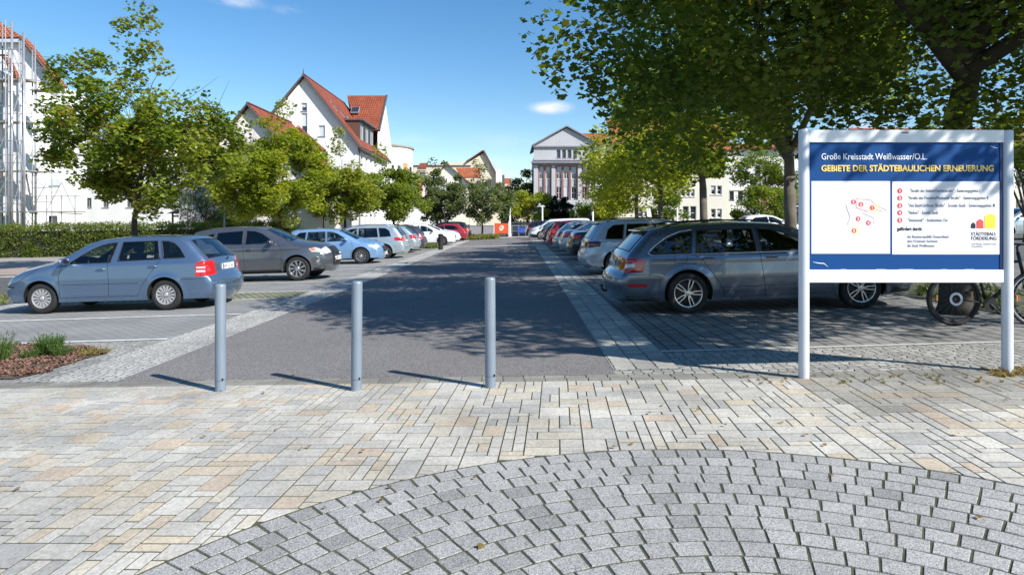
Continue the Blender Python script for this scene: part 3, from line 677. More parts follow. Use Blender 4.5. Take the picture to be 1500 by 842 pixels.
M_AMBER = mat('amber_lens', (.55, .22, .10), .12, coat=1.0, var=.2)
G_CLEAR = glassmat('car_glass', (.84, .90, .88), .8)
G_DARK = glassmat('car_glass_dark', (.16, .17, .18), .9)
G_MID = glassmat('car_glass_mid', (.60, .66, .65), .85)

def resample(knots, tags, step):
    pts = []; tg = []
    for i in range(len(knots) - 1):
        a, b = Vector(knots[i]), Vector(knots[i + 1]); n = max(1, round((b - a).length / step))
        for k in range(n): pts.append(a.lerp(b, k / n)); tg.append(tags[i])
    pts.append(Vector(knots[-1]))
    for it in range(3):
        q = pts[:]
        for i in range(1, len(pts) - 1): q[i] = pts[i] * .5 + (pts[i - 1] + pts[i + 1]) * .25
        pts = q
    return pts, tg
def wheel(root, name, x, y, r, w, style, rimm, side, cache):
    key = (style, side)
    if key not in cache:
        rr = r * (.64 if style in ('cover', 'ten') else .70); m1 = MB()
        m1.lathe([(rr * .98, -w / 2 + .012), (rr + .01, -w / 2), (r - .035, -w / 2), (r - .012, -w / 2 + .012), (r, -w / 2 + .035), (r, w / 2 - .035), (r - .012, w / 2 - .012), (r - .035, w / 2), (rr + .01, w / 2), (rr * .98, w / 2 - .012)], 40, 'Y')
        s = -1 if side < 0 else 1; yo = s * (w / 2)
        m2 = MB(); m2.lathe([(rr * 1.0, yo - s * .012), (rr * .99, yo - s * .002), (rr * .94, yo - s * .004), (rr * .90, yo - s * .03), (rr * .88, yo - s * .12)], 40, 'Y')
        spokes = {'cover': 14, 'ten': 10, 'y5': 5, 'twist': 9, 'five': 5}[style]
        for k in range(spokes):
            a = 2 * PI * k / spokes
            def pt(rad, ang, d): return (rad * math.cos(ang), yo - s * d, rad * math.sin(ang))
            def spk(r0, a0, w0, r1, a1, w1):
                vs = []
                for d0, d1 in ((.012, .010), (.045, .035)):
                    for rad, ang, ww, dd in ((r0, a0, w0, d0), (r1, a1, w1, d1)):
                        vs += [pt(rad, ang - ww / 2 / rad, dd), pt(rad, ang + ww / 2 / rad, dd)]
                fs = [(0, 1, 3, 2), (4, 6, 7, 5), (0, 2, 6, 4), (1, 5, 7, 3), (2, 3, 7, 6), (0, 4, 5, 1)]
                m2.add(vs, fs)
            if style == 'cover': spk(rr * .28, a, .016, rr * .92, a, .048)
            elif style == 'ten': spk(rr * .2, a, .022, rr * .93, a, .026)
            elif style == 'y5':
                spk(rr * .16, a + .1, .022, rr * .5, a + .22, .016); spk(rr * .16, a - .1, .022, rr * .5, a - .22, .016)
                spk(rr * .48, a + .22, .016, rr * .94, a + .14, .016); spk(rr * .48, a - .22, .016, rr * .94, a - .14, .016)
            elif style == 'twist': spk(rr * .2, a, .02, rr * .93, a + .38, .065)
            elif style == 'five': spk(rr * .18, a, .07, rr * .93, a, .085)
        m2.lathe([(.0001, yo - s * .004), (rr * .17, yo - s * .006), (rr * .23, yo - s * .016), (rr * .24, yo - s * .05)], 20, 'Y')
        m3 = MB(); m3.lathe([(.0001, yo - s * .06), (rr * .62, yo - s * .062), (rr * .9, yo - s * .085), (rr * .9, -yo), (.0001, -yo)], 28, 'Y')
        cache[key] = (m3, m1, m2)
        h = m3.build('wheel', M_BLACK if style != 'cover' else M_GAP, root); t = m1.build('tyre', M_TYRE, h, smooth=True); ri = m2.build('rim', rimm, h)
        cache[key] = (h, t, ri); h.location = (x, y, r)
        return h
    h, t, ri = cache[key]; c = copy_tree(h, root); c.location = (x, y, r); return c

def seat(root, x, y, zb, hr=True, width=.5, fwd=1):
    m = MB(); m.box((x + fwd * .2, y, zb), (.5, width, .16)); R = Matrix.Rotation(-fwd * .22, 3, 'Y')
    m.box((x - fwd * .08, y, zb + .32), (.13, width * .94, .58), M=R)
    if hr: m.box((x - fwd * .16, y, zb + .72), (.09, .26, .18), M=R); m.tube([(x - fwd * .14, y - .06, zb + .6), (x - fwd * .15, y - .06, zb + .68)], .008, 4); m.tube([(x - fwd * .14, y + .06, zb + .6), (x - fwd * .15, y + .06, zb + .68)], .008, 4)
    return m.build('seat', M_SEAT, root, bevel=.03)

def make_car(name, label, cat, group, S, paintm, loc, heading, glass=None, rimm=None, res=.05, detail=2, sx=1.0, sz=1.0, sw=1.0, style=None, rot=0.0, lights=None):
    """S: spec with the side outline from the rear bumper over the roof to the front bumper (x from the tail)"""
    Ln = S['L'] * sx; hw = S['W'] / 2 * sw; glass = glass or S.get('glass', (G_MID, G_MID))
    sc = lambda p: (p[0] * sx, p[1] * sz)
    kn = [sc(p) for p in S['out']]; tags = S['tags']; crown = S['crown']
    pts, tg = resample(kn, list(range(len(kn) - 1)), res)
    n = len(pts)
    # outward normals and crown height per point
    crk = []
    for i in range(n):
        j = tg[min(i, n - 2)]; a = Vector(kn[j]); b = Vector(kn[j + 1]); f = max(0, min(1, (pts[i] - a).length / max(1e-6, (b - a).length)))
        crk.append(crown[j] * (1 - f) + crown[j + 1] * f)
    for it in range(2): crk = [crk[0]] + [(crk[i - 1] + 2 * crk[i] + crk[i + 1]) / 4 for i in range(1, n - 1)] + [crk[-1]]
    nr = []
    for i in range(n):
        d = (pts[min(n - 1, i + 2)] - pts[max(0, i - 2)]).normalized(); nr.append(Vector((-d.y, d.x)))
    O = np.array([tuple(p) for p in pts]); A_, B_ = O[:-1], O[1:]; AB = B_ - A_; LL = (AB ** 2).sum(1)
    def dist(q):
        q = np.atleast_2d(q); out = np.empty(len(q))
        for i in range(0, len(q), 400):
            c = q[i:i + 400]; t = np.clip(((c[:, None] - A_) * AB).sum(2) / LL, 0, 1)
            out[i:i + 400] = np.sqrt(((c[:, None] - A_ - t[..., None] * AB) ** 2).sum(2)).min(1)
        return out
    belt = S['belt'] * sz; top = S['top'] * sz; R_ = S.get('round', .07); rr_ = .12
    wx = [S['wr'] * sx, S['wf'] * sx]; wr = S['r']; ra = wr + S.get('arch', .055)
    zk = [0, .15, .35, .62 * sz, belt - .06, belt + .03, top]; yk = [.90, .93, .975, 1.0, .975, .935, S.get('tumble', .76)]
    def Wd(x, z, d=None):
        x = np.asarray(x, float); z = np.asarray(z, float)
        if d is None: d = dist(np.c_[x.ravel(), z.ravel()]).reshape(x.shape)
        y = hw * np.interp(z, zk, yk)
        f = np.clip((x - (Ln - 1.0)) / 1.0, 0, 1); b = np.clip((.6 - x) / .6, 0, 1)
        y = y * (1 - S.get('ptf', .13) * f ** 2.2 - .05 * b ** 2)
        y = y - R_ * (1 - np.sqrt(np.maximum(0, 1 - (1 - np.clip(d / rr_, 0, 1)) ** 2)))
        for w in wx:
            q = np.hypot(x - w, z - wr) - ra; y = y + .014 * np.exp(-(q / .06) ** 2) * (z > .2)
        cr_ = S.get('crease')
        if cr_: y = y + .008 * np.exp(-((z - cr_ * sz) / .035) ** 2) * np.clip(1 - abs(x / Ln - .5) * 1.9, 0, 1)
        return y
    w1 = lambda x, z: float(Wd(np.array([x]), np.array([z]))[0])
    # lower edge with wheel arches (front to rear)
    zs = S.get('sill', .22); low = [(kn[-1][0] - .02, zs if kn[-1][1] > zs else kn[-1][1])] if kn[-1][1] > zs + .01 else []
    def arc(w):
        s = math.asin(max(-1, min(1, (zs - wr) / ra))); N = 22
        return [(w + ra * math.cos(s + (PI - 2 * s) * k / N), wr + ra * math.sin(s + (PI - 2 * s) * k / N)) for k in range(N + 1)]
    arcF, arcR = arc(wx[1]), arc(wx[0]); low += arcF
    xa, xb = arcF[-1][0], arcR[0][0]; k = max(2, int((xa - xb) / (res * 2)))
    low += [(xa + (xb - xa) * i / k, zs) for i in range(1, k)] + arcR
    if kn[0][1] > zs + .01: low += [(kn[0][0] + .02, zs)]
    outline = [tuple(p) for p in pts] + low
    # regions of the side, windows and lamps
    regs = [(nm, [sc(p) for p in poly]) for nm, poly in S['regions']]
    V = [Vector(p) for p in outline]; E = [(i, (i + 1) % len(outline)) for i in range(len(outline))]
    for nm, poly in regs:
        o = len(V); V += [Vector(p) for p in poly]; E += [(o + i, o + (i + 1) % len(poly)) for i in range(len(poly))]
    inner = []
    for off in (.012, .03, .055, .09):
        for p, q in zip(pts, nr): inner.append((p.x - q.x * off, p.y - q.y * off, off))
    for w in wx:
        for off in (.02, .05, .09):
            for k in range(20): a = PI * (k + .5) / 20; inner.append((w + (ra + off) * math.cos(a), wr + (ra + off) * math.sin(a), 0))
    g = res * 1.3; xg = g
    while xg < Ln:
        zg = zs + g * .6
        while zg < top + .2:
            inner.append((xg + random.uniform(-.1, .1) * g, zg, .13)); zg += g
        xg += g
    arr = np.array(inner); D = dist(arr[:, :2]); allreg = [r[1] for r in regs]
    seg = np.array([[*poly[i], *poly[(i + 1) % len(poly)]] for poly in allreg for i in range(len(poly))]) if allreg else None
    for (x, z, o), d in zip(inner, D):
        if d < o * .93 or not inpoly(x, z, outline): continue
        if seg is not None:
            ax, az = seg[:, 0], seg[:, 1]; bx, bz = seg[:, 2] - ax, seg[:, 3] - az
            t = np.clip(((x - ax) * bx + (z - az) * bz) / (bx * bx + bz * bz + 1e-9), 0, 1)
            if np.hypot(x - ax - t * bx, z - az - t * bz).min() < .012: continue
        V.append(Vector((x, z)))
    cv, ce, cf, *_ = delaunay_2d_cdt(V, E, [], 0, 1e-5)
    cvx = np.array([v.x for v in cv]); cvz = np.array([v.y for v in cv]); cw = Wd(cvx, cvz)
    groups = {}
    for f in cf:
        cx = sum(cvx[i] for i in f) / 3; cz = sum(cvz[i] for i in f) / 3
        if not inpoly(cx, cz, outline): continue
        nm, ri_ = 'body', -1
        for q_, (rn, poly) in enumerate(regs):
            if inpoly(cx, cz, poly): nm, ri_ = rn, q_; break
        groups.setdefault((nm, ri_), []).append(f)
    X0 = Ln / 2
    root = thing(name, label, cat, (0, 0, 0), 0, group)
    body = MB(); parts = {}
    for (nm, ri_), fl in groups.items():
        used = sorted({i for f in fl for i in f}); mp = {v: k for k, v in enumerate(used)}
        for s in (1, -1):
            mb = body if nm == 'body' else parts.setdefault((nm, ri_ if nm not in ('trim', 'taillight', 'headlight') else 0, s if nm not in ('taillight', 'headlight', 'trim') else 0), MB())
            vs = [(cvx[i] - X0, s * (cw[i] - (.004 if nm.startswith('win') else -.002 if nm != 'body' else 0)), cvz[i]) for i in used]
            # CDT faces are counter-clockwise in xz, which faces -y
            mb.add(vs, [tuple(mp[i] for i in (f if s < 0 else f[::-1])) for f in fl])
    # ribbon over the top, front and back
    vb = S.get('vb', .90); vl = S.get('vl', .66)
    vg = sorted(set([-1, -.985, -.96, -vb, -.8, -vl, -.5, -.3, -.1, .1, .3, .5, vl, .8, vb, .96, .985, 1]))
    we = Wd(O[:, 0], O[:, 1], np.zeros(n))
    def rib(i, v):
        c = crk[i] * (1 - abs(v) ** 2.4); return (O[i, 0] + nr[i].x * c - X0, v * we[i], O[i, 1] + nr[i].y * c)
    RV = [[rib(i, v) for v in vg] for i in range(n)]; nv = len(vg)
    tz = S.get('tail_z'); hz = S.get('head_z'); gz_ = S.get('grille_z')
    rparts = {}
    for i in range(n - 1):
        tname = tags[tg[i]]; zc = (O[i, 1] + O[i + 1, 1]) / 2 / sz; rear = O[i, 0] < Ln * .4
        for j in range(nv - 1):
            vc = abs((vg[j] + vg[j + 1]) / 2); nm = 'body'
            if tname in ('windscreen', 'rear_window'): nm = tname if vc < vb else ('body' if not (tname == 'rear_window' and S.get('wrap')) else tname)
            elif tname == 'roofglass': nm = 'roof_glass' if vc < vb else 'body'
            elif tname == 'trim': nm = 'lower_trim'
            elif rear and tz and tz[0] < zc < tz[1] and vc > vl: nm = 'taillight'
            elif not rear and hz and hz[0] < zc < hz[1] and vc > vl: nm = 'headlight'
            elif not rear and gz_ and gz_[0] < zc < gz_[1] and vc < S.get('vgr', .5): nm = 'grille'
            dst = body if nm == 'body' else rparts.setdefault(nm, MB())
            q = [RV[i][j], RV[i + 1][j], RV[i + 1][j + 1], RV[i][j + 1]]
            dst.add(q, [(0, 1, 2, 3)])
    # arch returns, underbody
    lip = MB()
    for arcp in (arcF, arcR):
        for s in (1, -1):
            ys = [w1(x, z) for x, z in arcp]; vs = []
            for (x, z), y in zip(arcp, ys): vs += [(x - X0, s * y, z), (x - X0, s * (y - .26), z)]
            fs = [(2 * k, 2 * k + 1, 2 * k + 3, 2 * k + 2) for k in range(len(arcp) - 1)]
            lip.add(vs, fs)
    ub = lip
    ub.box((0, 0, .30), (Ln - .5, hw * 2 - .50, .16)); ub.box((0, 0, .40), (wx[1] - wx[0] - ra * 2 - .02, hw * 2 - .16, .22))
    ub.box((wx[1] - X0, 0, .5), (ra * 2.0, hw * 2 - .52, .42)); ub.box((wx[0] - X0, 0, .5), (ra * 2.0, hw * 2 - .52, .42))
    bo = body.build('body', paintm, root, smooth=True, merge=.0006)
    def true_normals(o):
        me = o.data; nvx = len(me.vertices); co_ = np.empty(nvx * 3, 'f'); me.vertices.foreach_get('co', co_); co_ = co_.reshape(-1, 3).astype(float)
        X_, Z_ = co_[:, 0] + X0, co_[:, 2]; dd = dist(np.c_[X_, Z_]); w0 = Wd(X_, Z_, dd); ok = (np.abs(np.abs(co_[:, 1]) - w0) < .006) & (dd > .004) & (Z_ > zs)
        e = .012; gx = (Wd(X_ + e, Z_) - Wd(X_ - e, Z_)) / (2 * e); gzz = (Wd(X_, Z_ + e) - Wd(X_, Z_ - e)) / (2 * e)
        s_ = np.sign(co_[:, 1]); N_ = np.c_[-gx, s_, -gzz]; N_ /= np.linalg.norm(N_, axis=1)[:, None]; N_[~ok] = 0
        me.normals_split_custom_set_from_vertices(N_.tolist())
    true_normals(bo)
    ub.build('underbody', M_GAP, root)
    gname = {'winF': ('side_window', glass[0]), 'winR': ('side_window', glass[1]), 'winQ': ('quarter_window', glass[1]), 'winD': ('side_window', glass[1])}
    for (nm, _r, _s), mb in parts.items():
        if nm in gname: true_normals(mb.build(gname[nm][0], gname[nm][1], root, smooth=True))
        elif nm == 'taillight' or nm == 'headlight': rparts.setdefault(nm, MB()).add(mb.v, mb.f)
        elif nm == 'taillight_clear': mb.build('lamp_lens', M_WHITEL, root, smooth=True)
        elif nm == 'taillight_red': mb.build('lamp_lens', M_RED, root, smooth=True)
        elif nm == 'amber': mb.build('indicator', M_AMBER, root, smooth=True)
        elif nm == 'trim': rparts.setdefault('lower_trim', MB()).add(mb.v, mb.f)
        else: mb.build(nm, M_BLACK, root, smooth=True)
    LM = {'taillight': (lights or M_RED), 'headlight': M_WHITEL, 'windscreen': glass[0], 'rear_window': glass[1], 'roof_glass': G_DARK, 'lower_trim': S.get('trimm', M_BLACK), 'grille': M_BLACK}
    for nm, mb in rparts.items():
        if nm in ('taillight', 'headlight'):     # each lamp its own part
            for s in (1, -1):
                h = MB()
                for f in mb.f:
                    if s * sum(mb.v[i][1] for i in f) > 0: h.add([mb.v[i] for i in f], [tuple(range(len(f)))])
                h.build(nm, LM[nm], root, smooth=True, merge=.0004)
        else: mb.build(nm, LM[nm], root, smooth=True, merge=.0004)
    # window seals, door gaps
    def surf(p, s, off=.003): return Vector((p[0] - X0, s * (w1(*p) + off), p[1]))
    def dense(poly, closed, step=.05):
        out = []; m = len(poly)
        for i in range(m if closed else m - 1):
            a, b = Vector(poly[i]), Vector(poly[(i + 1) % m]); k = max(1, int((b - a).length / step))
            out += [a.lerp(b, j / k) for j in range(k)]
        if not closed: out.append(Vector(poly[-1]))
        return out
    seals = MB(); chrome = MB()
    for nm, poly in regs:
        if nm.startswith('win'):
            for s in (1, -1): seals = MB(); seals.tube([surf(p, s, .000) for p in dense(poly, True)], .009 if detail > 1 else .012, 5, closed=True); seals.build('window_seal', M_BLACK, root, smooth=True)
    if S.get('chromeline'):
        for s in (1, -1): chrome = MB(); chrome.tube([surf(p, s, .006) for p in dense([sc(q) for q in S['chromeline']], False)], .008, 5); chrome.build('chrome_strip', M_CHROME, root, smooth=True)
    for knot in S.get('bars', []): pass
    for s in (1, -1):
        gaps = MB()
        for line in S['gaps']: gaps.tube([surf(p, s, .0003) for p in dense([sc(q) for q in line], False, .04)], .0034, 4)
        gaps.build('door_gap', M_GAP, root)
    # frames round the screens
    for tname in ('windscreen', 'rear_window'):
        ids = [i for i in range(n - 1) if tags[tg[i]] == tname]
        if not ids: continue
        i0, i1 = ids[0], ids[-1] + 1; fr = MB(); vv = [v for v in vg if abs(v) <= vb]
        loop = [rib(i0, v) for v in vv] + [rib(i, vb) for i in range(i0, i1 + 1)] + [rib(i1, v) for v in vv[::-1]] + [rib(i, -vb) for i in range(i1, i0 - 1, -1)]
        fr.tube(loop, .009, 5, closed=True); fr.build('screen_seal', M_BLACK, root, smooth=True)
        if tname == 'windscreen' and detail > 0:
            wi = MB()
            for v0, v1 in ((-.1, .55), (-.75, -.15)):
                i = i1 - 1; a = Vector(rib(i, v0)); b = Vector(rib(max(i0, i - 4), v1)); wi.tube([a + Vector((0, 0, .02)), b + Vector((.01, 0, .02))], .008, 4)
            wi.build('wiper', M_BLACK, root)
    # handles
    if detail > 0:
        for hx, hz_ in S['handles']:
            for s in (1, -1):
                m = MB(); p = surf((hx * sx, hz_ * sz), s, 0); m.box(p, (.15, .004, .045)); m.tube([p + Vector((-.085, s * .004, .004)), p + Vector((-.06, s * .03, .006)), p + Vector((.06, s * .03, .006)), p + Vector((.085, s * .004, .004))], .011, 6)
                m.build('door_handle', paintm if S.get('painthandle', 1) else M_BLACK, root, smooth=False)
        mx, mz = S['mirror']
        for s in (1, -1):
            m = MB(); p = surf((mx * sx, mz * sz), s, 0); c = p + Vector((.03, s * .13, .05)); 
            n_ = 10; prof = []
            for k in range(7):
                a = PI * k / 6; prof.append((math.sin(a), -math.cos(a)))
            vs = []
            for q, hgt in prof:
                for j in range(n_):
                    t = 2 * PI * j / n_; vs.append((c.x - .055 * (1 if hgt > .0 else 1) * q * math.cos(t) * (1 if math.cos(t) < 0 else .6), c.y + .11 * hgt, c.z + .075 * q * math.sin(t)))
            fs = [(i * n_ + j, i * n_ + (j + 1) % n_, (i + 1) * n_ + (j + 1) % n_, (i + 1) * n_ + j) for i in range(6) for j in range(n_)]
            m.add(vs, fs); m.tube([p, p + Vector((.02, s * .06, .02))], .022, 6)
            mo = m.build('wing_mirror', S.get('mirrorm') or paintm, root, smooth=True)
            m = MB(); m.box(c + Vector((-.052, 0, 0)), (.006, .17, .10)); m.build('mirror_glass', M_CHROME, mo)
    # wheels
    cache = {}; st = style or S['style']; tw = .195
    for w in wx:
        for s in (1, -1): wheel(root, 'wheel', w - X0, s * (hw - tw / 2 - .035), wr, tw, st, rimm or M_RIM, s, cache)
    # cabin
    if detail > 0:
        zb = .48 * sz; fx = S['seat'] * sx
        for s in (1, -1): seat(root, fx - X0, s * hw * .44, zb, True, .46)
        seat(root, fx - .92 * sx - X0, hw * .42, zb, True, .5); seat(root, fx - .92 * sx - X0, -hw * .42, zb, True, .5)
        m = MB(); cx = S['cowl'] * sx; m.box((cx - .22 - X0, 0, belt - .16), (.42, hw * 1.75, .22)); m.build('dashboard', M_INT, root, bevel=.05)
        m = MB(); ring = [(cx - .50 - X0 + .07 * math.sin(t), hw * .43 + .18 * math.cos(t), belt - .08 + .17 * math.sin(t)) for t in [2 * PI * k / 20 for k in range(20)]]
        m.tube(ring, .014, 6, closed=True); m.tube([(cx - .50 - X0, hw * .43 - .17, belt - .08), (cx - .50 - X0, hw * .43 + .17, belt - .08)], .02, 5); m.build('steering_wheel', M_INT, root, smooth=True)
        m = MB(); m.box((wx[0] - X0, 0, belt - .20), (.8 * sx, hw * 1.7, .03)); m.build('parcel_shelf', M_INT, root)
    if S.get('rails') and detail > 0:
        x0, x1, zr = [q * (sx if k < 2 else sz) for k, q in enumerate(S['rails'])]
        for s in (1, -1):
            m = MB(); ptsr = []
            for k in range(15):
                x = x0 + (x1 - x0) * k / 14; i = min(range(n), key=lambda q: abs(O[q, 0] - x) + (0 if O[q, 1] > belt + .2 else 9))
                e = .0 if k in (0, 14) else (.035 if k in (1, 13) else .05)
                ptsr.append((x - X0, s * (we[i] - .015), O[i, 1] + e))
            m.tube(ptsr, .014, 6); m.build('roof_rail', S.get('railm', M_BLACK), root, smooth=True)
    if S.get('spoiler'):
        x0, z0 = sc(S['spoiler']); m = MB(); m.add([(x0 + .28 - X0, -hw * .66, z0 + .055), (x0 + .28 - X0, hw * .66, z0 + .055), (x0 - X0, hw * .6, z0 + .0), (x0 - X0, -hw * .6, z0), (x0 + .28 - X0, -hw * .66, z0 + .01), (x0 + .28 - X0, hw * .66, z0 + .01), (x0 + .0 - X0, hw * .6, z0 - .02), (x0 - X0, -hw * .6, z0 - .02)],
              [(0, 1, 2, 3), (7, 6, 5, 4), (0, 4, 5, 1), (1, 5, 6, 2), (2, 6, 7, 3), (3, 7, 4, 0)]); m.build('roof_spoiler', paintm, root, bevel=.008)
    # plates and badge
    for end, key in ((0, 'plate_r'), (1, 'plate_f')):
        if key in S:
            zp = S[key] * sz; best = min((i for i in range(n) if (O[i, 0] > Ln / 2) == bool(end)), key=lambda i: abs(O[i, 1] - zp))
            xx = O[best, 0] + nr[best].x * crk[best] - X0; m = MB(); sg = 1 if end else -1
            m.box((xx + sg * .008, 0, zp), (.02, .52, .115)); pl = m.build('number_plate', M_PLATE, root)
            if detail > 1:
                m = MB(); m.box((xx + sg * .019, .23 * sg * -1, zp), (.004, .045, .105)); m.build('plate_band', mat('plate_blue', (.03, .08, .4), .5), pl)
                q = textmesh('plate_lettering', S.get('ptext', 'NY LC 43'), .095, M_PLTXT, pl, (xx + sg * .0195, -sg * .19, zp - .036), (PI / 2, 0, PI / 2 * sg), width=.40, bold=.02)
                m = MB(); m.lathe([(.0001, 0), (.035, .003), (.045, 0)], 16, 'X'); 
                b_ = m.build('badge', M_CHROME, root, smooth=True); b_.location = (xx + sg * (.01 if not end else -.01), 0, zp + .17); 
                if sg < 0: b_.rotation_euler = (0, 0, PI)
    for fn in S.get('extra', []): fn(root, surf, X0, hw, paintm)
    if S.get('aerial') and detail > 0:
        ax, az = S['aerial']; m = MB(); m.tube([(ax * sx - X0, 0, az * sz), (ax * sx - .14 - X0, 0, az * sz + .16)], .006, 5); m.tube([(ax * sx - X0 + .03, 0, az * sz - .01), (ax * sx - X0 - .03, 0, az * sz + .01)], .02, 6); m.build('aerial', M_BLACK, root)
    tl = math.atan(TILT); zl = gz(loc[0])
    M = Matrix.Translation((loc[0], loc[1], zl + .006)) @ Matrix.Rotation(-tl, 4, 'Y') @ Matrix.Rotation((0 if heading > 0 else PI) + rot, 4, 'Z')
    root.matrix_world = M
    return root

def wheel_trim(root, surf, X0, hw, pm): pass
# --- specs ---------------------------------------------------------
ESTATE = dict(L=4.22, W=1.66, belt=.97, top=1.43, wr=.93, wf=3.39, r=.295, style='cover', sill=.21, vb=.88, vl=.70, tumble=.77, glass=(G_CLEAR, G_CLEAR), ptf=.16,
    out=[(.13, .20), (.03, .30), (.0, .42), (.0, .56), (.07, .61), (.10, .68), (.12, .90), (.16, .98), (.52, 1.34), (.64, 1.41), (1.1, 1.437), (1.8, 1.44), (2.3, 1.40), (2.52, 1.34), (3.14, .975), (3.22, .95), (3.75, .84), (4.0, .74), (4.12, .62), (4.18, .50), (4.18, .36), (4.10, .22)],
    tags=['body', 'body', 'body', 'body', 'body', 'body', 'body', 'rear_window', 'body', 'body', 'body', 'body', 'body', 'windscreen', 'body', 'body', 'body', 'body', 'body', 'body', 'body'],
    crown=[.10, .12, .13, .13, .10, .08, .07, .05, .035, .03, .03, .03, .03, .05, .10, .10, .10, .12, .15, .16, .16, .14],
    regions=[('winF', [(2.84, .955), (2.60, 1.115), (2.37, 1.24), (2.22, 1.30), (2.06, 1.335), (1.91, 1.345), (2.01, .965)]),
             ('winR', [(1.81, 1.35), (1.12, 1.355), (1.03, 1.0), (1.87, .985)]),
             ('winQ', [(1.04, 1.35), (.90, 1.34), (.78, 1.30), (.66, 1.20), (.53, 1.02), (.96, 1.01)]),
             ('taillight_clear', [(.14, .72), (.305, .725), (.30, .765), (.14, .76)]), ('taillight_clear', [(.14, .80), (.30, .80), (.30, .83), (.14, .83)]),
             ('taillight', [(.09, .64), (.325, .645), (.315, .90), (.20, .945), (.11, .93)]),
             ('trim', [(3.95, .515), (4.3, .50), (4.3, .54), (3.95, .545)])],
    gaps=[[(1.96, 1.36), (2.06, .96), (2.03, .60), (2.05, .30)], [(1.05, 1.37), (.99, 1.02), (1.08, .90), (1.26, .66), (1.38, .50), (1.48, .30)], [(2.95, .96), (3.02, .70), (3.0, .30)], [(1.48, .30), (3.0, .30)],
          [(.33, .60), (.60, .60), (.62, .53)], [(.05, .60), (.33, .61)], [(1.45, .55), (2.95, .55)], [(3.42, .90), (3.9, .60), (4.2, .56)]],
    handles=[(2.18, .83), (1.16, .86)], mirror=(2.82, .96), tail_z=(.64, .93), head_z=(.60, .74), grille_z=(.44, .66), vgr=.45, seat=2.25, cowl=3.1, plate_r=.80, plate_f=.42, aerial=(.95, 1.46))
ESTATE['sill'] = .21
def extra_oct(root, surf, X0, hw, pm):
    m = MB(); m.tube([(.15 - X0, .05, .32), (-.02 - X0, .05, .30), (-.13 - X0, .05, .30), (-.16 - X0, .05, .36)], .022, 8); m.lathe([(.0001, .025), (.02, .02), (.025, 0), (.02, -.02)], 10, 'Z', (-.16 - X0, .05, .385)); m.build('tow_hook', M_BLACK, root, smooth=True)
    for s in (1, -1):
        m = MB(); q = [surf((x, z), s, .004) for x, z in ((.12, .44), (.42, .43), (.42, .475), (.12, .485))]; m.add(q, [(0, 1, 2, 3) if s < 0 else (3, 2, 1, 0)]); m.build('rear_reflector', M_RED, root)
ESTATE2 = dict(L=4.66, W=1.81, belt=.98, top=1.45, wr=1.06, wf=3.745, r=.318, style='y5', sill=.20, vb=.88, vl=.72, tumble=.75, glass=(G_MID, G_DARK), crease=.88,
    out=[(.18, .22), (.05, .32), (.0, .44), (.0, .60), (.08, .66), (.10, .74), (.13, .92), (.20, 1.02), (.46, 1.30), (.55, 1.385), (1.0, 1.43), (1.9, 1.455), (2.5, 1.42), (2.78, 1.35), (3.48, 1.0), (3.58, .965), (4.10, .86), (4.38, .76), (4.55, .64), (4.62, .52), (4.62, .36), (4.54, .22)],
    tags=ESTATE['tags'], crown=ESTATE['crown'],
    regions=[('winF', [(3.10, 1.0), (2.86, 1.15), (2.62, 1.265), (2.40, 1.33), (2.20, 1.35), (2.22, .985)]),
             ('winR', [(2.12, 1.355), (1.26, 1.35), (1.20, .99), (2.14, .985)]),
             ('winQ', [(1.18, 1.34), (.98, 1.31), (.78, 1.23), (.60, 1.11), (.49, 1.01), (.53, .985), (1.12, .985)]),
             ('taillight_clear', [(.10, .755), (.24, .77), (.235, .845), (.10, .835)]),
             ('taillight', [(.03, .69), (.36, .695), (.42, .92), (.30, .925), (.10, .93)]),
             ('trim', [(-.1, .19), (.60, .19), (.62, .27), (-.1, .30)]), ('trim', [(4.2, .24), (4.9, .24), (4.9, .34), (4.25, .34)])],
    chromeline=[(1.18, 1.365), (.97, 1.335), (.76, 1.25), (.58, 1.125), (.455, 1.01), (.50, .965), (1.2, .965), (3.1, .975)],
    gaps=[[(2.17, 1.37), (2.18, .98), (2.22, .62), (2.26, .24)], [(1.19, 1.36), (1.14, .98), (1.30, .86), (1.46, .62), (1.60, .40), (1.62, .26)], [(3.25, .98), (3.35, .70), (3.28, .28)], [(1.62, .26), (3.28, .28)], [(1.55, .42), (3.3, .44)],
          [(.05, .66), (.42, .66)], [(.86, .94), (.86, .84), (1.04, .835), (1.06, .93)], [(.60, .43), (.64, .62), (.42, .66)]],
    handles=[(2.36, .88), (1.38, .89)], mirror=(3.0, 1.01), tail_z=(.69, .93), head_z=(.64, .78), grille_z=(.50, .74), vgr=.5, seat=2.45, cowl=3.4, plate_r=.80, plate_f=.42, rails=(.75, 2.75, 1.45), spoiler=(.40, 1.37), aerial=(.75, 1.46), extra=[extra_oct], painthandle=1)
def extra_suv(root, surf, X0, hw, pm):
    for s in (1, -1):
        m = MB(); a = [surf((x, z), s, .006) for x, z in ((3.84, .70), (4.0, .68), (4.08, .60), (3.98, .47), (4.10, .45))]
        m.tube(a, .016, 6); m.build('fog_lamp_trim', M_CHROME, root, smooth=True)
        m = MB(); c = surf((4.03, .56), s, .004); m.lathe([(.0001, 0), (.045, .0), (.05, -.01)], 14, 'Y', c) ; m.build('fog_lamp', M_WHITEL, root)
        m = MB(); m.tube([(4.30 - X0 + .06, s * .30, .78), (4.34 - X0 + .07, s * .36, .62), (4.34 - X0 + .06, s * .40, .50)], .016, 6); m.build('grille_trim', M_CHROME, root, smooth=True)
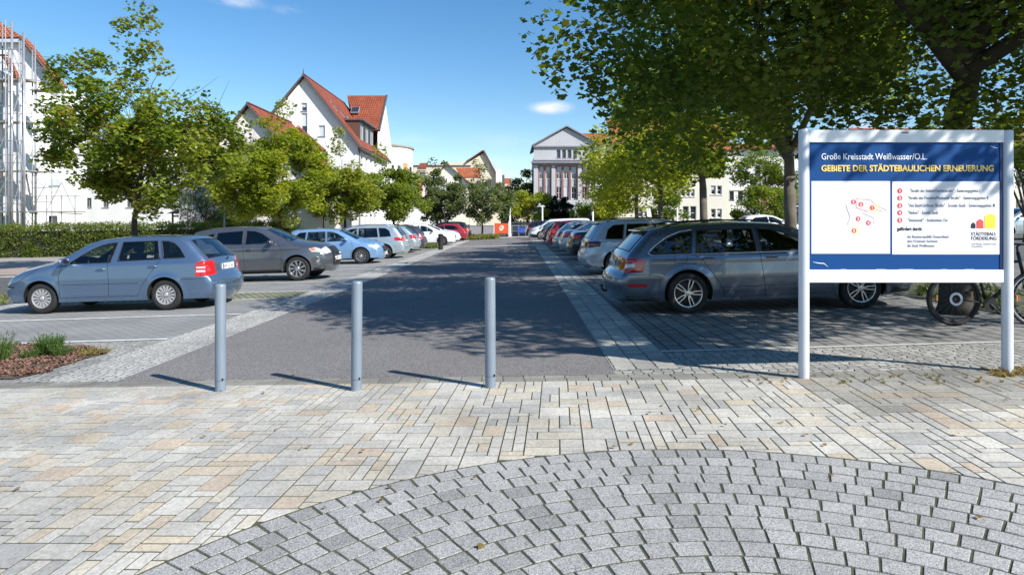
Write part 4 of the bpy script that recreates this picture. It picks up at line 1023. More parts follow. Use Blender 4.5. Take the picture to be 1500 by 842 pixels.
SUV = dict(L=4.30, W=1.77, belt=1.06, top=1.58, wr=.77, wf=3.44, r=.345, style='twist', sill=.28, vb=.88, vl=.62, tumble=.74, glass=(G_MID, G_DARK), crease=.92, ptf=.17,
    out=[(.14, .28), (.02, .38), (.0, .52), (.0, .66), (.06, .74), (.09, .84), (.12, 1.0), (.18, 1.12), (.42, 1.40), (.52, 1.48), (1.0, 1.56), (1.7, 1.58), (2.25, 1.54), (2.50, 1.47), (3.22, 1.09), (3.32, 1.06), (3.85, .97), (4.10, .89), (4.21, .78), (4.25, .60), (4.24, .42), (4.16, .28)],
    tags=ESTATE['tags'], crown=ESTATE['crown'],
    regions=[('winF', [(2.80, 1.09), (2.62, 1.24), (2.42, 1.37), (2.22, 1.44), (1.98, 1.46), (1.97, 1.08)]),
             ('winR', [(1.88, 1.46), (1.15, 1.42), (1.10, 1.10), (1.88, 1.08)]),
             ('winQ', [(1.06, 1.41), (.86, 1.36), (.72, 1.24), (.86, 1.12), (1.02, 1.10)]),
             ('taillight', [(.03, .80), (.40, .88), (.40, .98), (.10, 1.04)]),
             ('amber', [(3.80, .87), (3.93, .83), (3.97, .90), (3.86, .92)]),
             ('headlight', [(3.78, .90), (3.86, .81), (4.3, .73), (4.3, .95), (3.95, .94)]),
             ('trim', [(-.1, .26), (.42, .30), (.40, .40), (-.1, .45)]), ('trim', [(3.86, .25), (4.4, .25), (4.4, .38), (3.90, .36)]), ('trim', [(1.2, .20), (3.0, .20), (3.0, .335), (1.2, .335)])],
    gaps=[[(1.93, 1.47), (1.92, 1.05), (1.93, .60), (1.95, .36)], [(1.08, 1.43), (1.03, 1.08), (1.18, .85), (1.28, .60), (1.3, .36)], [(2.92, 1.07), (3.02, .85), (2.98, .36)], [(1.3, .36), (2.98, .36)], [(3.3, 1.02), (3.75, .93)]],
    handles=[(2.10, .93), (1.14, .95)], mirror=(2.72, 1.07), tail_z=(.80, 1.03), head_z=(.74, .88), grille_z=(.42, .86), vgr=.60, seat=2.2, cowl=3.15, plate_r=.86, plate_f=.60, extra=[extra_suv], rails=None, aerial=(.7, 1.56))
MPV = dict(L=4.2, W=1.76, belt=1.0, top=1.56, wr=.82, wf=3.40, r=.315, style='ten', sill=.23, vb=.88, vl=.66, tumble=.77, glass=(G_MID, G_DARK),
    out=[(.14, .25), (.02, .34), (.0, .46), (.0, .62), (.05, .68), (.07, .80), (.09, 1.0), (.13, 1.06), (.36, 1.42), (.46, 1.50), (.9, 1.56), (1.6, 1.575), (2.2, 1.53), (2.45, 1.46), (3.20, 1.04), (3.32, .99), (3.8, .88), (4.0, .78), (4.11, .66), (4.15, .50), (4.14, .36), (4.06, .24)],
    tags=ESTATE['tags'], crown=ESTATE['crown'],
    regions=[('winF', [(2.86, 1.03), (2.62, 1.2), (2.38, 1.35), (2.2, 1.42), (1.96, 1.44), (1.98, 1.01)]),
             ('winR', [(1.88, 1.445), (1.14, 1.44), (1.08, 1.02), (1.90, 1.01)]),
             ('winQ', [(1.06, 1.44), (.78, 1.42), (.62, 1.30), (.54, 1.04), (1.0, 1.02)]),
             ('taillight', [(.03, .80), (.38, .83), (.42, .97), (.30, .985), (.08, .98)]),
             ('headlight', [(3.68, .80), (3.80, .70), (4.3, .64), (4.3, .80), (3.85, .85)])],
    gaps=[[(1.92, 1.46), (1.94, 1.0), (1.95, .60), (1.97, .30)], [(1.08, 1.45), (1.02, 1.0), (1.18, .82), (1.32, .56), (1.34, .30)], [(3.0, 1.0), (3.06, .76), (3.0, .30)], [(1.34, .30), (3.0, .30)], [(3.35, .94), (3.7, .86)]],
    handles=[(2.12, .90), (1.16, .91)], mirror=(2.80, 1.03), tail_z=(.80, .98), head_z=(.66, .80), grille_z=(.42, .66), vgr=.45, seat=2.25, cowl=3.15, plate_r=.78, plate_f=.42, spoiler=(.34, 1.50))
HATCH = dict(L=4.0, W=1.72, belt=.95, top=1.44, wr=.74, wf=3.25, r=.30, style='five', sill=.22, vb=.86, vl=.62, tumble=.75, glass=(G_MID, G_DARK),
    out=[(.14, .24), (.02, .34), (.0, .46), (.0, .60), (.06, .66), (.10, .80), (.16, .94), (.22, 1.0), (.62, 1.34), (.76, 1.40), (1.2, 1.44), (1.7, 1.44), (2.1, 1.38), (2.28, 1.32), (2.95, .98), (3.1, .93), (3.6, .80), (3.82, .70), (3.93, .60), (3.96, .48), (3.95, .36), (3.88, .24)],
    tags=ESTATE['tags'], crown=ESTATE['crown'],
    regions=[('winF', [(2.68, .98), (2.45, 1.13), (2.24, 1.24), (2.08, 1.30), (1.86, 1.32), (1.90, .965)]),
             ('winR', [(1.78, 1.325), (1.05, 1.29), (.80, 1.14), (.66, 1.0), (1.82, .965)]),
             ('taillight', [(.03, .74), (.30, .76), (.40, .94), (.26, .965), (.14, .93)]),
             ('headlight', [(3.45, .76), (3.6, .66), (4.1, .58), (4.1, .74), (3.62, .82)])],
    gaps=[[(1.82, 1.34), (1.86, .95), (1.86, .55), (1.88, .28)], [(1.0, 1.0), (1.06, .80), (1.2, .55), (1.24, .28)], [(2.82, .95), (2.88, .72), (2.84, .28)], [(1.24, .28), (2.84, .28)]],
    handles=[(2.0, .86), (1.1, .88)], mirror=(2.62, .98), tail_z=(.74, .95), head_z=(.60, .74), grille_z=(.42, .60), vgr=.45, seat=2.15, cowl=2.95, plate_r=.66, plate_f=.40)
SALOON = dict(L=4.5, W=1.80, belt=.94, top=1.40, wr=1.0, wf=3.72, r=.315, style='ten', sill=.21, vb=.86, vl=.50, tumble=.72, glass=(G_MID, G_MID),
    out=[(.12, .24), (.02, .34), (.0, .46), (.0, .62), (.05, .70), (.07, .84), (.12, .98), (.22, 1.03), (.62, 1.04), (1.22, 1.34), (1.5, 1.385), (2.0, 1.41), (2.45, 1.37), (2.65, 1.32), (3.35, .97), (3.5, .93), (4.05, .82), (4.3, .72), (4.42, .60), (4.45, .48), (4.44, .36), (4.36, .24)],
    tags=['body'] * 8 + ['rear_window'] + ['body'] * 4 + ['windscreen'] + ['body'] * 7, crown=ESTATE['crown'],
    regions=[('winF', [(3.02, .98), (2.80, 1.12), (2.58, 1.23), (2.4, 1.28), (2.16, 1.30), (2.18, .965)]),
             ('winR', [(2.08, 1.30), (1.60, 1.275), (1.38, 1.22), (1.02, 1.02), (1.1, .985), (2.10, .965)]),
             ('taillight', [(.02, .76), (.28, .78), (.36, .92), (.26, .955), (.06, .95)]),
             ('headlight', [(3.98, .78), (4.1, .66), (4.6, .60), (4.6, .76), (4.1, .82)])],
    gaps=[[(2.12, 1.32), (2.14, .95), (2.16, .55), (2.18, .28)], [(1.26, .98), (1.34, .80), (1.5, .55), (1.54, .28)], [(3.2, .95), (3.26, .72), (3.2, .28)], [(1.54, .28), (3.2, .28)], [(.1, .97), (.6, 1.0)]],
    handles=[(2.32, .87), (1.42, .89)], mirror=(2.96, .98), tail_z=(.76, .955), head_z=(.62, .76), grille_z=(.44, .64), vgr=.4, seat=2.4, cowl=3.3, plate_r=.82, plate_f=.40)
VAN = dict(L=4.9, W=1.85, belt=1.12, top=1.80, wr=.95, wf=3.95, r=.33, style='five', sill=.26, vb=.86, vl=.60, tumble=.86, glass=(G_MID, G_DARK), ptf=.16,
    out=[(.05, .26), (.0, .36), (.0, .50), (.0, .66), (.02, .9), (.04, 1.1), (.06, 1.4), (.09, 1.6), (.12, 1.72), (.26, 1.82), (.8, 1.84), (2.0, 1.85), (3.0, 1.83), (3.28, 1.78), (3.98, 1.22), (4.1, 1.16), (4.5, 1.02), (4.68, .90), (4.78, .75), (4.83, .58), (4.83, .40), (4.76, .26)],
    tags=['body'] * 13 + ['windscreen'] + ['body'] * 7, crown=ESTATE['crown'],
    regions=[('winF', [(3.86, 1.17), (3.62, 1.38), (3.35, 1.60), (3.0, 1.64), (2.98, 1.14)]),
             ('taillight', [(.0, .9), (.14, .9), (.14, 1.3), (.0, 1.3)]),
             ('headlight', [(4.25, 1.0), (4.4, .84), (5, .76), (5, .98), (4.45, 1.06)]), ('trim', [(4.3, .2), (5, .2), (5, .52), (4.35, .50)])],
    gaps=[[(2.92, 1.7), (2.92, .34)], [(4.02, 1.1), (4.05, .8)], [(2.92, .34), (3.5, .34)], [(1.5, 1.7), (1.5, .34)]],
    handles=[(3.06, 1.0)], mirror=(3.84, 1.18), head_z=(.78, .96), grille_z=(.5, .74), vgr=.5, seat=3.0, cowl=4.0, plate_r=.7, plate_f=.5)

PB = paint('paint_steel_blue', srgb(98, 122, 150), .65, .28)
POC = paint('paint_greyish_blue', srgb(104, 114, 128), .7, .28)
PGR = paint('paint_graphite', srgb(106, 108, 114), .7, .28)
PLB = paint('paint_light_blue', srgb(128, 166, 205), .45, .35)
PSI = paint('paint_silver', srgb(178, 190, 196), .6, .33)
PSB = paint('paint_silver_blue', srgb(172, 184, 200), .6, .33)
PBK = paint('paint_black', (.012, .013, .016, 1), .2, .25)
PDG = paint('paint_dark_grey', (.05, .052, .065, 1), .4, .3)
PWH = paint('paint_white', (.74, .75, .76, 1), 0, .4)
PRD = paint('paint_red', (.42, .02, .02, 1), .1, .35)
PRS = paint('paint_crimson', (.30, .015, .03, 1), .2, .35)
PMA = paint('paint_maroon_grey', (.10, .06, .06, 1), .4, .3)

CL = 'cars parked in the left row'; CR_G = 'cars parked in the right row'
def carX(tail, L, heading): return tail + heading * L / 2
make_car('estate_car', 'steel blue estate car, nearest of the left row, tail light and plate facing the lane', 'car', CL, ESTATE, PB, (-5.76 - 2.06, 13.56), -1, rimm=M_HUBW, res=.04, sx=.975, sz=.985)
make_car('compact_suv', 'graphite grey compact suv with twisted-spoke wheels parked nose to the lane', 'car', CL, SUV, PGR, (-9.55 + 2.15, 19.72), 1, res=.045)
make_car('hatchback', 'light blue high-roofed hatchback parked nose to the lane', 'car', CL, MPV, PLB, (-9.2 + 2.0, 27.1), 1, res=.06, sx=.93, sz=.91, sw=.96, glass=(G_MID, G_MID))
make_car('estate_car', 'pale silver estate car with red tail lights beside the light blue hatchback', 'car', CL, dict(MPV, rails=(.6, 2.6, 1.6), railm=M_CHROME), PSI, (-4.85 - 2.25, 30.6), -1, res=.06, sx=1.08, sz=.96, style='five')
make_car('hatchback', 'silver hatchback of which only the bright red tail lamp and bumper show', 'car', CL, HATCH, PSI, (-5.05 - 2.0, 35.9), -1, res=.08, detail=1)
make_car('estate_car', 'dark grey estate car with pinkish tail lamps before the black bollard', 'car', CL, dict(ESTATE2, extra=[], rails=(.75, 2.75, 1.45)), PDG, (-5.05 - 2.25, 38.6), -1, res=.08, detail=1, sz=1.0, sx=.97, rimm=M_RIM)
make_car('family_car', 'white high family car nose to the lane behind the black bollard', 'car', CL, MPV, PWH, (-4.0 - 2.1, 46.2), 1, res=.08, detail=1, sx=1.02, sz=.96)
make_car('saloon_car', 'low white saloon car beside the red car', 'car', CL, SALOON, PWH, (-4.1 - 2.2, 51.2), 1, res=.08, detail=1)
make_car('hatchback', 'crimson red hatchback near the far end of the left row', 'car', CL, HATCH, PRS, (-3.75 - 2.0, 55.6), -1, res=.08, detail=1)
make_car('estate_car', 'black estate car at the far end of the left row', 'car', CL, dict(ESTATE2, extra=[]), PBK, (-3.7 - 2.3, 58.9), -1, res=.1, detail=1, sz=1.10)
make_car('estate_car', 'blue-grey estate car with tow hook and chrome window line, nearest of the right row', 'car', CR_G, ESTATE2, POC, (1.68 + 2.33, 11.12), 1, res=.04, sz=.95, rot=.0)
make_car('hatchback', 'silver-blue high-roofed hatchback with round dark tail lamps', 'car', CR_G, dict(MPV, rails=(.6, 2.6, 1.6)), PSB, (1.98 + 2.1, 18.45), 1, res=.05, sz=.93, lights=M_DARKRED, rimm=M_RIM)
make_car('saloon_car', 'black saloon car with dark red lamps in the right row', 'car', CR_G, SALOON, PBK, (2.2 + 2.25, 25.1), 1, res=.07, detail=1)
make_car('saloon_car', 'silver saloon car with red lamps behind the black saloon', 'car', CR_G, SALOON, PSB, (2.15 + 2.25, 28.6), 1, res=.07, detail=1)
make_car('hatchback', 'small pale silver hatchback beside the red car of the right row', 'car', CR_G, HATCH, PSI, (2.1 + 2.0, 32.3), 1, res=.08, detail=1, sz=.97)
make_car('hatchback', 'bright red hatchback in the right row', 'car', CR_G, dict(MPV, spoiler=(.34, 1.5)), PRD, (2.0 + 2.1, 36.3), 1, res=.08, detail=1, sz=.92)
make_car('hatchback', 'dark maroon grey small car left of the bright red hatchback', 'car', CR_G, HATCH, PMA, (2.0 + 2.0, 42.3), 1, res=.1, detail=1, sz=.97)
make_car('hatchback', 'light grey small car just in front of the white van', 'car', CR_G, HATCH, PSI, (2.0 + 2.0, 46.0), 1, res=.1, detail=1, sz=.98)
make_car('delivery_van', 'white delivery van parked nose to the lane at the far end', 'van', CR_G, VAN, PWH, (1.35 + 2.45, 52.6), -1, res=.1, detail=1, sx=1.0, sz=.85)
make_car('suv', 'black suv beyond the nose of the white van', 'car', CR_G, SUV, PBK, (1.25 + 2.15, 58.4), 1, res=.1, detail=1, sz=.93)
make_car('saloon_car', 'dark car driving on the cross street behind the orange banner', 'car', 'cars on the cross street', SALOON, PDG, (.9, 68.5), 1, res=.12, detail=1)
make_car('camper_van', 'white van partly hidden under the trees beyond the hedge', 'van', 'cars on the cross street', VAN, PWH, (-20.5, 54), -1, res=.12, detail=1, sz=1.1)
make_car('saloon_car', 'silver car behind the right sign post at the picture edge', 'car', 'cars on the right street', HATCH, PSI, (24.6, 32), -1, res=.1, detail=1)
make_car('saloon_car', 'white car on the street behind the shrub by the red-roofed shop', 'car', 'cars on the right street', HATCH, PWH, (15.6, 40.5), 1, res=.1, detail=1)
# ------------------------------------------------------------------ buildings
M_WHITE = mat('white_render', (.74, .73, .71), .9, var=.07, scale=.8, bump=.15, bscale=40)
M_WARM = mat('rosy_white_render', (.72, .66, .63), .9, var=.07, scale=.8, bump=.15, bscale=40)
M_CREAM = mat('cream_render', (.68, .60, .46), .9, var=.08, scale=.6, bump=.15, bscale=40)
M_CREAM2 = mat('pale_cream_render', (.72, .68, .57), .9, var=.08, scale=.6)
M_LILAC = mat('lilac_grey_render', (.44, .44, .465), .9, var=.10, scale=.5, bump=.2, bscale=20)
M_LILACD = mat('grey_cornice_stone', (.22, .22, .25), .85, var=.15, scale=1)
M_REDFR = mat('brick_red_mullion', (.27, .12, .10), .7, var=.15, scale=2)
M_ORANGE = mat('orange_panel', (.55, .27, .12), .8, var=.12, scale=1)
M_FRAME = mat('white_window_frame', (.72, .72, .70), .5, var=.05)
M_GREYFR = mat('grey_window_frame', (.25, .26, .28), .5, var=.08)
M_PANE = mat('window_glass', (.035, .045, .055), .06, spec=.9, var=.5, scale=.5)
M_PANEB = mat('window_blind', (.55, .57, .60), .3, spec=.6, var=.25, scale=.4)
M_TILE = brickmat('roof_tiles', (.42, .115, .055), (.34, .085, .04), (.11, .03, .02), .24, .33, .16, .9, uv=True, noisy=.2, fine=30, rough=.7)
M_TILEN = brickmat('roof_tiles_orange', (.52, .17, .07), (.44, .13, .055), (.15, .05, .03), .24, .33, .16, .9, uv=True, noisy=.2, fine=30, rough=.7)
M_ZINC = mat('dark_zinc', (.12, .12, .13), .45, .4, var=.15)
M_BROWN = mat('dark_brown_trim', (.11, .05, .035), .7, var=.15)
M_STEEL = mat('galvanised_steel', (.50, .51, .53), .42, .7, var=.15, scale=10)
M_PLANK = mat('scaffold_plank', (.30, .27, .22), .85, var=.25, scale=4)

class Wall:
    """upright wall in a plane: o = left foot (x,y,z), d = unit direction to the right as seen from outside"""
    def __init__(s, o, d): s.o = Vector(o); s.d = Vector((d[0], d[1], 0)).normalized(); s.n = Vector((s.d.y, -s.d.x, 0))
    def p(s, u, z, out=0.0): return s.o + s.d * u + Vector((0, 0, z)) + s.n * out
    def quadbox(s, mb, u0, u1, z0, z1, o0, o1):
        vs = [s.p(u, z, o) for o in (o1, o0) for u, z in ((u0, z0), (u1, z0), (u1, z1), (u0, z1))]
        mb.add(vs, [(0, 1, 2, 3), (7, 6, 5, 4), (0, 4, 5, 1), (1, 5, 6, 2), (2, 6, 7, 3), (3, 7, 4, 0)])
    def build(s, name, poly, holes, m, parent, depth=.18):
        V = [Vector(p) for p in poly]; E = [(i, (i + 1) % len(poly)) for i in range(len(poly))]
        for (u0, z0, u1, z1) in holes:
            o = len(V); V += [Vector((u0, z0)), Vector((u1, z0)), Vector((u1, z1)), Vector((u0, z1))]; E += [(o, o + 1), (o + 1, o + 2), (o + 2, o + 3), (o + 3, o)]
        cv, ce, cf, *_ = delaunay_2d_cdt(V, E, [], 0, 1e-5); mb = MB(); vs = [s.p(v.x, v.y) for v in cv]; fs = []
        for f in cf:
            cx = sum(cv[i].x for i in f) / 3; cz = sum(cv[i].y for i in f) / 3
            if not inpoly(cx, cz, poly) or any(u0 < cx < u1 and z0 < cz < z1 for u0, z0, u1, z1 in holes): continue
            fs.append(tuple(f))
        mb.add(vs, fs)
        for (u0, z0, u1, z1) in holes:
            a = [s.p(u0, z0), s.p(u1, z0), s.p(u1, z1), s.p(u0, z1)]; b = [s.p(u0, z0, -depth), s.p(u1, z0, -depth), s.p(u1, z1, -depth), s.p(u0, z1, -depth)]
            mb.add(a + b, [(i, i + 4, (i + 1) % 4 + 4, (i + 1) % 4) for i in range(4)])
        return mb.build(name, m, parent)
    def window(s, h, parent, frame=None, pane=None, depth=.16, cols=2, rows=1, fw=.07, sill=True, blind=0.0, name='window'):
        u0, z0, u1, z1 = h; frame = frame or M_FRAME; mb = MB(); o0, o1 = -depth - .04, -depth + .03
        s.quadbox(mb, u0, u0 + fw, z0, z1, o0, o1); s.quadbox(mb, u1 - fw, u1, z0, z1, o0, o1)
        s.quadbox(mb, u0 + fw, u1 - fw, z0, z0 + fw, o0, o1); s.quadbox(mb, u0 + fw, u1 - fw, z1 - fw, z1, o0, o1)
        for k in range(1, cols): c = u0 + (u1 - u0) * k / cols; s.quadbox(mb, c - fw * .4, c + fw * .4, z0 + fw, z1 - fw, o0, o1 - .004)
        for k in range(1, rows): c = z0 + (z1 - z0) * k / rows; s.quadbox(mb, u0 + fw, u1 - fw, c - fw * .3, c + fw * .3, o0, o1 - .006)
        if sill: s.quadbox(mb, u0 - .06, u1 + .06, z0 - .06, z0 - .001, -depth, .06)
        w = mb.build(name, frame, parent)
        m = MB(); m.add([s.p(u0, z0, -depth), s.p(u1, z0, -depth), s.p(u1, z1, -depth), s.p(u0, z1, -depth)], [(0, 1, 2, 3)]); m.build('pane', pane or M_PANE, w)
        if blind > 0:
            zb = z1 - (z1 - z0) * blind; m = MB(); s.quadbox(m, u0 + .02, u1 - .02, zb, z1 - .01, -depth + .032, -depth + .05); m.build('blind', M_PANEB, w)
        return w
GB = 'houses round the car park'
def px_hole(px0, py0, px1, py1, t, ux):            # a window given where it stands on a wall facing the camera at distance t
    return (XA(px0, t) - ux, ZA(py1, t), XA(px1, t) - ux, ZA(py0, t))

# --- B0: scaffolded white house, far left
T0 = 47.0
b = thing('scaffolded_house', 'white house with orange tiled roof behind scaffolding at the left edge', 'house', (-38, T0, -1.3)); inv = Matrix.Translation(-b.location)
def local(objs, root):
    for o in objs: o.location = -Vector(root.location)
xl, xr0 = -47.0, XA(108, T0)
w = Wall((xl, T0, 0), (1, 0)); uu = lambda px: XA(px, T0) - xl
zl = -1.6; pk = [(0, zl), (uu(88), zl), (uu(88), ZA(127, T0)), (uu(36), ZA(60, T0)), (0, ZA(60, T0))]
holes = [px_hole(a, bb, c, d, T0, xl) for a, bb, c, d in ((-40, 110, -10, 150), (8, 88, 14, 100), (36, 190, 46, 215), (44, 318, 58, 330), (64, 316, 84, 332), (-40, 180, -10, 240), (-40, 280, -10, 318))]
sc_ = [w.build('wall', pk, holes, M_WHITE, b)]
sc_ += [w.window(h, b, M_GREYFR, blind=.3 if k % 2 else 0) for k, h in enumerate(holes)]
mb = MB(); w.quadbox(mb, 0, uu(88), ZA(272, T0), ZA(262, T0), .0, .10); w.quadbox(mb, 0, uu(36), ZA(64, T0), ZA(58, T0), .0, .35); sc_.append(mb.build('cornice', mat('pale_blue_band', (.50, .56, .64), .8, var=.1), b))
w2 = Wall((XA(88, T0), T0, 0), (0.0, 1)); sc_.append(w2.build('wall', [(0, zl), (3, zl), (3, ZA(127, T0)), (0, ZA(127, T0))], [], M_WHITE, b))
mb = MB(); rr0 = (XA(36, T0) - .1, T0 - .35, ZA(58, T0)); ap = (XA(0, T0) - 4.5, T0 + 3.5, ZA(58, T0) + 4.6)
mb.slab((XA(-160, T0), T0 + 2, ZA(29, T0 + 2)), (XA(-4, T0 + 2), T0 + 2, ZA(31, T0 + 2)), (rr0[0] + .3, rr0[1], rr0[2] - .05), (XA(-160, T0), rr0[1], rr0[2] - .05), .12)
mb.slab((rr0[0], T0 + .3, rr0[2]), (rr0[0], T0 - .3, rr0[2]), (XA(89, T0) + .2, T0 - .3, ZA(129, T0)), (XA(89, T0) + .2, T0 + .3, ZA(129, T0)), .16); sc_.append(mb.build('roof', M_TILEN, b))
mb = MB(); mb.tube([(rr0[0] + .1, T0 - .40, rr0[2] + .02), (XA(89, T0) + .2, T0 - .36, ZA(129, T0) - .06)], .11, 6); sc_.append(mb.build('barge_board', M_BROWN, b))
# projecting stair bay at the left edge and glass front
w3 = Wall((xl, T0 - 3.5, 0), (1, 0)); u3 = XA(17, T0 - 3.5) - xl
hs = [px_hole(-30, a, 3, c, T0 - 3.5, xl) for a, c in ((150, 180), (208, 232), (262, 300))]
sc_.append(w3.build('bay_wall', [(0, zl), (u3, zl), (u3, ZA(112, T0 - 3.5)), (u3 - 2.0, ZA(88, T0 - 3.5)), (0, ZA(88, T0 - 3.5))], hs, M_WHITE, b)); sc_ += [w3.window(h, b, M_GREYFR, pane=mat('greenish_glass', (.25, .36, .34), .1, spec=.8, var=.2)) for h in hs]
w4 = Wall((xl + u3, T0 - 3.5, 0), (0, 1)); sc_.append(w4.build('bay_wall', [(0, zl), (3.5, zl), (3.5, ZA(112, T0 - 3.5)), (0, ZA(112, T0 - 3.5))], [], M_WHITE, b))
mb = MB(); y_ = T0 - 3.9; mb.slab((xl, y_, ZA(82, y_)), (XA(4, y_), y_, ZA(82, y_)), (XA(4, y_), y_ + .5, ZA(80, y_)), (xl, y_ + .5, ZA(80, y_)), .1); mb.slab((XA(4, y_), y_ + .6, ZA(84, y_)), (XA(4, y_), y_, ZA(84, y_)), (XA(18, y_), y_, ZA(114, y_)), (XA(18, y_), y_ + .6, ZA(114, y_)), .12); sc_.append(mb.build('bay_roof', M_TILEN, b))
local(sc_, b)
# the scaffold
sf = thing('scaffold', 'galvanised steel scaffold with plank decks on the white house', 'scaffold', (-33, 43.4, -1.2)); so = []
ys0, ys1 = 42.3, 43.3; xsS = [XA(-45, 42.3), XA(-14, 42.3), XA(17.5, 42.3), XA(21.5, 42.8), XA(35, 42.3), XA(47.5, 43.3), XA(53, 43.3)]
tops = [20, 20, 32, 70, 48, 60, 95]
for i, x in enumerate(xsS):
    for y in ((ys0, ys1) if i not in (3,) else (ys0,)):
        m = MB(); m.tube([(x, y, -1.4), (x, y, ZA(tops[i] + (14 if y == ys1 else 0), y))], .045 if i != 2 else .075, 6); so.append(m.build('standard', M_STEEL, sf, smooth=True))
for lv in (116, 178, 250, 310):
    z = ZA(lv, ys0); m = MB(); m.box(((xsS[0] + xsS[4]) / 2, (ys0 + ys1) / 2, z), (xsS[4] - xsS[0] + .2, .95, .07)); so.append(m.build('deck', M_PLANK, sf))
    for dz in (.5, 1.0, 1.9):
        m = MB(); m.tube([(xsS[0], ys0 - .04, z + dz), (xsS[4], ys0 - .04, z + dz)], .024, 5); so.append(m.build('guard_rail', M_STEEL, sf))
    m = MB(); m.tube([(xsS[4], ys0, z + .02), (XA(115, 43.3), 43.9, z - .15)], .024, 5); so.append(m.build('ledger', M_STEEL, sf))
for a, c, p0, p1 in ((4, 2, 116, 70), (2, 4, 250, 200), (0, 1, 250, 178), (1, 2, 310, 250), (1, 2, 116, 70), (2, 4, 178, 116), (4, 2, 250, 178), (2, 4, 310, 250), (1, 2, 250, 178), (0, 1, 178, 116)):
    m = MB(); m.tube([(xsS[a], ys0 - .06, ZA(p0, ys0)), (xsS[c], ys0 - .06, ZA(p1, ys0))], .024, 5); so.append(m.build('diagonal_brace', M_STEEL, sf))
z = ZA(310, 43.5); m = MB(); m.box((XA(82, 43.5), 43.6, z), (XA(118, 43.5) - XA(46, 43.5), .9, .07)); so.append(m.build('deck', M_PLANK, sf))
for px_ in (68, 90, 110):
    m = MB(); m.tube([(XA(px_, 43.3), 43.3, -1.4), (XA(px_, 43.3), 43.3, z + 1.1)], .03, 6); so.append(m.build('standard', M_STEEL, sf))
for k, (a, c) in enumerate(((46, 68), (68, 90), (110, 90))):
    m = MB(); m.tube([(XA(a, 43.2), 43.2, z), (XA(c, 43.2), 43.2, z + 1.9)], .024, 5); so.append(m.build('diagonal_brace', M_STEEL, sf))
m = MB(); m.tube([(XA(46, 43.2), 43.2, z + 1.0), (XA(118, 43.2), 43.2, z + 1.0)], .024, 5); so.append(m.build('guard_rail', M_STEEL, sf))
for lv in (72, 84, 100, 135, 160, 205, 228, 275, 296):
    for a, c, yy in ((47.5, 53, 43.3), (53, 76, 43.3)):
        if lv < 100 and a == 53: continue
        m = MB(); m.tube([(XA(a, yy), yy, ZA(lv, yy)), (XA(c, yy), yy, ZA(lv, yy))], .024, 5); so.append(m.build('ledger', M_STEEL, sf))
for px_ in (-30, 8, 28): m = MB(); m.tube([(XA(px_, 42.2), 42.2, -1.4), (XA(px_, 42.2), 42.2, ZA(30 if px_ < 9 else 60, 42.2))], .03, 6); so.append(m.build('standard', M_STEEL, sf))
m = MB(); m.tube([(XA(76, 43.3), 43.3, -1.4), (XA(76, 43.3), 43.3, ZA(128, 43.3))], .03, 6); so.append(m.build('standard', M_STEEL, sf))
for lv in (133, 190, 252): m = MB(); m.box((XA(62, 43.4), 43.5, ZA(lv, 43.4)), (XA(76, 43.4) - XA(48, 43.4), .8, .06)); so.append(m.build('deck', M_PLANK, sf))
for lv in (0, 58, 118): m = MB(); m.tube([(XA(53, 43.2), 43.2, ZA(133 + lv, 43.2)), (XA(76, 43.2), 43.2, ZA(100 + lv, 43.2))], .022, 5); so.append(m.build('diagonal_brace', M_STEEL, sf))
m = MB(); m.tube([(XA(38, 42.9), 42.9, ZA(255, 42.9)), (XA(49, 42.9), 42.9, ZA(312, 42.9))], .05, 6); so.append(m.build('ladder', M_ZINC, sf))
local(so, sf)

def gable_house(name, label, apex, rowpx, tF, xL, xR, eL, eR, depth, wallm, tile, holes=[], base=-2, over=.35, dark=M_ZINC, frames=None, blinds=None, sidewin=None, roofright=True):
    """gable facing the camera; ridge runs away from it. apex=(x,z), eaves heights eL,eR"""
    b = thing(name, label, 'house', ((xL + xR) / 2, tF, base), 0); L_ = []
    w = Wall((xL, tF, 0), (1, 0)); ax, az = apex
    poly = [(0, base), (xR - xL, base), (xR - xL, eR), (ax - xL, az), (0, eL)]
    L_.append(w.build('gable_wall', poly, holes, wallm, b))
    for k, h in enumerate(holes): L_.append(w.window(h, b, frames or M_GREYFR, blind=(blinds or {}).get(k, 0), cols=1))
    wr_ = Wall((xR, tF, 0), (0, 1)); sh = sidewin or []
    L_.append(wr_.build('side_wall', [(0, base), (depth, base), (depth, eR), (0, eR)], sh, wallm, b)); L_ += [wr_.window(h, b, M_FRAME) for h in sh]
    wl = Wall((xL, tF + depth, 0), (0, -1)); L_.append(wl.build('side_wall', [(0, base), (depth, base), (depth, eL), (0, eL)], [], wallm, b))
    sR = (az - eR) / (xR - ax); sL = (az - eL) / (ax - xL)
    mb = MB(); y0, y1 = tF - over, tF + depth + over
    mb.slab((ax, y1, az + .04), (ax, y0, az + .04), (xR + over, y0, eR - sR * over + .04), (xR + over, y1, eR - sR * over + .04), .16)
    mb.slab((ax, y0, az + .04), (ax, y1, az + .04), (xL - over, y1, eL - sL * over + .04), (xL - over, y0, eL - sL * over + .04), .16); L_.append(mb.build('roof', tile, b))
    mb = MB(); mb.tube([(xR + over, y0 - .03, eR - sR * over + .08), (ax, y0 - .03, az + .14), (xL - over, y0 - .03, eL - sL * over + .08)], .10, 5); L_.append(mb.build('barge_board', dark, b))
    mb = MB(); mb.tube([(ax, y0, az + .20), (ax, y1, az + .20)], .12, 6); L_.append(mb.build('ridge_tiles', tile, b))
    mb = MB(); mb.tube([(xR + over + .06, y0, eR - sR * over + .02), (xR + over + .06, y1, eR - sR * over + .02)], .09, 6); mb.tube([(xR + .12, y0 + .6, eR - sR * over), (xR + .12, y0 + .6, base)], .05, 6); L_.append(mb.build('gutter', M_ZINC, b))
    return b, L_, w, wr_
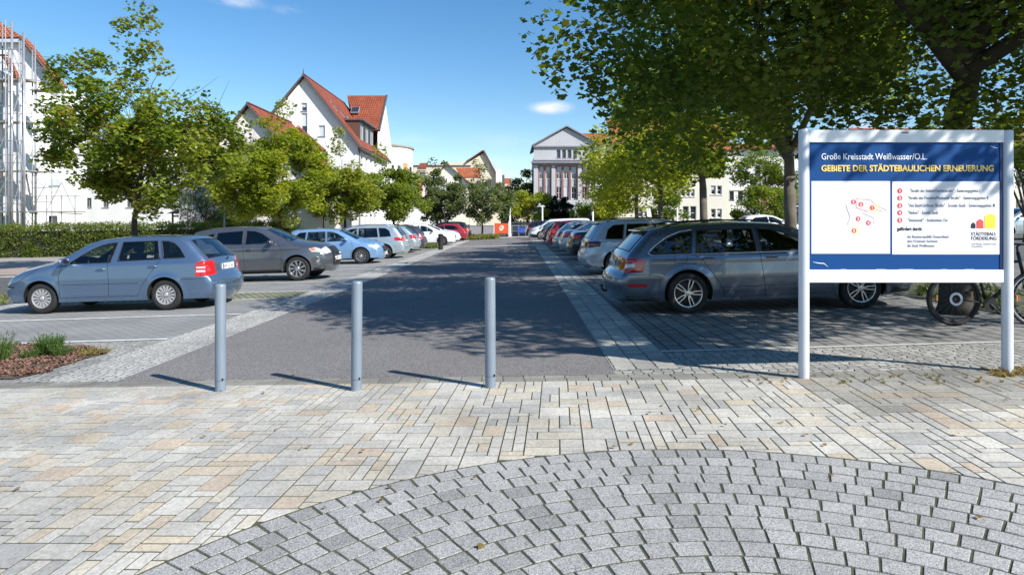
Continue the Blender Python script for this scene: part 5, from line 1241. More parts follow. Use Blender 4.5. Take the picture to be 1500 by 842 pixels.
# --- B1: low gable house
t = 47.0; xa = XA(365, t)
b1, L1, w, _ = gable_house('gable_house', 'lower rosy white house with steep orange roof left of the tall gable', (xa, ZA(157, t)), None, t, XA(262, t), XA(470, t), ZA(282, t), ZA(276, t), 8.5, M_WARM, M_TILE, [(2.2, 1.0, 3.4, 2.3), (6.5, .2, 7.6, 1.9)])
mb = MB(); zz0 = ZA(184, 55); mb.slab((XA(415, 52), 55.5, zz0), (XA(442, 56), 55.5, zz0 - .2), (XA(482, 52), 51.0, ZA(224, 52)), (XA(392, 52), 51.0, ZA(224, 52)), .15); L1.append(mb.build('lean_roof', M_TILE, b1))
mb = MB(); mb.box((XA(436, 53), 54.4, 1.6), (5.4, 6.0, 7.5)); L1.append(mb.build('annex_wall', M_WARM, b1))
local(L1, b1)
# --- B2: tall white gable
t = 60.0; xl2 = XA(352, t); xr2 = XA(524, t); ax2 = XA(446, t); az2 = ZA(114, t); eR2 = ZA(212, t)
hl = [px_hole(441.5, 151, 449.5, 163, t, xl2), px_hole(441.5, 166, 450, 197, t, xl2), px_hole(467, 184, 476, 200, t, xl2), px_hole(441, 214, 450, 232, t, xl2), px_hole(470, 222, 480, 240, t, xl2), px_hole(415, 205, 424, 222, t, xl2)]
sw = [(a, z0, a + 1.0, z0 + 1.5) for a in (1.2, 3.2, 5.2, 7.2) for z0 in (.6, 3.6, 6.2)]
b2, L2, w, wr2 = gable_house('tall_gable_house', 'tall bright white gable house with long red tiled roof and dormers', (ax2, az2), None, t, xl2, xr2, ZA(226, t), eR2, 14.0, M_WHITE, M_TILE, hl, blinds={0: .5, 1: .6, 2: .95}, sidewin=sw)
# cross wing
Yw, zr = 73.6, ZA(142, 73.6); xg = -14.15; zlow0, zlow1 = ZA(191, 69.7), ZA(215, 77.8)
mb = MB(); mb.slab((ax2 + .5, Yw, zr), (xg + .2, Yw, zr), (xg + .2, 69.5, zlow0 - .15), (ax2 + 2.5, 69.5, zlow0 - .15), .16); mb.slab((xg - .02, Yw, zr), (ax2 + .5, Yw, zr), (ax2 + .5, 78.0, zlow1 - .2), (xg - .02, 78.0, zlow1 - .2), .1); L2.append(mb.build('wing_roof', M_TILE, b2))
wg = Wall((xg, 69.7, 0), (0, 1)); hg = [(3.4, zlow0 - .4, 3.9, zlow0 + .9), (5.0, zlow0 - 1.2, 5.5, zlow0 + .1), (1.5, zlow0 - 2.4, 2.4, zlow0 - 1.0), (4.5, zlow0 - 3.6, 5.4, zlow0 - 2.2)]
L2.append(wg.build('wing_gable', [(0, -2), (8.1, -2), (8.1, zlow1), (Yw - 69.7, zr - .1), (0, zlow0)], hg, M_WHITE, b2)); L2 += [wg.window(h, b2, M_FRAME, cols=1) for h in hg]
mb = MB(); mb.tube([(xg + .22, 69.4, zlow0 - .1), (xg + .22, Yw, zr + .14)], .13, 5); L2.append(mb.build('barge_board', M_ZINC, b2))
# skylights and dormers on the right slope
sR = (az2 - eR2) / (xr2 - ax2); slope = lambda f: (ax2 + (xr2 - ax2) * f, az2 - (az2 - eR2) * f)
nR = Vector((sR, 0, 1)).normalized()
for k, (f, y) in enumerate(((.42, 62.6), (.46, 64.4), (.50, 66.2), (.30, 63.0))):
    x, z = slope(f); m = MB(); R = Matrix.Rotation(math.atan(sR), 3, 'Y'); m.box(Vector((x, y, z)) + nR * .22, (.7 if k < 3 else .3, .6 if k < 3 else .3, .10), M=R); o = m.build('skylight', M_GREYFR, b2); L2.append(o)
    m = MB(); m.box(Vector((x, y, z)) + nR * .285, (.56 if k < 3 else .2, .48 if k < 3 else .2, .02), M=R); m.build('pane', M_PANE, o)
m = MB(); p_ = Vector((XA(521, 71.5), 71.5, zr - (zr - zlow0) * .5)); sl = math.atan2(zr - zlow0, Yw - 69.5); R = Matrix.Rotation(sl, 3, 'X'); m.box(p_ + Vector((0, -.15, .25)), (.9, 1.0, .12), M=R); o = m.build('skylight', M_GREYFR, b2); L2.append(o)
m = MB(); m.box(p_ + Vector((0, -.20, .33)), (.75, .8, .02), M=R); m.build('pane', M_PANE, o)
for k, y in enumerate((63.2, 65.4, 67.6)):
    x1 = xr2 - .35; zt = eR2 + 2.55; xb = ax2 + (az2 - zt) / sR; zf = eR2 + .35
    wd = Wall((x1, y - .85, 0), (0, 1)); h = [(.22, zf + .25, 1.48, zt - .3)]
    L2.append(wd.build('dormer', [(0, zf - .2), (1.7, zf - .2), (1.7, zt), (0, zt)], h, M_ZINC, b2, depth=.1)); L2 += [wd.window(q, b2, M_FRAME, depth=.08, sill=False) for q in h]
    m = MB(); 
    for yy in (y - .85, y + .85): m.add([(x1, yy, zf - .2), (x1, yy, zt), (xb, yy, zt), (x1 - .2, yy, zf - .1)], [(0, 1, 2, 3)])
    L2.append(m.build('dormer_cheek', M_BROWN if k == 0 else M_ZINC, b2)); m = MB(); m.box(((x1 + xb) / 2 + .1, y, zt + .07), (x1 - xb + .5, 2.0, .14)); L2.append(m.build('dormer_roof', M_ZINC, b2))
m = MB(); m.tube([(ax2, t - .3, az2), (ax2, t - .3, az2 + .75)], [.09, .02], 6); L2.append(m.build('finial', M_ZINC, b2))
# ground floor shop front under the trees
m = MB()
for px_ in (452, 474, 489, 510, 521, 533, 545, 560): 
    x = XA(px_, 59); 
    if x < xr2: m.box((x, t - .06, ZA(330, t)), (.16, .1, 2.2))
L2.append(m.build('shop_front_post', M_ZINC, b2)); local(L2, b2)
# --- B2b: rounded white building
b = thing('rounded_building', 'flat-roofed white building with rounded corner and orange panels', 'building', (-15.5, 84, -2)); L_ = []
cxr, cyr, rad = -17.6, 84.5, 4.9; ztop = ZA(216, 82)
mb = MB(); N = 40; arc_ = [(cxr + rad * math.cos(a), cyr + rad * math.sin(a)) for a in [-PI * .62 + PI * 1.15 * k / N for k in range(N + 1)]]
ring_ = [(-26, 79.9)] + arc_ + [(-26, 90)]; mb.prism(ring_, -2, ztop); L_.append(mb.build('wall', M_WHITE, b))
ring2 = [(-26, 79.6)] + [(cxr + (rad + .15) * math.cos(a), cyr + (rad + .15) * math.sin(a)) for a in [-PI * .62 + PI * 1.15 * k / N for k in range(N + 1)]] + [(-26, 90.3)]
mb = MB(); mb.prism(ring2, ztop + .002, ztop + .22); L_.append(mb.build('roof_edge', M_PLANK, b))
def curved(a0, a1, z0, z1, out, m, nm, pane=False):
    mb = MB(); n_ = 5; 
    pts_ = [(cxr + (rad + out) * math.cos(a), cyr + (rad + out) * math.sin(a)) for a in [a0 + (a1 - a0) * k / n_ for k in range(n_ + 1)]]; inn = [(cxr + (rad - .1) * math.cos(a), cyr + (rad - .1) * math.sin(a)) for a in [a1 + (a0 - a1) * k / n_ for k in range(n_ + 1)]]
    mb.prism(pts_ + inn, z0, z1); return mb.build(nm, m, b)
for k, (a0, a1) in enumerate(((-1.70, -1.50), (-1.42, -1.22), (-.98, -.84), (-.78, -.64), (-.30, -.12), (.0, .18))):
    for z0 in (ztop - 4.1, ztop - 7.6):
        fr = curved(a0, a1, z0, z0 + 1.9, .03, M_FRAME, 'window'); L_.append(fr); pn = curved(a0 + .02, a1 - .02, z0 + .1, z0 + 1.8, .05, M_PANE, 'pane'); pn.parent = fr
for a0, a1 in ((-.56, -.40), (-1.16, -1.02)): L_.append(curved(a0, a1, ztop - 7.5, ztop - 1.9, .10, M_ORANGE, 'orange_panel'))
local(L_, b)
# balcony block between
b = thing('balcony_house', 'pale house with orange panel and roof terrace beside the rounded building', 'building', (-12.6, 93, -2)); L_ = []
t = 92.0; xl = XA(600, t); w = Wall((xl, t, 0), (1, 0)); W1 = XA(652, t) - xl; hs = [px_hole(614, 252, 623, 256, t, xl), px_hole(628, 262, 634, 275, t, xl), px_hole(613, 290, 620, 302, t, xl), px_hole(640, 270, 647, 282, t, xl)]
L_.append(w.build('wall', [(0, -2), (W1, -2), (W1, ZA(258, t)), (0, ZA(258, t))], hs, M_WHITE, b)); L_ += [w.window(h, b, M_FRAME) for h in hs]
mb = MB(); w.quadbox(mb, XA(609, t) - xl, XA(619, t) - xl, ZA(288, t), ZA(264, t), 0, .15); L_.append(mb.build('orange_panel', M_ORANGE, b))
m = MB(); 
for k in range(8): x = XA(612 + k * 1.6, t); m.tube([(x, t - .3, ZA(258, t)), (x, t - .3, ZA(250, t))], .03, 4)
m.tube([(XA(611, t), t - .3, ZA(250, t)), (XA(624, t), t - .3, ZA(250, t))], .05, 4); L_.append(m.build('terrace_railing', M_ZINC, b))
m = MB(); m.slab((XA(611, t), t + 3, ZA(246, t) + .8), (XA(622, t), t + 3, ZA(246, t) + .8), (XA(624, t), t, ZA(248, t)), (XA(611, t), t, ZA(248, t)), .15); L_.append(m.build('roof', M_TILE, b))
m = MB(); m.box((xl + W1 / 2, t + 4, ZA(300, t)), (W1, 7.9, 8)); L_.append(m.build('rear_block', M_WHITE, b)); local(L_, b)
# --- B3 cream houses
t = 104.0; xl = XA(634, t); xr3 = XA(686, t)
b3, L3, w, _ = gable_house('gable_house', 'small white gable house with dark-edged roof before the cream house', (XA(655, t), ZA(242, t)), None, t, xl, xr3, ZA(262, t), ZA(268, t), 4.5, M_CREAM2, M_TILE, [px_hole(672, 265, 677, 271, t, xl), px_hole(668, 280, 675, 292, t, xl), px_hole(646, 270, 652, 280, t, xl)], dark=M_BROWN)
m = MB(); m.slab((XA(668, 108), 108, ZA(247, 108)), (XA(704, 108), 108, ZA(247, 108)), (XA(704, 106), 106, ZA(261, 106)), (XA(676, 106), 106, ZA(261, 106)), .15); L3.append(m.build('roof', M_TILEN, b3)); m = MB(); m.box((XA(695, 107), 108.2, 3), (4.2, 3.8, 8)); L3.append(m.build('annex_wall', M_CREAM2, b3)); local(L3, b3)
t = 112.0; b = thing('cream_house', 'long cream house with brown hooded gable at its right end', 'house', (XA(690, t), t, -2)); L_ = []
xl = XA(605, t); w = Wall((xl, t, 0), (1, 0)); u = lambda p: XA(p, t) - xl
poly = [(0, -2), (u(733), -2), (u(733), ZA(271, t)), (u(708), ZA(224.5, t)), (u(690), ZA(236, t)), (0, ZA(243.5, t))]
hs = [px_hole(715, 262, 720, 274, t, xl), px_hole(715, 284, 720, 296, t, xl), px_hole(725, 284, 729, 296, t, xl), px_hole(640, 250, 644, 256, t, xl)]
L_.append(w.build('wall', poly, hs, M_CREAM, b)); L_ += [w.window(h, b, M_FRAME) for h in hs]
m = MB(); m.slab((XA(708, t), t + 7, ZA(222, t)), (XA(708, t), t - .2, ZA(222, t)), (XA(738, t), t - .2, ZA(278, t)), (XA(738, t), t + 7, ZA(278, t)), .25); m.slab((XA(708, t), t - .2, ZA(222, t)), (XA(708, t), t + 7, ZA(222, t)), (XA(684, t), t + 7, ZA(238, t)), (XA(684, t), t - .2, ZA(238, t)), .25); L_.append(m.build('roof', M_TILE, b))
m = MB(); m.tube([(XA(738, t), t - .3, ZA(277, t)), (XA(708, t), t - .3, ZA(221, t)), (XA(684, t), t - .3, ZA(237, t))], .2, 5); L_.append(m.build('barge_board', M_BROWN, b))
m = MB(); w.quadbox(m, 0, u(690), ZA(243.6, t), ZA(242.2, t), -.1, .15); L_.append(m.build('parapet_cap', M_ZINC, b)); 
m = MB(); m.add([w.p(u(733), -2), w.p(u(733), -2, -14), w.p(u(733), ZA(275, t), -14), w.p(u(733), ZA(275, t))], [(0, 1, 2, 3)]); L_.append(m.build('side_wall', M_CREAM, b))
m = MB(); m.box((XA(731, 110.5), 110.3, ZA(258, 110)), (1.0, 1.2, 2.2)); L_.append(m.build('chimney', M_WHITE, b)); m = MB(); m.box((XA(735, 111), 110.8, ZA(264, 110)), (.9, 1.3, 1.8)); L_.append(m.build('dormer', M_ZINC, b)); local(L_, b)
t = 135.0; b = thing('red_roof_house', 'distant small house showing only its orange-red roof', 'house', (XA(742, t), t, -2)); m = MB(); m.box((XA(741, t), t + 3, 3.6), (2.6, 6, 11)); o1 = m.build('wall', M_CREAM, b)
m = MB(); m.slab((XA(734, t), t + 3, ZA(261, t)), (XA(748, t), t + 3, ZA(261, t)), (XA(749, t), t - .2, ZA(275, t)), (XA(734, t), t - .2, ZA(275, t)), .2); o2 = m.build('roof', M_TILEN, b); local([o1, o2], b)
# --- B4 grey gable building
t = 112.0; b = thing('gable_hall', 'tall lilac-grey civic building with triangular pediment and brick-red window frames', 'building', (XA(830, t), t, -2)); L_ = []
xl = XA(782, t); w = Wall((xl, t, 0), (1, 0)); u = lambda p: XA(p, t) - xl; Z = lambda p: ZA(p, t)
bays = [(788.2, 808), (813.5, 846.5), (852, 872)]; holes = []
nwin = [2, 3, 2]; recess = []
for (a, c) in bays: recess.append((u(a), Z(293), u(c), Z(242)))
attic = [(u(815.5 + 8.0 * k), Z(231.5), u(821 + 8.0 * k), Z(219.5)) for k in range(4)]
doors = [(u(792), -1, u(804), Z(308)), (u(818), -1, u(842), Z(308)), (u(856), -1, u(868), Z(308))]
poly = [(0, -2), (u(878), -2), (u(878), Z(212)), (u(830), Z(188)), (0, Z(212))]
L_.append(w.build('facade', poly, recess + attic + doors, M_LILAC, b, depth=.55)); L_ += [w.window(h, b, M_LILACD, cols=2, rows=3, depth=.3) for h in attic]; L_ += [w.window(h, b, M_LILACD, cols=3, depth=.45, sill=False, name='shop_window') for h in doors]
wi = Wall(w.p(0, 0, -.5), (1, 0))
for (a, c), n_ in zip(bays, nwin):
    u0, u1 = u(a), u(c); wb = (u1 - u0) / n_; hs = []
    for k in range(n_):
        for z0, z1 in ((Z(262), Z(244.5)), (Z(291.5), Z(273.5))): hs.append((u0 + wb * k + .18, z0, u0 + wb * (k + 1) - .18, z1))
    L_.append(wi.build('bay_infill', [(u0, Z(293)), (u1, Z(293)), (u1, Z(242)), (u0, Z(242))], hs, M_LILAC, b, depth=.12))
    for q, h in enumerate(hs): L_.append(wi.window(h, b, M_FRAME, cols=2, rows=2, depth=.1, fw=.09, blind=(.55, 0, .4, .8)[q % 4]))
    m = MB()
    for k in range(n_ + 1): uc = min(max(u0 + wb * k, u0 + .09), u1 - .09); wi.quadbox(m, uc - .15, uc + .15, Z(293), Z(243), .0, .25)
    wi.quadbox(m, u0, u1, Z(243), Z(242), .0, .28); L_.append(m.build('red_mullion', M_REDFR, b))
m = MB(); w.quadbox(m, u(778) , u(882), Z(239.5), Z(237), 0, .65); w.quadbox(m, u(779), u(881), Z(241.5), Z(239.7), 0, .35); L_.append(m.build('cornice', M_LILACD, b))
m = MB(); w.quadbox(m, u(781), u(879), Z(216), Z(214.2), 0, .35); w.quadbox(m, u(781), u(879), Z(235.5), Z(234.5), 0, .2); L_.append(m.build('string_course', M_LILACD, b))
m = MB(); w.quadbox(m, u(782), u(878), Z(302), Z(295.5), 0, .12); L_.append(m.build('sign_band', M_LILAC, b))
m = MB(); m.slab((XA(830, t), t + 14, Z(186)), (XA(830, t), t - .5, Z(186)), (XA(780, t), t - .5, Z(214)), (XA(780, t), t + 14, Z(214)), .2); m.slab((XA(830, t), t - .5, Z(186)), (XA(830, t), t + 14, Z(186)), (XA(880, t), t + 14, Z(214)), (XA(880, t), t - .5, Z(214)), .2); L_.append(m.build('roof', M_LILACD, b))
m = MB(); m.slab((XA(846, t) - .5, t + 9, Z(187)), (XA(960, t), t + 9, Z(187)), (XA(960, t), t + 2, Z(213)), (XA(846, t), t + 2, Z(213)), .2); L_.append(m.build('wing_roof', M_TILEN, b))
m = MB(); m.box((XA(918, t), t + 7, 4), (10, 10, 20)); L_.append(m.build('wing_wall', M_CREAM2, b)); m = MB(); m.box((xl + u(878) / 2, t + 7, 5), (u(878) - .1, 12.4, 15)); L_.append(m.build('rear_block', M_LILAC, b))
tx = textmesh('lettering', 'Sparkasse', 1.0, mat('blue_black_lettering', (.03, .03, .09), .5), b, w.p(u(814), Z(301.2), .14), width=u(830) - u(814), bold=.03); L_.append(tx); tx['_keep'] = 1
m = MB(); m.lathe([(.0001, -.1), (.5, -.1), (.5, .02)], 16, 'Y', w.p(u(798), Z(298.8), .2)); L_.append(m.build('emblem', mat('dark_emblem', (.06, .05, .08), .5), b))
for o in L_:
    if o.get('_keep'): o.location = Vector(o.location) - b.location; del o['_keep']
    else: o.location = -Vector(b.location)
t = 82.0; b = thing('glass_pavilion', 'low pale pavilion with dark windows in front of the grey civic building', 'pavilion', (XA(800, t), t, 0)); m = MB(); m.box((0, 0, 1.6), (3.6, 2, 3.3)); m.build('wall', mat('pavilion_panel', (.35, .37, .40), .5), b); m = MB(); m.box((0, -1.02, 1.5), (3.0, .06, 1.5)); m.build('window', M_PANE, b); m = MB(); m.box((0, 0, 3.35), (4.2, 2.8, .2)); m.build('roof', M_FRAME, b)
# --- B5 right-hand houses
t = 62.0; xl = XA(905, t); b = thing('cream_house', 'pale yellow house with paired white windows behind the right trees', 'house', (XA(990, t), t, -1)); L_ = []
w = Wall((xl, t, 0), (1, 0)); W1 = XA(1066, t) - xl
hs = [px_hole(a, c, a + 7, c + 13, t, xl) for a in (1041.5, 1050.5) for c in (272, 306)] + [px_hole(a, 277, a + 6, 288, t, xl) for a in (998, 1004.8, 1011.6)] + [px_hole(a, 302, a + 9, 322, t, xl) for a in (1000, 1011)] + [px_hole(a, c, a + 7, c + 14, t, xl) for a in (935, 945, 965, 975) for c in (272, 304)] + [px_hole(a, 240, a + 7, 254, t, xl) for a in (935, 945, 1000, 1010, 1042, 1051)]
L_.append(w.build('wall', [(0, -1), (W1, -1), (W1, ZA(222, t)), (0, ZA(222, t))], hs, M_CREAM2, b)); L_ += [w.window(h, b, M_FRAME, cols=1, rows=2, blind=.4 if k % 3 == 0 else 0) for k, h in enumerate(hs)]
m = MB(); m.slab((xl - .4, t + 5, ZA(222, t) + 3.6), (xl + W1 + .4, t + 5, ZA(222, t) + 3.6), (xl + W1 + .4, t - .5, ZA(222, t) - .1), (xl - .4, t - .5, ZA(222, t) - .1), .18); L_.append(m.build('roof', M_TILEN, b))
m = MB(); m.add([(xl + W1, t + .01, -1), (xl + W1, t + 10, -1), (xl + W1, t + 10, ZA(222, t)), (xl + W1, t + 5, ZA(222, t) + 3.6), (xl + W1, t + .01, ZA(222, t))], [(0, 1, 2, 3, 4)]); m.add([(xl, t + .01, -1), (xl, t + 10, -1), (xl, t + 10, ZA(222, t)), (xl, t + 5, ZA(222, t) + 3.6), (xl, t + .01, ZA(222, t))], [(4, 3, 2, 1, 0)]); L_.append(m.build('side_wall', M_CREAM2, b)); local(L_, b)
t = 64.0; xl = XA(1068, t); b = thing('white_house', 'bright white house between the yellow house and the red-roofed shop', 'house', (XA(1110, t), t, -1)); L_ = []
w = Wall((xl, t, 0), (1, 0)); W1 = XA(1270, t) - xl
hs = [px_hole(a, 280, a + 7, 293, t, xl) for a in (1068.5, 1081, 1096, 1104)] + [px_hole(a, 242, a + 8, 259, t, xl) for a in (1080, 1106, 1130, 1190)] + [px_hole(a, 280, a + 9, 296, t, xl) for a in (1195, 1220)] + [px_hole(1075, 312, 1090, 330, t, xl)]
L_.append(w.build('wall', [(0, -1), (W1, -1), (W1, ZA(218, t)), (0, ZA(218, t))], hs, M_WHITE, b)); L_ += [w.window(h, b, M_ZINC, cols=1) for h in hs]
m = MB(); w.quadbox(m, 0.05, XA(1112, t) - xl, ZA(279, t), ZA(277.5, t), 0, .1); L_.append(m.build('lintel_band', M_CREAM, b))
m = MB(); m.slab((xl - .4, t + 6, ZA(218, t) + 1.0), (xl + W1 + .4, t + 6, ZA(218, t) + 1.0), (xl + W1 + .4, t - .5, ZA(218, t) - .1), (xl - .4, t - .5, ZA(218, t) - .1), .18); L_.append(m.build('roof', M_TILEN, b)); local(L_, b)
# shop with red roof and green letters
t = 50.0; b = thing('red_roofed_shop', 'low shop with red-brown roof, pink fascia and green letters right of the shrub', 'shop', (XA(1170, t), t, .3)); L_ = []
xl = XA(1122, t); w = Wall((xl, t, 0), (1, 0)); W1 = XA(1262, t) - xl
hs = [px_hole(1129, 318, 1146, 336, t, xl), px_hole(1168, 318, 1176, 338, t, xl), px_hole(1195, 318, 1215, 336, t, xl), px_hole(1230, 318, 1250, 336, t, xl)]
L_.append(w.build('wall', [(0, 0), (W1, 0), (W1, ZA(312, t)), (0, ZA(312, t))], hs, M_WHITE, b)); L_ += [w.window(h, b, M_FRAME, cols=3, rows=2, fw=.05) for h in hs]
m = MB(); w.quadbox(m, -.4, W1 + .4, ZA(312, t), ZA(304.5, t), -.2, .7); L_.append(m.build('fascia', mat('pinkish_fascia', (.42, .24, .20), .8, var=.12), b))
m = MB(); w.quadbox(m, -.4, W1 + .4, ZA(304.5, t) + .003, ZA(303, t), -.2, .75); w.quadbox(m, -.4, W1 + .4, ZA(313.5, t), ZA(312, t) - .003, -.2, .72); L_.append(m.build('dark_edge', M_BROWN, b))
m = MB(); m.slab((xl + .8, t + 4, ZA(283, t) + .4), (xl + W1 - .8, t + 4, ZA(283, t) + .4), (xl + W1 + .5, t - .6, ZA(303, t) + .08), (xl - .5, t - .6, ZA(303, t) + .08), .15); L_.append(m.build('roof', brickmat('old_roof_tiles', (.30, .12, .10), (.24, .09, .08), (.08, .03, .03), .25, .3, .15, .9, uv=True, noisy=.2, fine=30), b))
local(L_, b)
m = mat('green_letters', (.01, .22, .10), .5); q = textmesh('shop_lettering', 'FEIN', .50, m, b, Vector((XA(1128, t), t - .95, ZA(301, t))) - b.location, width=XA(1152, t) - XA(1128, t), bold=.05)
q = textmesh('shop_lettering', 'KOST', .50, m, b, Vector((XA(1162, t), t - .95, ZA(301, t))) - b.location, width=XA(1182, t) - XA(1162, t), bold=.05)
t = 70.0; xl = XA(1290, t); b = thing('corner_house', 'cream corner house far right behind the street trees and the board', 'house', (xl + 12, t, 0)); L_ = []
w = Wall((xl, t, 0), (1, 0)); hs = [(1.5 + 3.2 * k, z0, 2.8 + 3.2 * k, z0 + 1.6) for k in range(7) for z0 in (2.2, 5.2)]
L_.append(w.build('wall', [(0, 0), (24, 0), (24, 8.2), (0, 8.2)], hs, M_CREAM2, b)); L_ += [w.window(h, b, M_FRAME) for h in hs]
m = MB(); m.slab((xl - .4, t + 6, 12), (xl + 24.4, t + 6, 12), (xl + 24.4, t - .5, 8.1), (xl - .4, t - .5, 8.1), .18); L_.append(m.build('roof', M_TILE, b)); m = MB(); m.box((xl + 12, t + 5.8, 4.1), (23.96, 11, 8.1)); L_.append(m.build('rear_block', M_CREAM2, b)); local(L_, b)
# white tall houses visible between leaves far right/left behind tree
t = 66.0; xl = XA(110, t); b = thing('row_house', 'white row house with red roof seen through the tallest young tree', 'house', (XA(200, t), t, -2)); L_ = []
w = Wall((xl, t, 0), (1, 0)); W1 = XA(305, t) - xl; hs = [px_hole(a, c, a + 9, c + 14, t, xl) for a in (125, 150, 185, 215, 245, 275) for c in (215, 245, 290)]
L_.append(w.build('wall', [(0, -2), (W1, -2), (W1, ZA(205, t)), (0, ZA(205, t))], hs, M_WHITE, b)); L_ += [w.window(h, b, M_GREYFR) for h in hs]
m = MB(); m.slab((xl, t + 5, ZA(172, t)), (XA(255, t), t + 5, ZA(172, t)), (XA(258, t), t - .4, ZA(190, t)), (xl, t - .4, ZA(190, t)), .2); L_.append(m.build('roof', M_TILE, b)); m = MB(); m.box((xl + W1 * .5 + 1, t + 4.2, 4), (W1 - 4, 8, 12.0)); L_.append(m.build('rear_block', M_WHITE, b)); m = MB(); w.quadbox(m, W1 - 2.2, W1 + .2, ZA(206, t), ZA(201, t), -3, .2); L_.append(m.build('flat_roof', mat('blue_grey_roof', (.3, .34, .42), .6), b)); local(L_, b)

# ------------------------------------------------------------------ street furniture
M_BOLL = mat('grey_painted_steel', srgb(122, 133, 146), .45, .1, var=.14, scale=3, bump=.15, bscale=70)
first = None
for px_, py_, lb in ((323, 572, 'leftmost of the three slim grey steel bollards'), (522, 571, 'middle one of the three slim grey steel bollards'), (718.5, 566.5, 'rightmost of the three slim grey steel bollards')):
    p = G(px_, py_)
    if first is None:
        t_ = thing('bollard', lb, 'bollard', p, 0, 'grey steel bollards at the edge of the car park'); m = MB(); r = .0495
        m.lathe([(r, -.15), (r, .985), (r * .96, 1.0), (r * .8, 1.008), (.0001, 1.012)], 28, 'Z'); post = m.build('post', M_BOLL, t_, smooth=True)
        post.modifiers.new('e', 'EDGE_SPLIT').split_angle = math.radians(50)
        m = MB(); m.lathe([(.0001, .0), (.011, .0), (.011, -.008)], 12, 'Y', (.035, -.038, .115)); m.build('lock_hole', M_GAP, t_); m = MB(); m.lathe([(r + .0008, .10), (r + .0016, .103), (r + .0008, .106)], 28, 'Z'); m.build('weld_ring', mat('seam', srgb(95, 104, 116), .5), t_)
        first = t_
    else:
        t_ = copy_tree(first); t_.location = p; t_['label'] = lb
        t_.rotation_euler = (0, math.radians(.4 if px_ < 600 else -.3), 0)
p = G(645.5, 365.8); t_ = thing('bollard', 'short thick black bollard at the left border strip before the white car', 'bollard', p)
m = MB(); m.lathe([(.14, -.1), (.14, .66), (.155, .67), (.155, .72), (.13, .74), (.13, .80), (.15, .81), (.15, .88), (.10, .91), (.0001, .92)], 20, 'Z'); m.build('post', M_BLACK, t_, smooth=False)
# information board
YS = 6.10
def S(px, py, dy=0): return Vector(((px - 750) / FP * YS, YS + dy, H + (324 - py) / FP * YS))
bd = thing('information_board', 'blue and white information board on two pale steel posts', 'information board', (S(1326, 552).x, YS, gz(3.6)))
off = bd.location.copy(); M_POST = mat('pale_powder_coat', (.60, .62, .66), .42, .15, var=.08, scale=3); M_BRD = mat('board_white', (.80, .81, .82), .45, var=.05, scale=2)
M_BLUE = mat('board_blue', (.004, .058, .21), .6, var=.05, scale=3, spec=.2); M_SHEET = mat('printed_sheet', (.74, .75, .78), .45, var=.03)
for px_, tp in ((1177.5, 190), (1475.5, 191.5)):
    x = S(px_, 0).x; m = MB(); zt = S(0, tp).z; m.lathe([(.047, gz(x) - .2), (.047, zt - .01), (.043, zt), (.0001, zt + .003)], 28, 'Z', (x - off.x, 0, -off.z)); o = m.build('post', M_POST, bd, smooth=True); o.modifiers.new('e', 'EDGE_SPLIT').split_angle = math.radians(50)
def plate(nm, px0, py0, px1, py1, d0, d1, m, bevel=0):
    a, c = S(px0, py1), S(px1, py0); mb = MB(); mb.box(((a.x + c.x) / 2 - off.x, (d0 + d1) / 2, (a.z + c.z) / 2 - off.z), (c.x - a.x, abs(d1 - d0), c.z - a.z)); return mb.build(nm, m, bd, bevel=bevel)
plate('top_rail', 1184, 191, 1468.5, 209, -.022, .022, M_BRD, .003); plate('bottom_rail', 1184, 395, 1468.5, 413.5, -.022, .022, M_BRD, .003)
panel = plate('panel', 1184, 209.3, 1468.5, 394.7, -.008, .012, M_BLUE)
s1 = plate('map_sheet', 1188, 265.5, 1303, 371.5, -.0105, -.0079, M_SHEET); s2 = plate('text_sheet', 1306, 266, 1463, 372.5, -.0105, -.0079, M_SHEET)
plate('panel_edge', 1463.5, 209.5, 1467, 394.5, -.014, -.0085, mat('navy_edge', (.008, .02, .10), .4)); 
M_WTX = mat('white_lettering', (.85, .86, .88), .4, var=.02); M_YTX = mat('yellow_lettering', (.85, .62, .16), .4, var=.03); M_GTX = mat('grey_lettering', (.14, .15, .19), .5, var=.02); M_KTX = mat('black_lettering', (.03, .03, .035), .5); M_RTX = mat('red_mark', (.65, .06, .07), .4, var=.03)
def txt(nm, s, px0, base, px1, size, m, bold=0, parent=None):
    p0, p1 = S(px0, base), S(px1, base); return textmesh(nm, s, size, m, bd, (p0.x - off.x, -.0122, p0.z - off.z), width=p1.x - p0.x, bold=bold, depth=.0006)
txt('heading', 'Große Kreisstadt Weißwasser/O.L.', 1202, 234, 1356, .082, M_WTX, .004); txt('title', 'GEBIETE DER STÄDTEBAULICHEN ERNEUERUNG', 1202, 251, 1454, .078, M_YTX, .028)
rows_ = [(1, '- "Straße der Einheit/Gartenstraße" - Sanierungsgebiet I', 1434, 281), (2, '"Straße des Friedens/Muskauer Straße" - Sanierungsgebiet II', 1446, 291.5), (3, '"Am Bad/Görlitzer Straße" - Soziale Stadt - Sanierungsgebiet III', 1456, 302.5), (4, '"Südost" - Soziale Stadt', 1373, 313), (5, '"Innenstadt" - Stadtumbau Ost', 1387, 324)]
def disc(nm, px, py, r, num, m=M_RTX):
    c = S(px, py) - off; mb = MB(); mb.lathe([(.0001, -.0125), (r, -.0125), (r, -.0085)], 20, 'Y', (c.x, 0, c.z)); o = mb.build(nm, m, bd); textmesh('numeral', str(num), r * 1.5, M_WTX, o, (c.x, -.0135, c.z - r * .52), align='CENTER', bold=.03, depth=.0004); return o
for n_, s, x1, y_ in rows_: disc('number_disc', 1317, y_ - 1.3, .0235, n_); txt('list_line', s, 1329, y_ + .7, x1, .042, M_GTX, .0)
txt('subheading', 'gefördert durch:', 1313, 337.6, 1350, .046, M_KTX, .03)
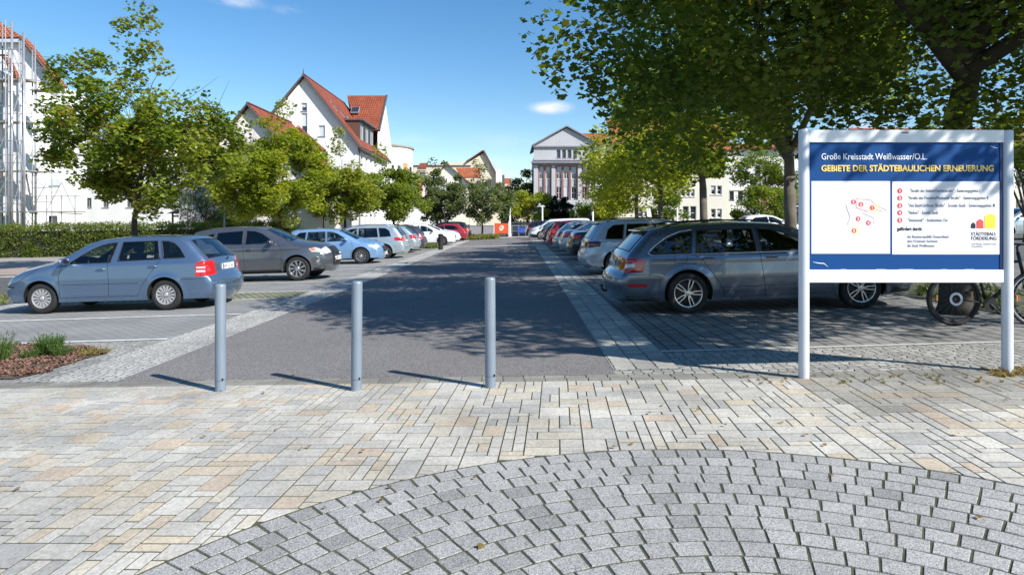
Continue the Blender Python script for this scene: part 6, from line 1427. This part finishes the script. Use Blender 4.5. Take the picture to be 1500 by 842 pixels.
for s, y_, x1 in (('- die Bundesrepublik Deutschland', 348.5, 1388), ('  den Freistaat Sachsen', 355, 1369), ('- die Stadt Weißwasser', 361.6, 1368)): txt('list_line', s, 1325, y_, x1, .036, M_GTX, .0)
txt('logo_lettering', 'STÄDTEBAU-', 1421, 345, 1458, .045, M_KTX, .005); txt('logo_lettering', 'FÖRDERUNG', 1421, 351.5, 1458, .045, M_KTX, .005)
txt('logo_caption', 'von Bund, Ländern und', 1422, 358.5, 1458, .028, mat('pale_lettering', (.4, .42, .46), .5)); txt('logo_caption', 'Gemeinden', 1422, 362, 1438, .028, MATS['pale_lettering'])
for (x0, x1, y0, yr, yt, c) in ((1421, 1427.6, 334.5, 328.5, 325.5, (.02, .02, .025)), (1429, 1439.3, 334.5, 324, 320.5, (.62, .09, .08)), (1441, 1457, 334.5, 316.5, 312.5, (.80, .62, .06))):
    a = S(x0, y0) - off; c_ = S(x1, y0) - off; zr_ = (S(x0, yr) - off).z; za = (S(x0, yt) - off).z; m = MB(); xm = (a.x + c_.x) / 2
    m.add([(a.x, -.0125, a.z), (c_.x, -.0125, a.z), (c_.x, -.0125, zr_), (xm, -.0125, za), (a.x, -.0125, zr_)], [(0, 1, 2, 3, 4)]); m.build('logo_house', mat('logo_%d' % x0, c, .4, var=.02), bd)
# the map
def patch(nm, pts_, m, d): 
    q = [S(*p_) - off for p_ in pts_]; mb = MB(); mb.add([(v.x, d, v.z) for v in q], [tuple(range(len(q)))[::-1]]); return mb.build(nm, m, bd)
patch('map_area', [(1235, 292), (1256, 290), (1270, 300), (1282, 312), (1277, 328), (1266, 345), (1250, 352), (1236, 340), (1230, 318)], mat('map_grey', (.68, .70, .76), .5), -.0112)
patch('map_patch', [(1253, 291), (1278, 295), (1285, 302), (1277, 312), (1254, 305)], mat('map_rose', (.78, .60, .60), .5), -.0118); patch('map_patch', [(1278, 298), (1290, 299), (1284, 315), (1270, 309)], mat('map_yellow', (.80, .72, .48), .5), -.0121)
patch('map_patch', [(1245, 330), (1256, 329), (1261, 338), (1254, 347), (1244, 343)], MATS['map_yellow'], -.0118)
m = MB()
for seg_ in ([(1253, 291), (1275, 293), (1280, 300), (1298, 308), (1292, 310), (1280, 306), (1268, 310), (1253, 304), (1253, 291)], [(1238, 300), (1244, 318), (1240, 330)], [(1262, 312), (1280, 320), (1278, 330)]):
    m.tube([((S(*q) - off).x, -.0125, (S(*q) - off).z) for q in seg_], .0012, 4)
m.build('map_outline', M_RTX, bd)
for px_, py_, n_ in ((1249, 296, 5), (1260, 299.5, 2), (1276.5, 304.5, 1), (1256, 320.5, 3), (1271, 326.5, 4), (1250, 338, 5)): disc('number_disc', px_, py_, .022, n_)
txt('small_mark', 'EBS', 1319, 201, 1328, .045, M_KTX, .03); plate('lock_plate', 1318.5, 194, 1328.5, 196, -.0235, -.0221, M_GTX)
m = MB(); a = S(1190, 383.5) - off; m.tube([(a.x, -.0095, a.z), (a.x + .05, -.0095, a.z - .012), (a.x + .10, -.0095, a.z - .015), (a.x + .14, -.0095, a.z - .045)], [.001, .004, .004, .001], 4); a = S(1450, 214) - off; m.tube([(a.x, -.0095, a.z), (a.x + .03, -.0095, a.z - .015), (a.x + .065, -.0095, a.z - .022)], [.001, .003, .002], 4); m.build('scratch', M_WTX, bd)
m = MB()
for k in range(5): a = S(1235 + k * 46 + 9 * (k % 2), 394.4) - off; m.box((a.x, -.0086, a.z), (.05 + .04 * (k % 3), .001, .0022))
m.build('scratch', M_WTX, bd)

# bicycles
def bicycle(label, x, y, fm, tyre_w, r=.35, dark=True):
    t_ = thing('bicycle', label, 'bicycle', (x, y, gz(x)), 0, 'bicycles parked under the plane tree'); wb = 1.06
    for k, wx_ in enumerate((0, wb)):
        m = MB(); m.tube([(wx_ + (r - tyre_w / 2) * math.cos(a), 0, r + (r - tyre_w / 2) * math.sin(a)) for a in [2 * PI * j / 40 for j in range(40)]], tyre_w / 2, 8, closed=True); w_ = m.build('wheel', M_TYRE, t_, smooth=True)
        m = MB(); rr = r - tyre_w - .008; m.tube([(wx_ + rr * math.cos(a), 0, r + rr * math.sin(a)) for a in [2 * PI * j / 36 for j in range(36)]], .011, 6, closed=True); m.build('rim', M_BLACK if dark else M_RIM, w_, smooth=True)
        m = MB()
        for j in range(28): a = 2 * PI * j / 28; s = .03 if j % 2 else -.03; m.tube([(wx_ + .02 * math.cos(a + 1), s, r + .02 * math.sin(a + 1)), (wx_ + rr * math.cos(a), 0, r + rr * math.sin(a))], .0011, 3, cap=False)
        m.tube([(wx_, -.05, r), (wx_, .05, r)], .02, 10); m.build('spokes', M_RIMD if dark else M_STEEL, w_)
        m = MB(); m.lathe([(.055, -.052), (.085, -.052), (.085, -.055), (.055, -.055)], 24, 'Y', (wx_, 0, r)); m.build('brake_disc', mat('blue_steel', (.35, .42, .55), .3, .8), w_)
        for a in (.25, PI - .05):
            m = MB(); m.box((wx_ + rr * .80 * math.cos(a), -.02, r + rr * .80 * math.sin(a)), (.022, .02, .075)); m.build('reflector', M_AMBER, w_)
    A = Vector((.0, 0, r)); B = Vector((.42, 0, .29)); C_ = Vector((.30, 0, .80)); D = Vector((.86, 0, .83)); E_ = Vector((.83, 0, .95)); Fk = Vector((wb, 0, r)); Dn = Vector((.90, 0, .66))
    m = MB()
    m.tube([B, C_], .018, 8); m.tube([C_, D], .018, 8); m.tube([B, Dn], .026, 8); m.tube([Dn, E_], .021, 8)
    for s in (-.05, .05):
        o_ = Vector((0, s, 0)); m.tube([A + o_, B + o_ * .6], .010, 6); m.tube([A + o_, C_ + o_ * .3], .008, 6); m.tube([Dn + o_ * .8, Vector((.95, s, .5)), Fk + o_], .012, 6)
    m.build('frame', fm, t_, smooth=True)
    m = MB(); m.tube([C_, Vector((.27, 0, .93))], .013, 6); m.box((.25, 0, .95), (.26, .13, .05)); m.build('saddle', M_BLACK, t_, bevel=.015)
    m = MB(); m.tube([E_, Vector((.82, 0, 1.02)), Vector((.86, 0, 1.05))], .014, 6); m.tube([(.80, -.31, 1.05), (.87, -.1, 1.05), (.87, .1, 1.05), (.80, .31, 1.05)], .013, 6); m.build('handlebar', M_BLACK, t_)
    m = MB(); m.lathe([(.0001, -.07), (.09, -.07), (.09, -.075), (.0001, -.075)], 20, 'Y', B); m.tube([B + Vector((0, -.08, 0)), B + Vector((.12, -.09, -.12))], .012, 5); m.tube([B + Vector((0, .08, 0)), B + Vector((-.12, .09, .12))], .012, 5); m.box(B + Vector((.12, -.14, -.12)), (.09, .08, .02)); m.box(B + Vector((-.12, .14, .12)), (.09, .08, .02)); m.build('crank', M_BLACK, t_)
    return t_
bicycle('black bicycle with thick tyres and orange reflectors behind the board', 5.70, 8.55, M_BLACK, .055)
bicycle('blue bicycle with narrow tyres right of the black one', 6.56, 8.30, paint('paint_bike_blue', (.02, .05, .35, 1), .2, .3), .032, dark=False)
# gazebo, lamp posts, banner frame, posts
t_ = thing('gazebo', 'small dark pyramid-roofed gazebo behind the hedge', 'gazebo', (XA(275, 50), 50, gz(-25))); g0 = ZA(325, 50) - 0
m = MB(); za, ze = ZA(301, 50) - gz(-25), ZA(313, 50) - gz(-25); w_ = 1.05
m.add([(-w_, -w_, ze), (w_, -w_, ze), (w_, w_, ze), (-w_, w_, ze), (0, 0, za)], [(0, 1, 4), (1, 2, 4), (2, 3, 4), (3, 0, 4), (3, 2, 1, 0)]); m.build('roof', mat('bitumen_shingle', (.07, .068, .072), .85, var=.3, scale=6, bump=.5, bscale=30), t_)
for sx_ in (-1, 1):
    for sy_ in (-1, 1): m = MB(); m.box((sx_ * .75, sy_ * .75, ze / 2), (.10, .10, ze)); m.build('post', M_BROWN, t_)
m = MB(); m.box((0, -.75, ze - .2), (1.5, .08, .12)); m.build('beam', M_BROWN, t_)
def post(name, label, px_, y, top_py, r, m_, group=None, head=None, cat='post', extra=None):
    x = XA(px_, y); t_ = thing(name, label, cat, (x, y, gz(x)), 0, group); m = MB(); m.lathe([(r * 1.3, -.05), (r * 1.3, .25), (r, .3), (r * .8, ZA(top_py, y) - gz(x)), (.0001, ZA(top_py, y) - gz(x) + .01)], 14, 'Z'); m.build('pole', m_, t_, smooth=True)
    if extra: extra(t_, ZA(top_py, y) - gz(x))
    return t_
M_WPOLE = mat('white_pole', (.70, .71, .72), .4, var=.06)
GP = 'tall white flag poles behind the right row'
def lantern(t_, h): m = MB(); m.lathe([(.09, h), (.2, h + .35), (.22, h + .38), (.05, h + .5), (.0001, h + .52)], 12, 'Z'); m.build('lantern', M_FRAME, t_)
post('lamp_post', 'grey lamp post standing in front of the dark conifers', 329, 39, 308, .05, M_STEEL, cat='lamp post')
post('white_mast', 'white mast by the nose of the white van', 794.5, 62, 302, .08, M_WPOLE, GP, cat='mast')
post('white_mast', 'white mast between yellow-green crown and silver high-roofed hatchback', 868.5, 48, 310, .07, M_WPOLE, GP, cat='mast')
post('white_mast', 'white mast behind the roof of the blue-grey estate car', 992, 40, 304, .06, M_WPOLE, GP, cat='mast')
post('white_mast', 'white mast right beside the orange banner', 747, 66, 300, .10, M_WPOLE, GP, cat='mast')
t_ = thing('beach_flag', 'narrow slanting white flag between two slim trunks', 'flag', (XA(952, 44), 44, gz(9))); zt = ZA(305, 44) - gz(9); m = MB(); m.add([(-.05, 0, .5), (.22, .02, 1.0), (.02, 0, zt), (-.25, -.01, zt), (-.05, .02, .5), (.22, .04, 1.0), (.02, .02, zt), (-.25, .01, zt)], [(0, 1, 2, 3), (7, 6, 5, 4)]); m.build('cloth', M_WPOLE, t_); m = MB(); m.tube([(.1, .05, 0), (-.1, .01, zt)], .02, 6); m.build('pole', M_STEEL, t_)
t_ = thing('traffic_sign', 'small white traffic sign on a pole right of the white van', 'traffic sign', (XA(868, 66), 66, .2)); m = MB(); m.tube([(0, 0, 0), (0, 0, 2.9)], .04, 6); m.build('pole', M_STEEL, t_); m = MB(); m.box((0, -.06, 2.35), (.32, .03, .9)); m.build('plate', M_WPOLE, t_)
t_ = thing('banner_frame', 'orange-red banner with pale figure stretched between two white posts', 'banner', (XA(734.5, 64.5), 64.5, gz(-1))); hb = lambda py: ZA(py, 64.5) - gz(-1)
m = MB(); m.box((0, 0, (hb(327) + hb(342)) / 2), (1.35, .05, hb(327) - hb(342))); o = m.build('banner', mat('orange_banner', (.62, .09, .03), .6, var=.25, scale=1.5), t_)
m = MB(); m.prism([(-.22, -.22), (.02, -.28), (.20, -.02), (.26, .18), (.08, .30), (-.10, .26), (-.24, .05)], 0, .01); o2 = m.build('pale_figure', mat('pale_figure', (.72, .58, .45), .6, var=.2, scale=6), t_); o2.rotation_euler = (PI / 2, 0, 0); o2.location = (.02, -.03, (hb(327) + hb(342)) / 2 + .02)
m = MB(); m.prism([(-.12, .0), (-.02, -.05), (.04, .1), (-.04, .18)], 0, .012); o2 = m.build('grey_figure', mat('grey_figure', (.25, .25, .22), .6), t_); o2.rotation_euler = (PI / 2, 0, 0); o2.location = (0, -.04, (hb(327) + hb(342)) / 2 + .03)
for s in (-1, 1): m = MB(); m.box((s * .72, 0, hb(324) / 2), (.07, .07, hb(324))); m.build('post', M_WPOLE, t_)
t_ = thing('street_railing', 'light metal railing with blue panel along the cross street', 'railing', (XA(760, 66.5), 66.5, gz(.5))); m = MB()
for k in range(7): m.tube([(-1.4 + k * .7, 0, 0), (-1.4 + k * .7, 0, 1.05)], .025, 5)
m.tube([(-1.4, 0, 1.05), (2.8, 0, 1.05)], .03, 5); m.tube([(-1.4, 0, .5), (2.8, 0, .5)], .02, 5); m.build('rails', M_STEEL, t_); m = MB(); m.box((.35, -.04, .60), (.95, .03, .5)); m.build('blue_panel', mat('blue_panel', (.04, .10, .42), .5), t_)
t_ = thing('display_board', 'upright white panel at the end of the left car row', 'panel', (XA(686, 61.8), 61.8, gz(-4))); m = MB(); m.box((0, 0, .68), (.28, .12, 1.3)); m.build('sheet', M_WPOLE, t_, bevel=.01); m = MB(); m.box((0, 0, .03), (.4, .3, .08)); m.build('foot', M_STEEL, t_)
t_ = thing('post_box', 'yellow box on the white wall behind the light blue hatchback', 'box', (XA(458, 57), 57, gz(-17))); z_ = ZA(332, 57) - gz(-17); m = MB(); m.box((0, 0, z_), (.5, .3, .62)); m.build('box', mat('post_yellow', (.75, .50, .04), .5), t_, bevel=.02); m = MB(); m.tube([(0, .05, 0), (0, .05, z_ - .3)], .04, 6); m.build('pole', M_STEEL, t_); m = MB(); m.box((0, -.155, z_ + .12), (.3, .02, .04)); m.build('slot', M_BLACK, t_)
t_ = thing('orange_sign', 'small orange sign right of the yellow box', 'sign', (XA(478, 57), 57, gz(-16))); z_ = ZA(334, 57) - gz(-16); m = MB(); m.box((0, 0, z_), (.55, .06, .38)); m.build('board', mat('orange_board', (.70, .28, .06), .5, var=.3, scale=8), t_); m = MB(); m.tube([(0, .05, 0), (0, .05, z_)], .03, 6); m.build('pole', M_STEEL, t_)
t_ = thing('fence', 'dark railing across the cross street before the grey civic building', 'fence', (XA(783, 78), 78, 0)); m = MB()
for k in range(22): m.box((-2 + k * .35, 0, .9), (.14, .05, 1.5))
m.build('pickets', M_ZINC, t_); m = MB(); m.box((1.7, 0, 1.66), (7.7, .1, .08)); m.build('top_rail', M_PALE, t_)
t_ = thing('retaining_wall', 'low grey wall along the far side of the cross street', 'wall', (-6, 77, 0)); m = MB(); m.box((0, 0, .35), (24, .3, 1.3)); m.build('wall_body', mat('grey_render', (.28, .28, .30), .9, var=.1), t_); m = MB(); m.box((0, 0, 1.03), (24, .4, .06)); m.build('coping', M_PALE, t_)

# ------------------------------------------------------------------ light, sky, camera
sd = Vector((1.01, -.75, 1.0)).normalized(); EL = math.asin(sd.z)
sun = bpy.data.lights.new('sun', 'SUN'); sun.energy = 5.0; sun.angle = math.radians(.53); sun.color = (1, .96, .90)
so_ = bpy.data.objects.new('sun', sun); COL.objects.link(so_); so_.rotation_euler = (-sd).to_track_quat('-Z', 'Y').to_euler(); so_.location = (20, -20, 30)
wd_ = bpy.data.worlds.new('World'); bpy.context.scene.world = wd_; wd_.use_nodes = True; nt = wd_.node_tree; L = nt.links.new
for n_ in list(nt.nodes): nt.nodes.remove(n_)
out = nt.nodes.new('ShaderNodeOutputWorld'); bg = nt.nodes.new('ShaderNodeBackground'); bg.inputs[1].default_value = SKYS
sk = nt.nodes.new('ShaderNodeTexSky'); sk.sky_type = 'NISHITA'; sk.sun_disc = False; sk.sun_elevation = EL; sk.sun_rotation = math.atan2(sd.x, sd.y); sk.altitude = 100; sk.air_density = 1.0; sk.dust_density = .15; sk.ozone_density = 1.6
tc = nt.nodes.new('ShaderNodeTexCoord')
# a few small cloud wisps, by direction in the sky
total = None
nz = nt.nodes.new('ShaderNodeTexNoise'); nz.inputs['Scale'].default_value = 14; nz.inputs['Detail'].default_value = 6; nz.inputs['Roughness'].default_value = .6
mpn = nt.nodes.new('ShaderNodeMapping'); mpn.inputs['Scale'].default_value = (1, 1, 2.6); L(tc.outputs['Generated'], mpn.inputs[0]); L(mpn.outputs[0], nz.inputs[0])
for (px_, py_, wx_, wz_, amp) in ((808, 158, .046, .013, 1.5), (348, 3, .05, .010, .9), (423, 15, .03, .008, .6), (600, 204, .06, .014, .35), (730, 205, .09, .02, .35), (720, 236, .06, .012, .3), (570, 178, .03, .01, .2), (1262, 190, .05, .02, .9), (1300, 40, .3, .08, .25)):
    d = Vector(((px_ - 750) / FP, 1, (324 - py_) / FP)).normalized()
    s1_ = nt.nodes.new('ShaderNodeVectorMath'); s1_.operation = 'SUBTRACT'; L(tc.outputs['Generated'], s1_.inputs[0]); s1_.inputs[1].default_value = d
    s2_ = nt.nodes.new('ShaderNodeVectorMath'); s2_.operation = 'DIVIDE'; L(s1_.outputs[0], s2_.inputs[0]); s2_.inputs[1].default_value = (wx_, wx_, wz_)
    ln = nt.nodes.new('ShaderNodeVectorMath'); ln.operation = 'LENGTH'; L(s2_.outputs[0], ln.inputs[0])
    mr = nt.nodes.new('ShaderNodeMapRange'); mr.interpolation_type = 'SMOOTHSTEP'; mr.inputs[1].default_value = 0; mr.inputs[2].default_value = 1; mr.inputs[3].default_value = amp; mr.inputs[4].default_value = 0; L(ln.outputs[1], mr.inputs[0])
    if total is None: total = mr.outputs[0]
    else:
        a_ = nt.nodes.new('ShaderNodeMath'); a_.operation = 'ADD'; L(total, a_.inputs[0]); L(mr.outputs[0], a_.inputs[1]); total = a_.outputs[0]
nr2 = nt.nodes.new('ShaderNodeMapRange'); nr2.inputs[1].default_value = .36; nr2.inputs[2].default_value = .72; L(nz.outputs['Fac'], nr2.inputs[0])
mm = nt.nodes.new('ShaderNodeMath'); mm.operation = 'MULTIPLY'; mm.use_clamp = True; L(total, mm.inputs[0]); L(nr2.outputs[0], mm.inputs[1])
mx = nt.nodes.new('ShaderNodeMix'); mx.data_type = 'RGBA'; L(mm.outputs[0], mx.inputs[0]); hs_ = nt.nodes.new('ShaderNodeHueSaturation'); hs_.inputs['Saturation'].default_value = SATS; hs_.inputs['Value'].default_value = 1.0; L(sk.outputs[0], hs_.inputs['Color']); L(hs_.outputs[0], mx.inputs[6]); mx.inputs[7].default_value = (6.2, 6.4, 6.9, 1)
L(mx.outputs[2], bg.inputs[0]); L(bg.outputs[0], out.inputs[0])
cam = bpy.data.cameras.new('camera'); co = bpy.data.objects.new('camera', cam); COL.objects.link(co); co.location = (0, 0, H); co.rotation_euler = (PI / 2, 0, 0)
cam.sensor_width = 36; cam.lens = FP / 1500 * 36; cam.shift_y = -97 / 1500; cam.clip_end = 3000; cam.clip_start = .05
scn = bpy.context.scene; scn.camera = co
vs_ = scn.view_settings; vs_.view_transform = 'Standard'; vs_.look = 'None'; vs_.gamma = 1; vs_.use_curve_mapping = False; vs_.exposure = EXPO
scn.render.engine = 'CYCLES'; scn.cycles.max_bounces = 8; scn.cycles.transparent_max_bounces = 10; scn.cycles.diffuse_bounces = 3; scn.cycles.glossy_bounces = 3; scn.cycles.use_denoising = True
scn.cycles.sample_clamp_indirect = 8
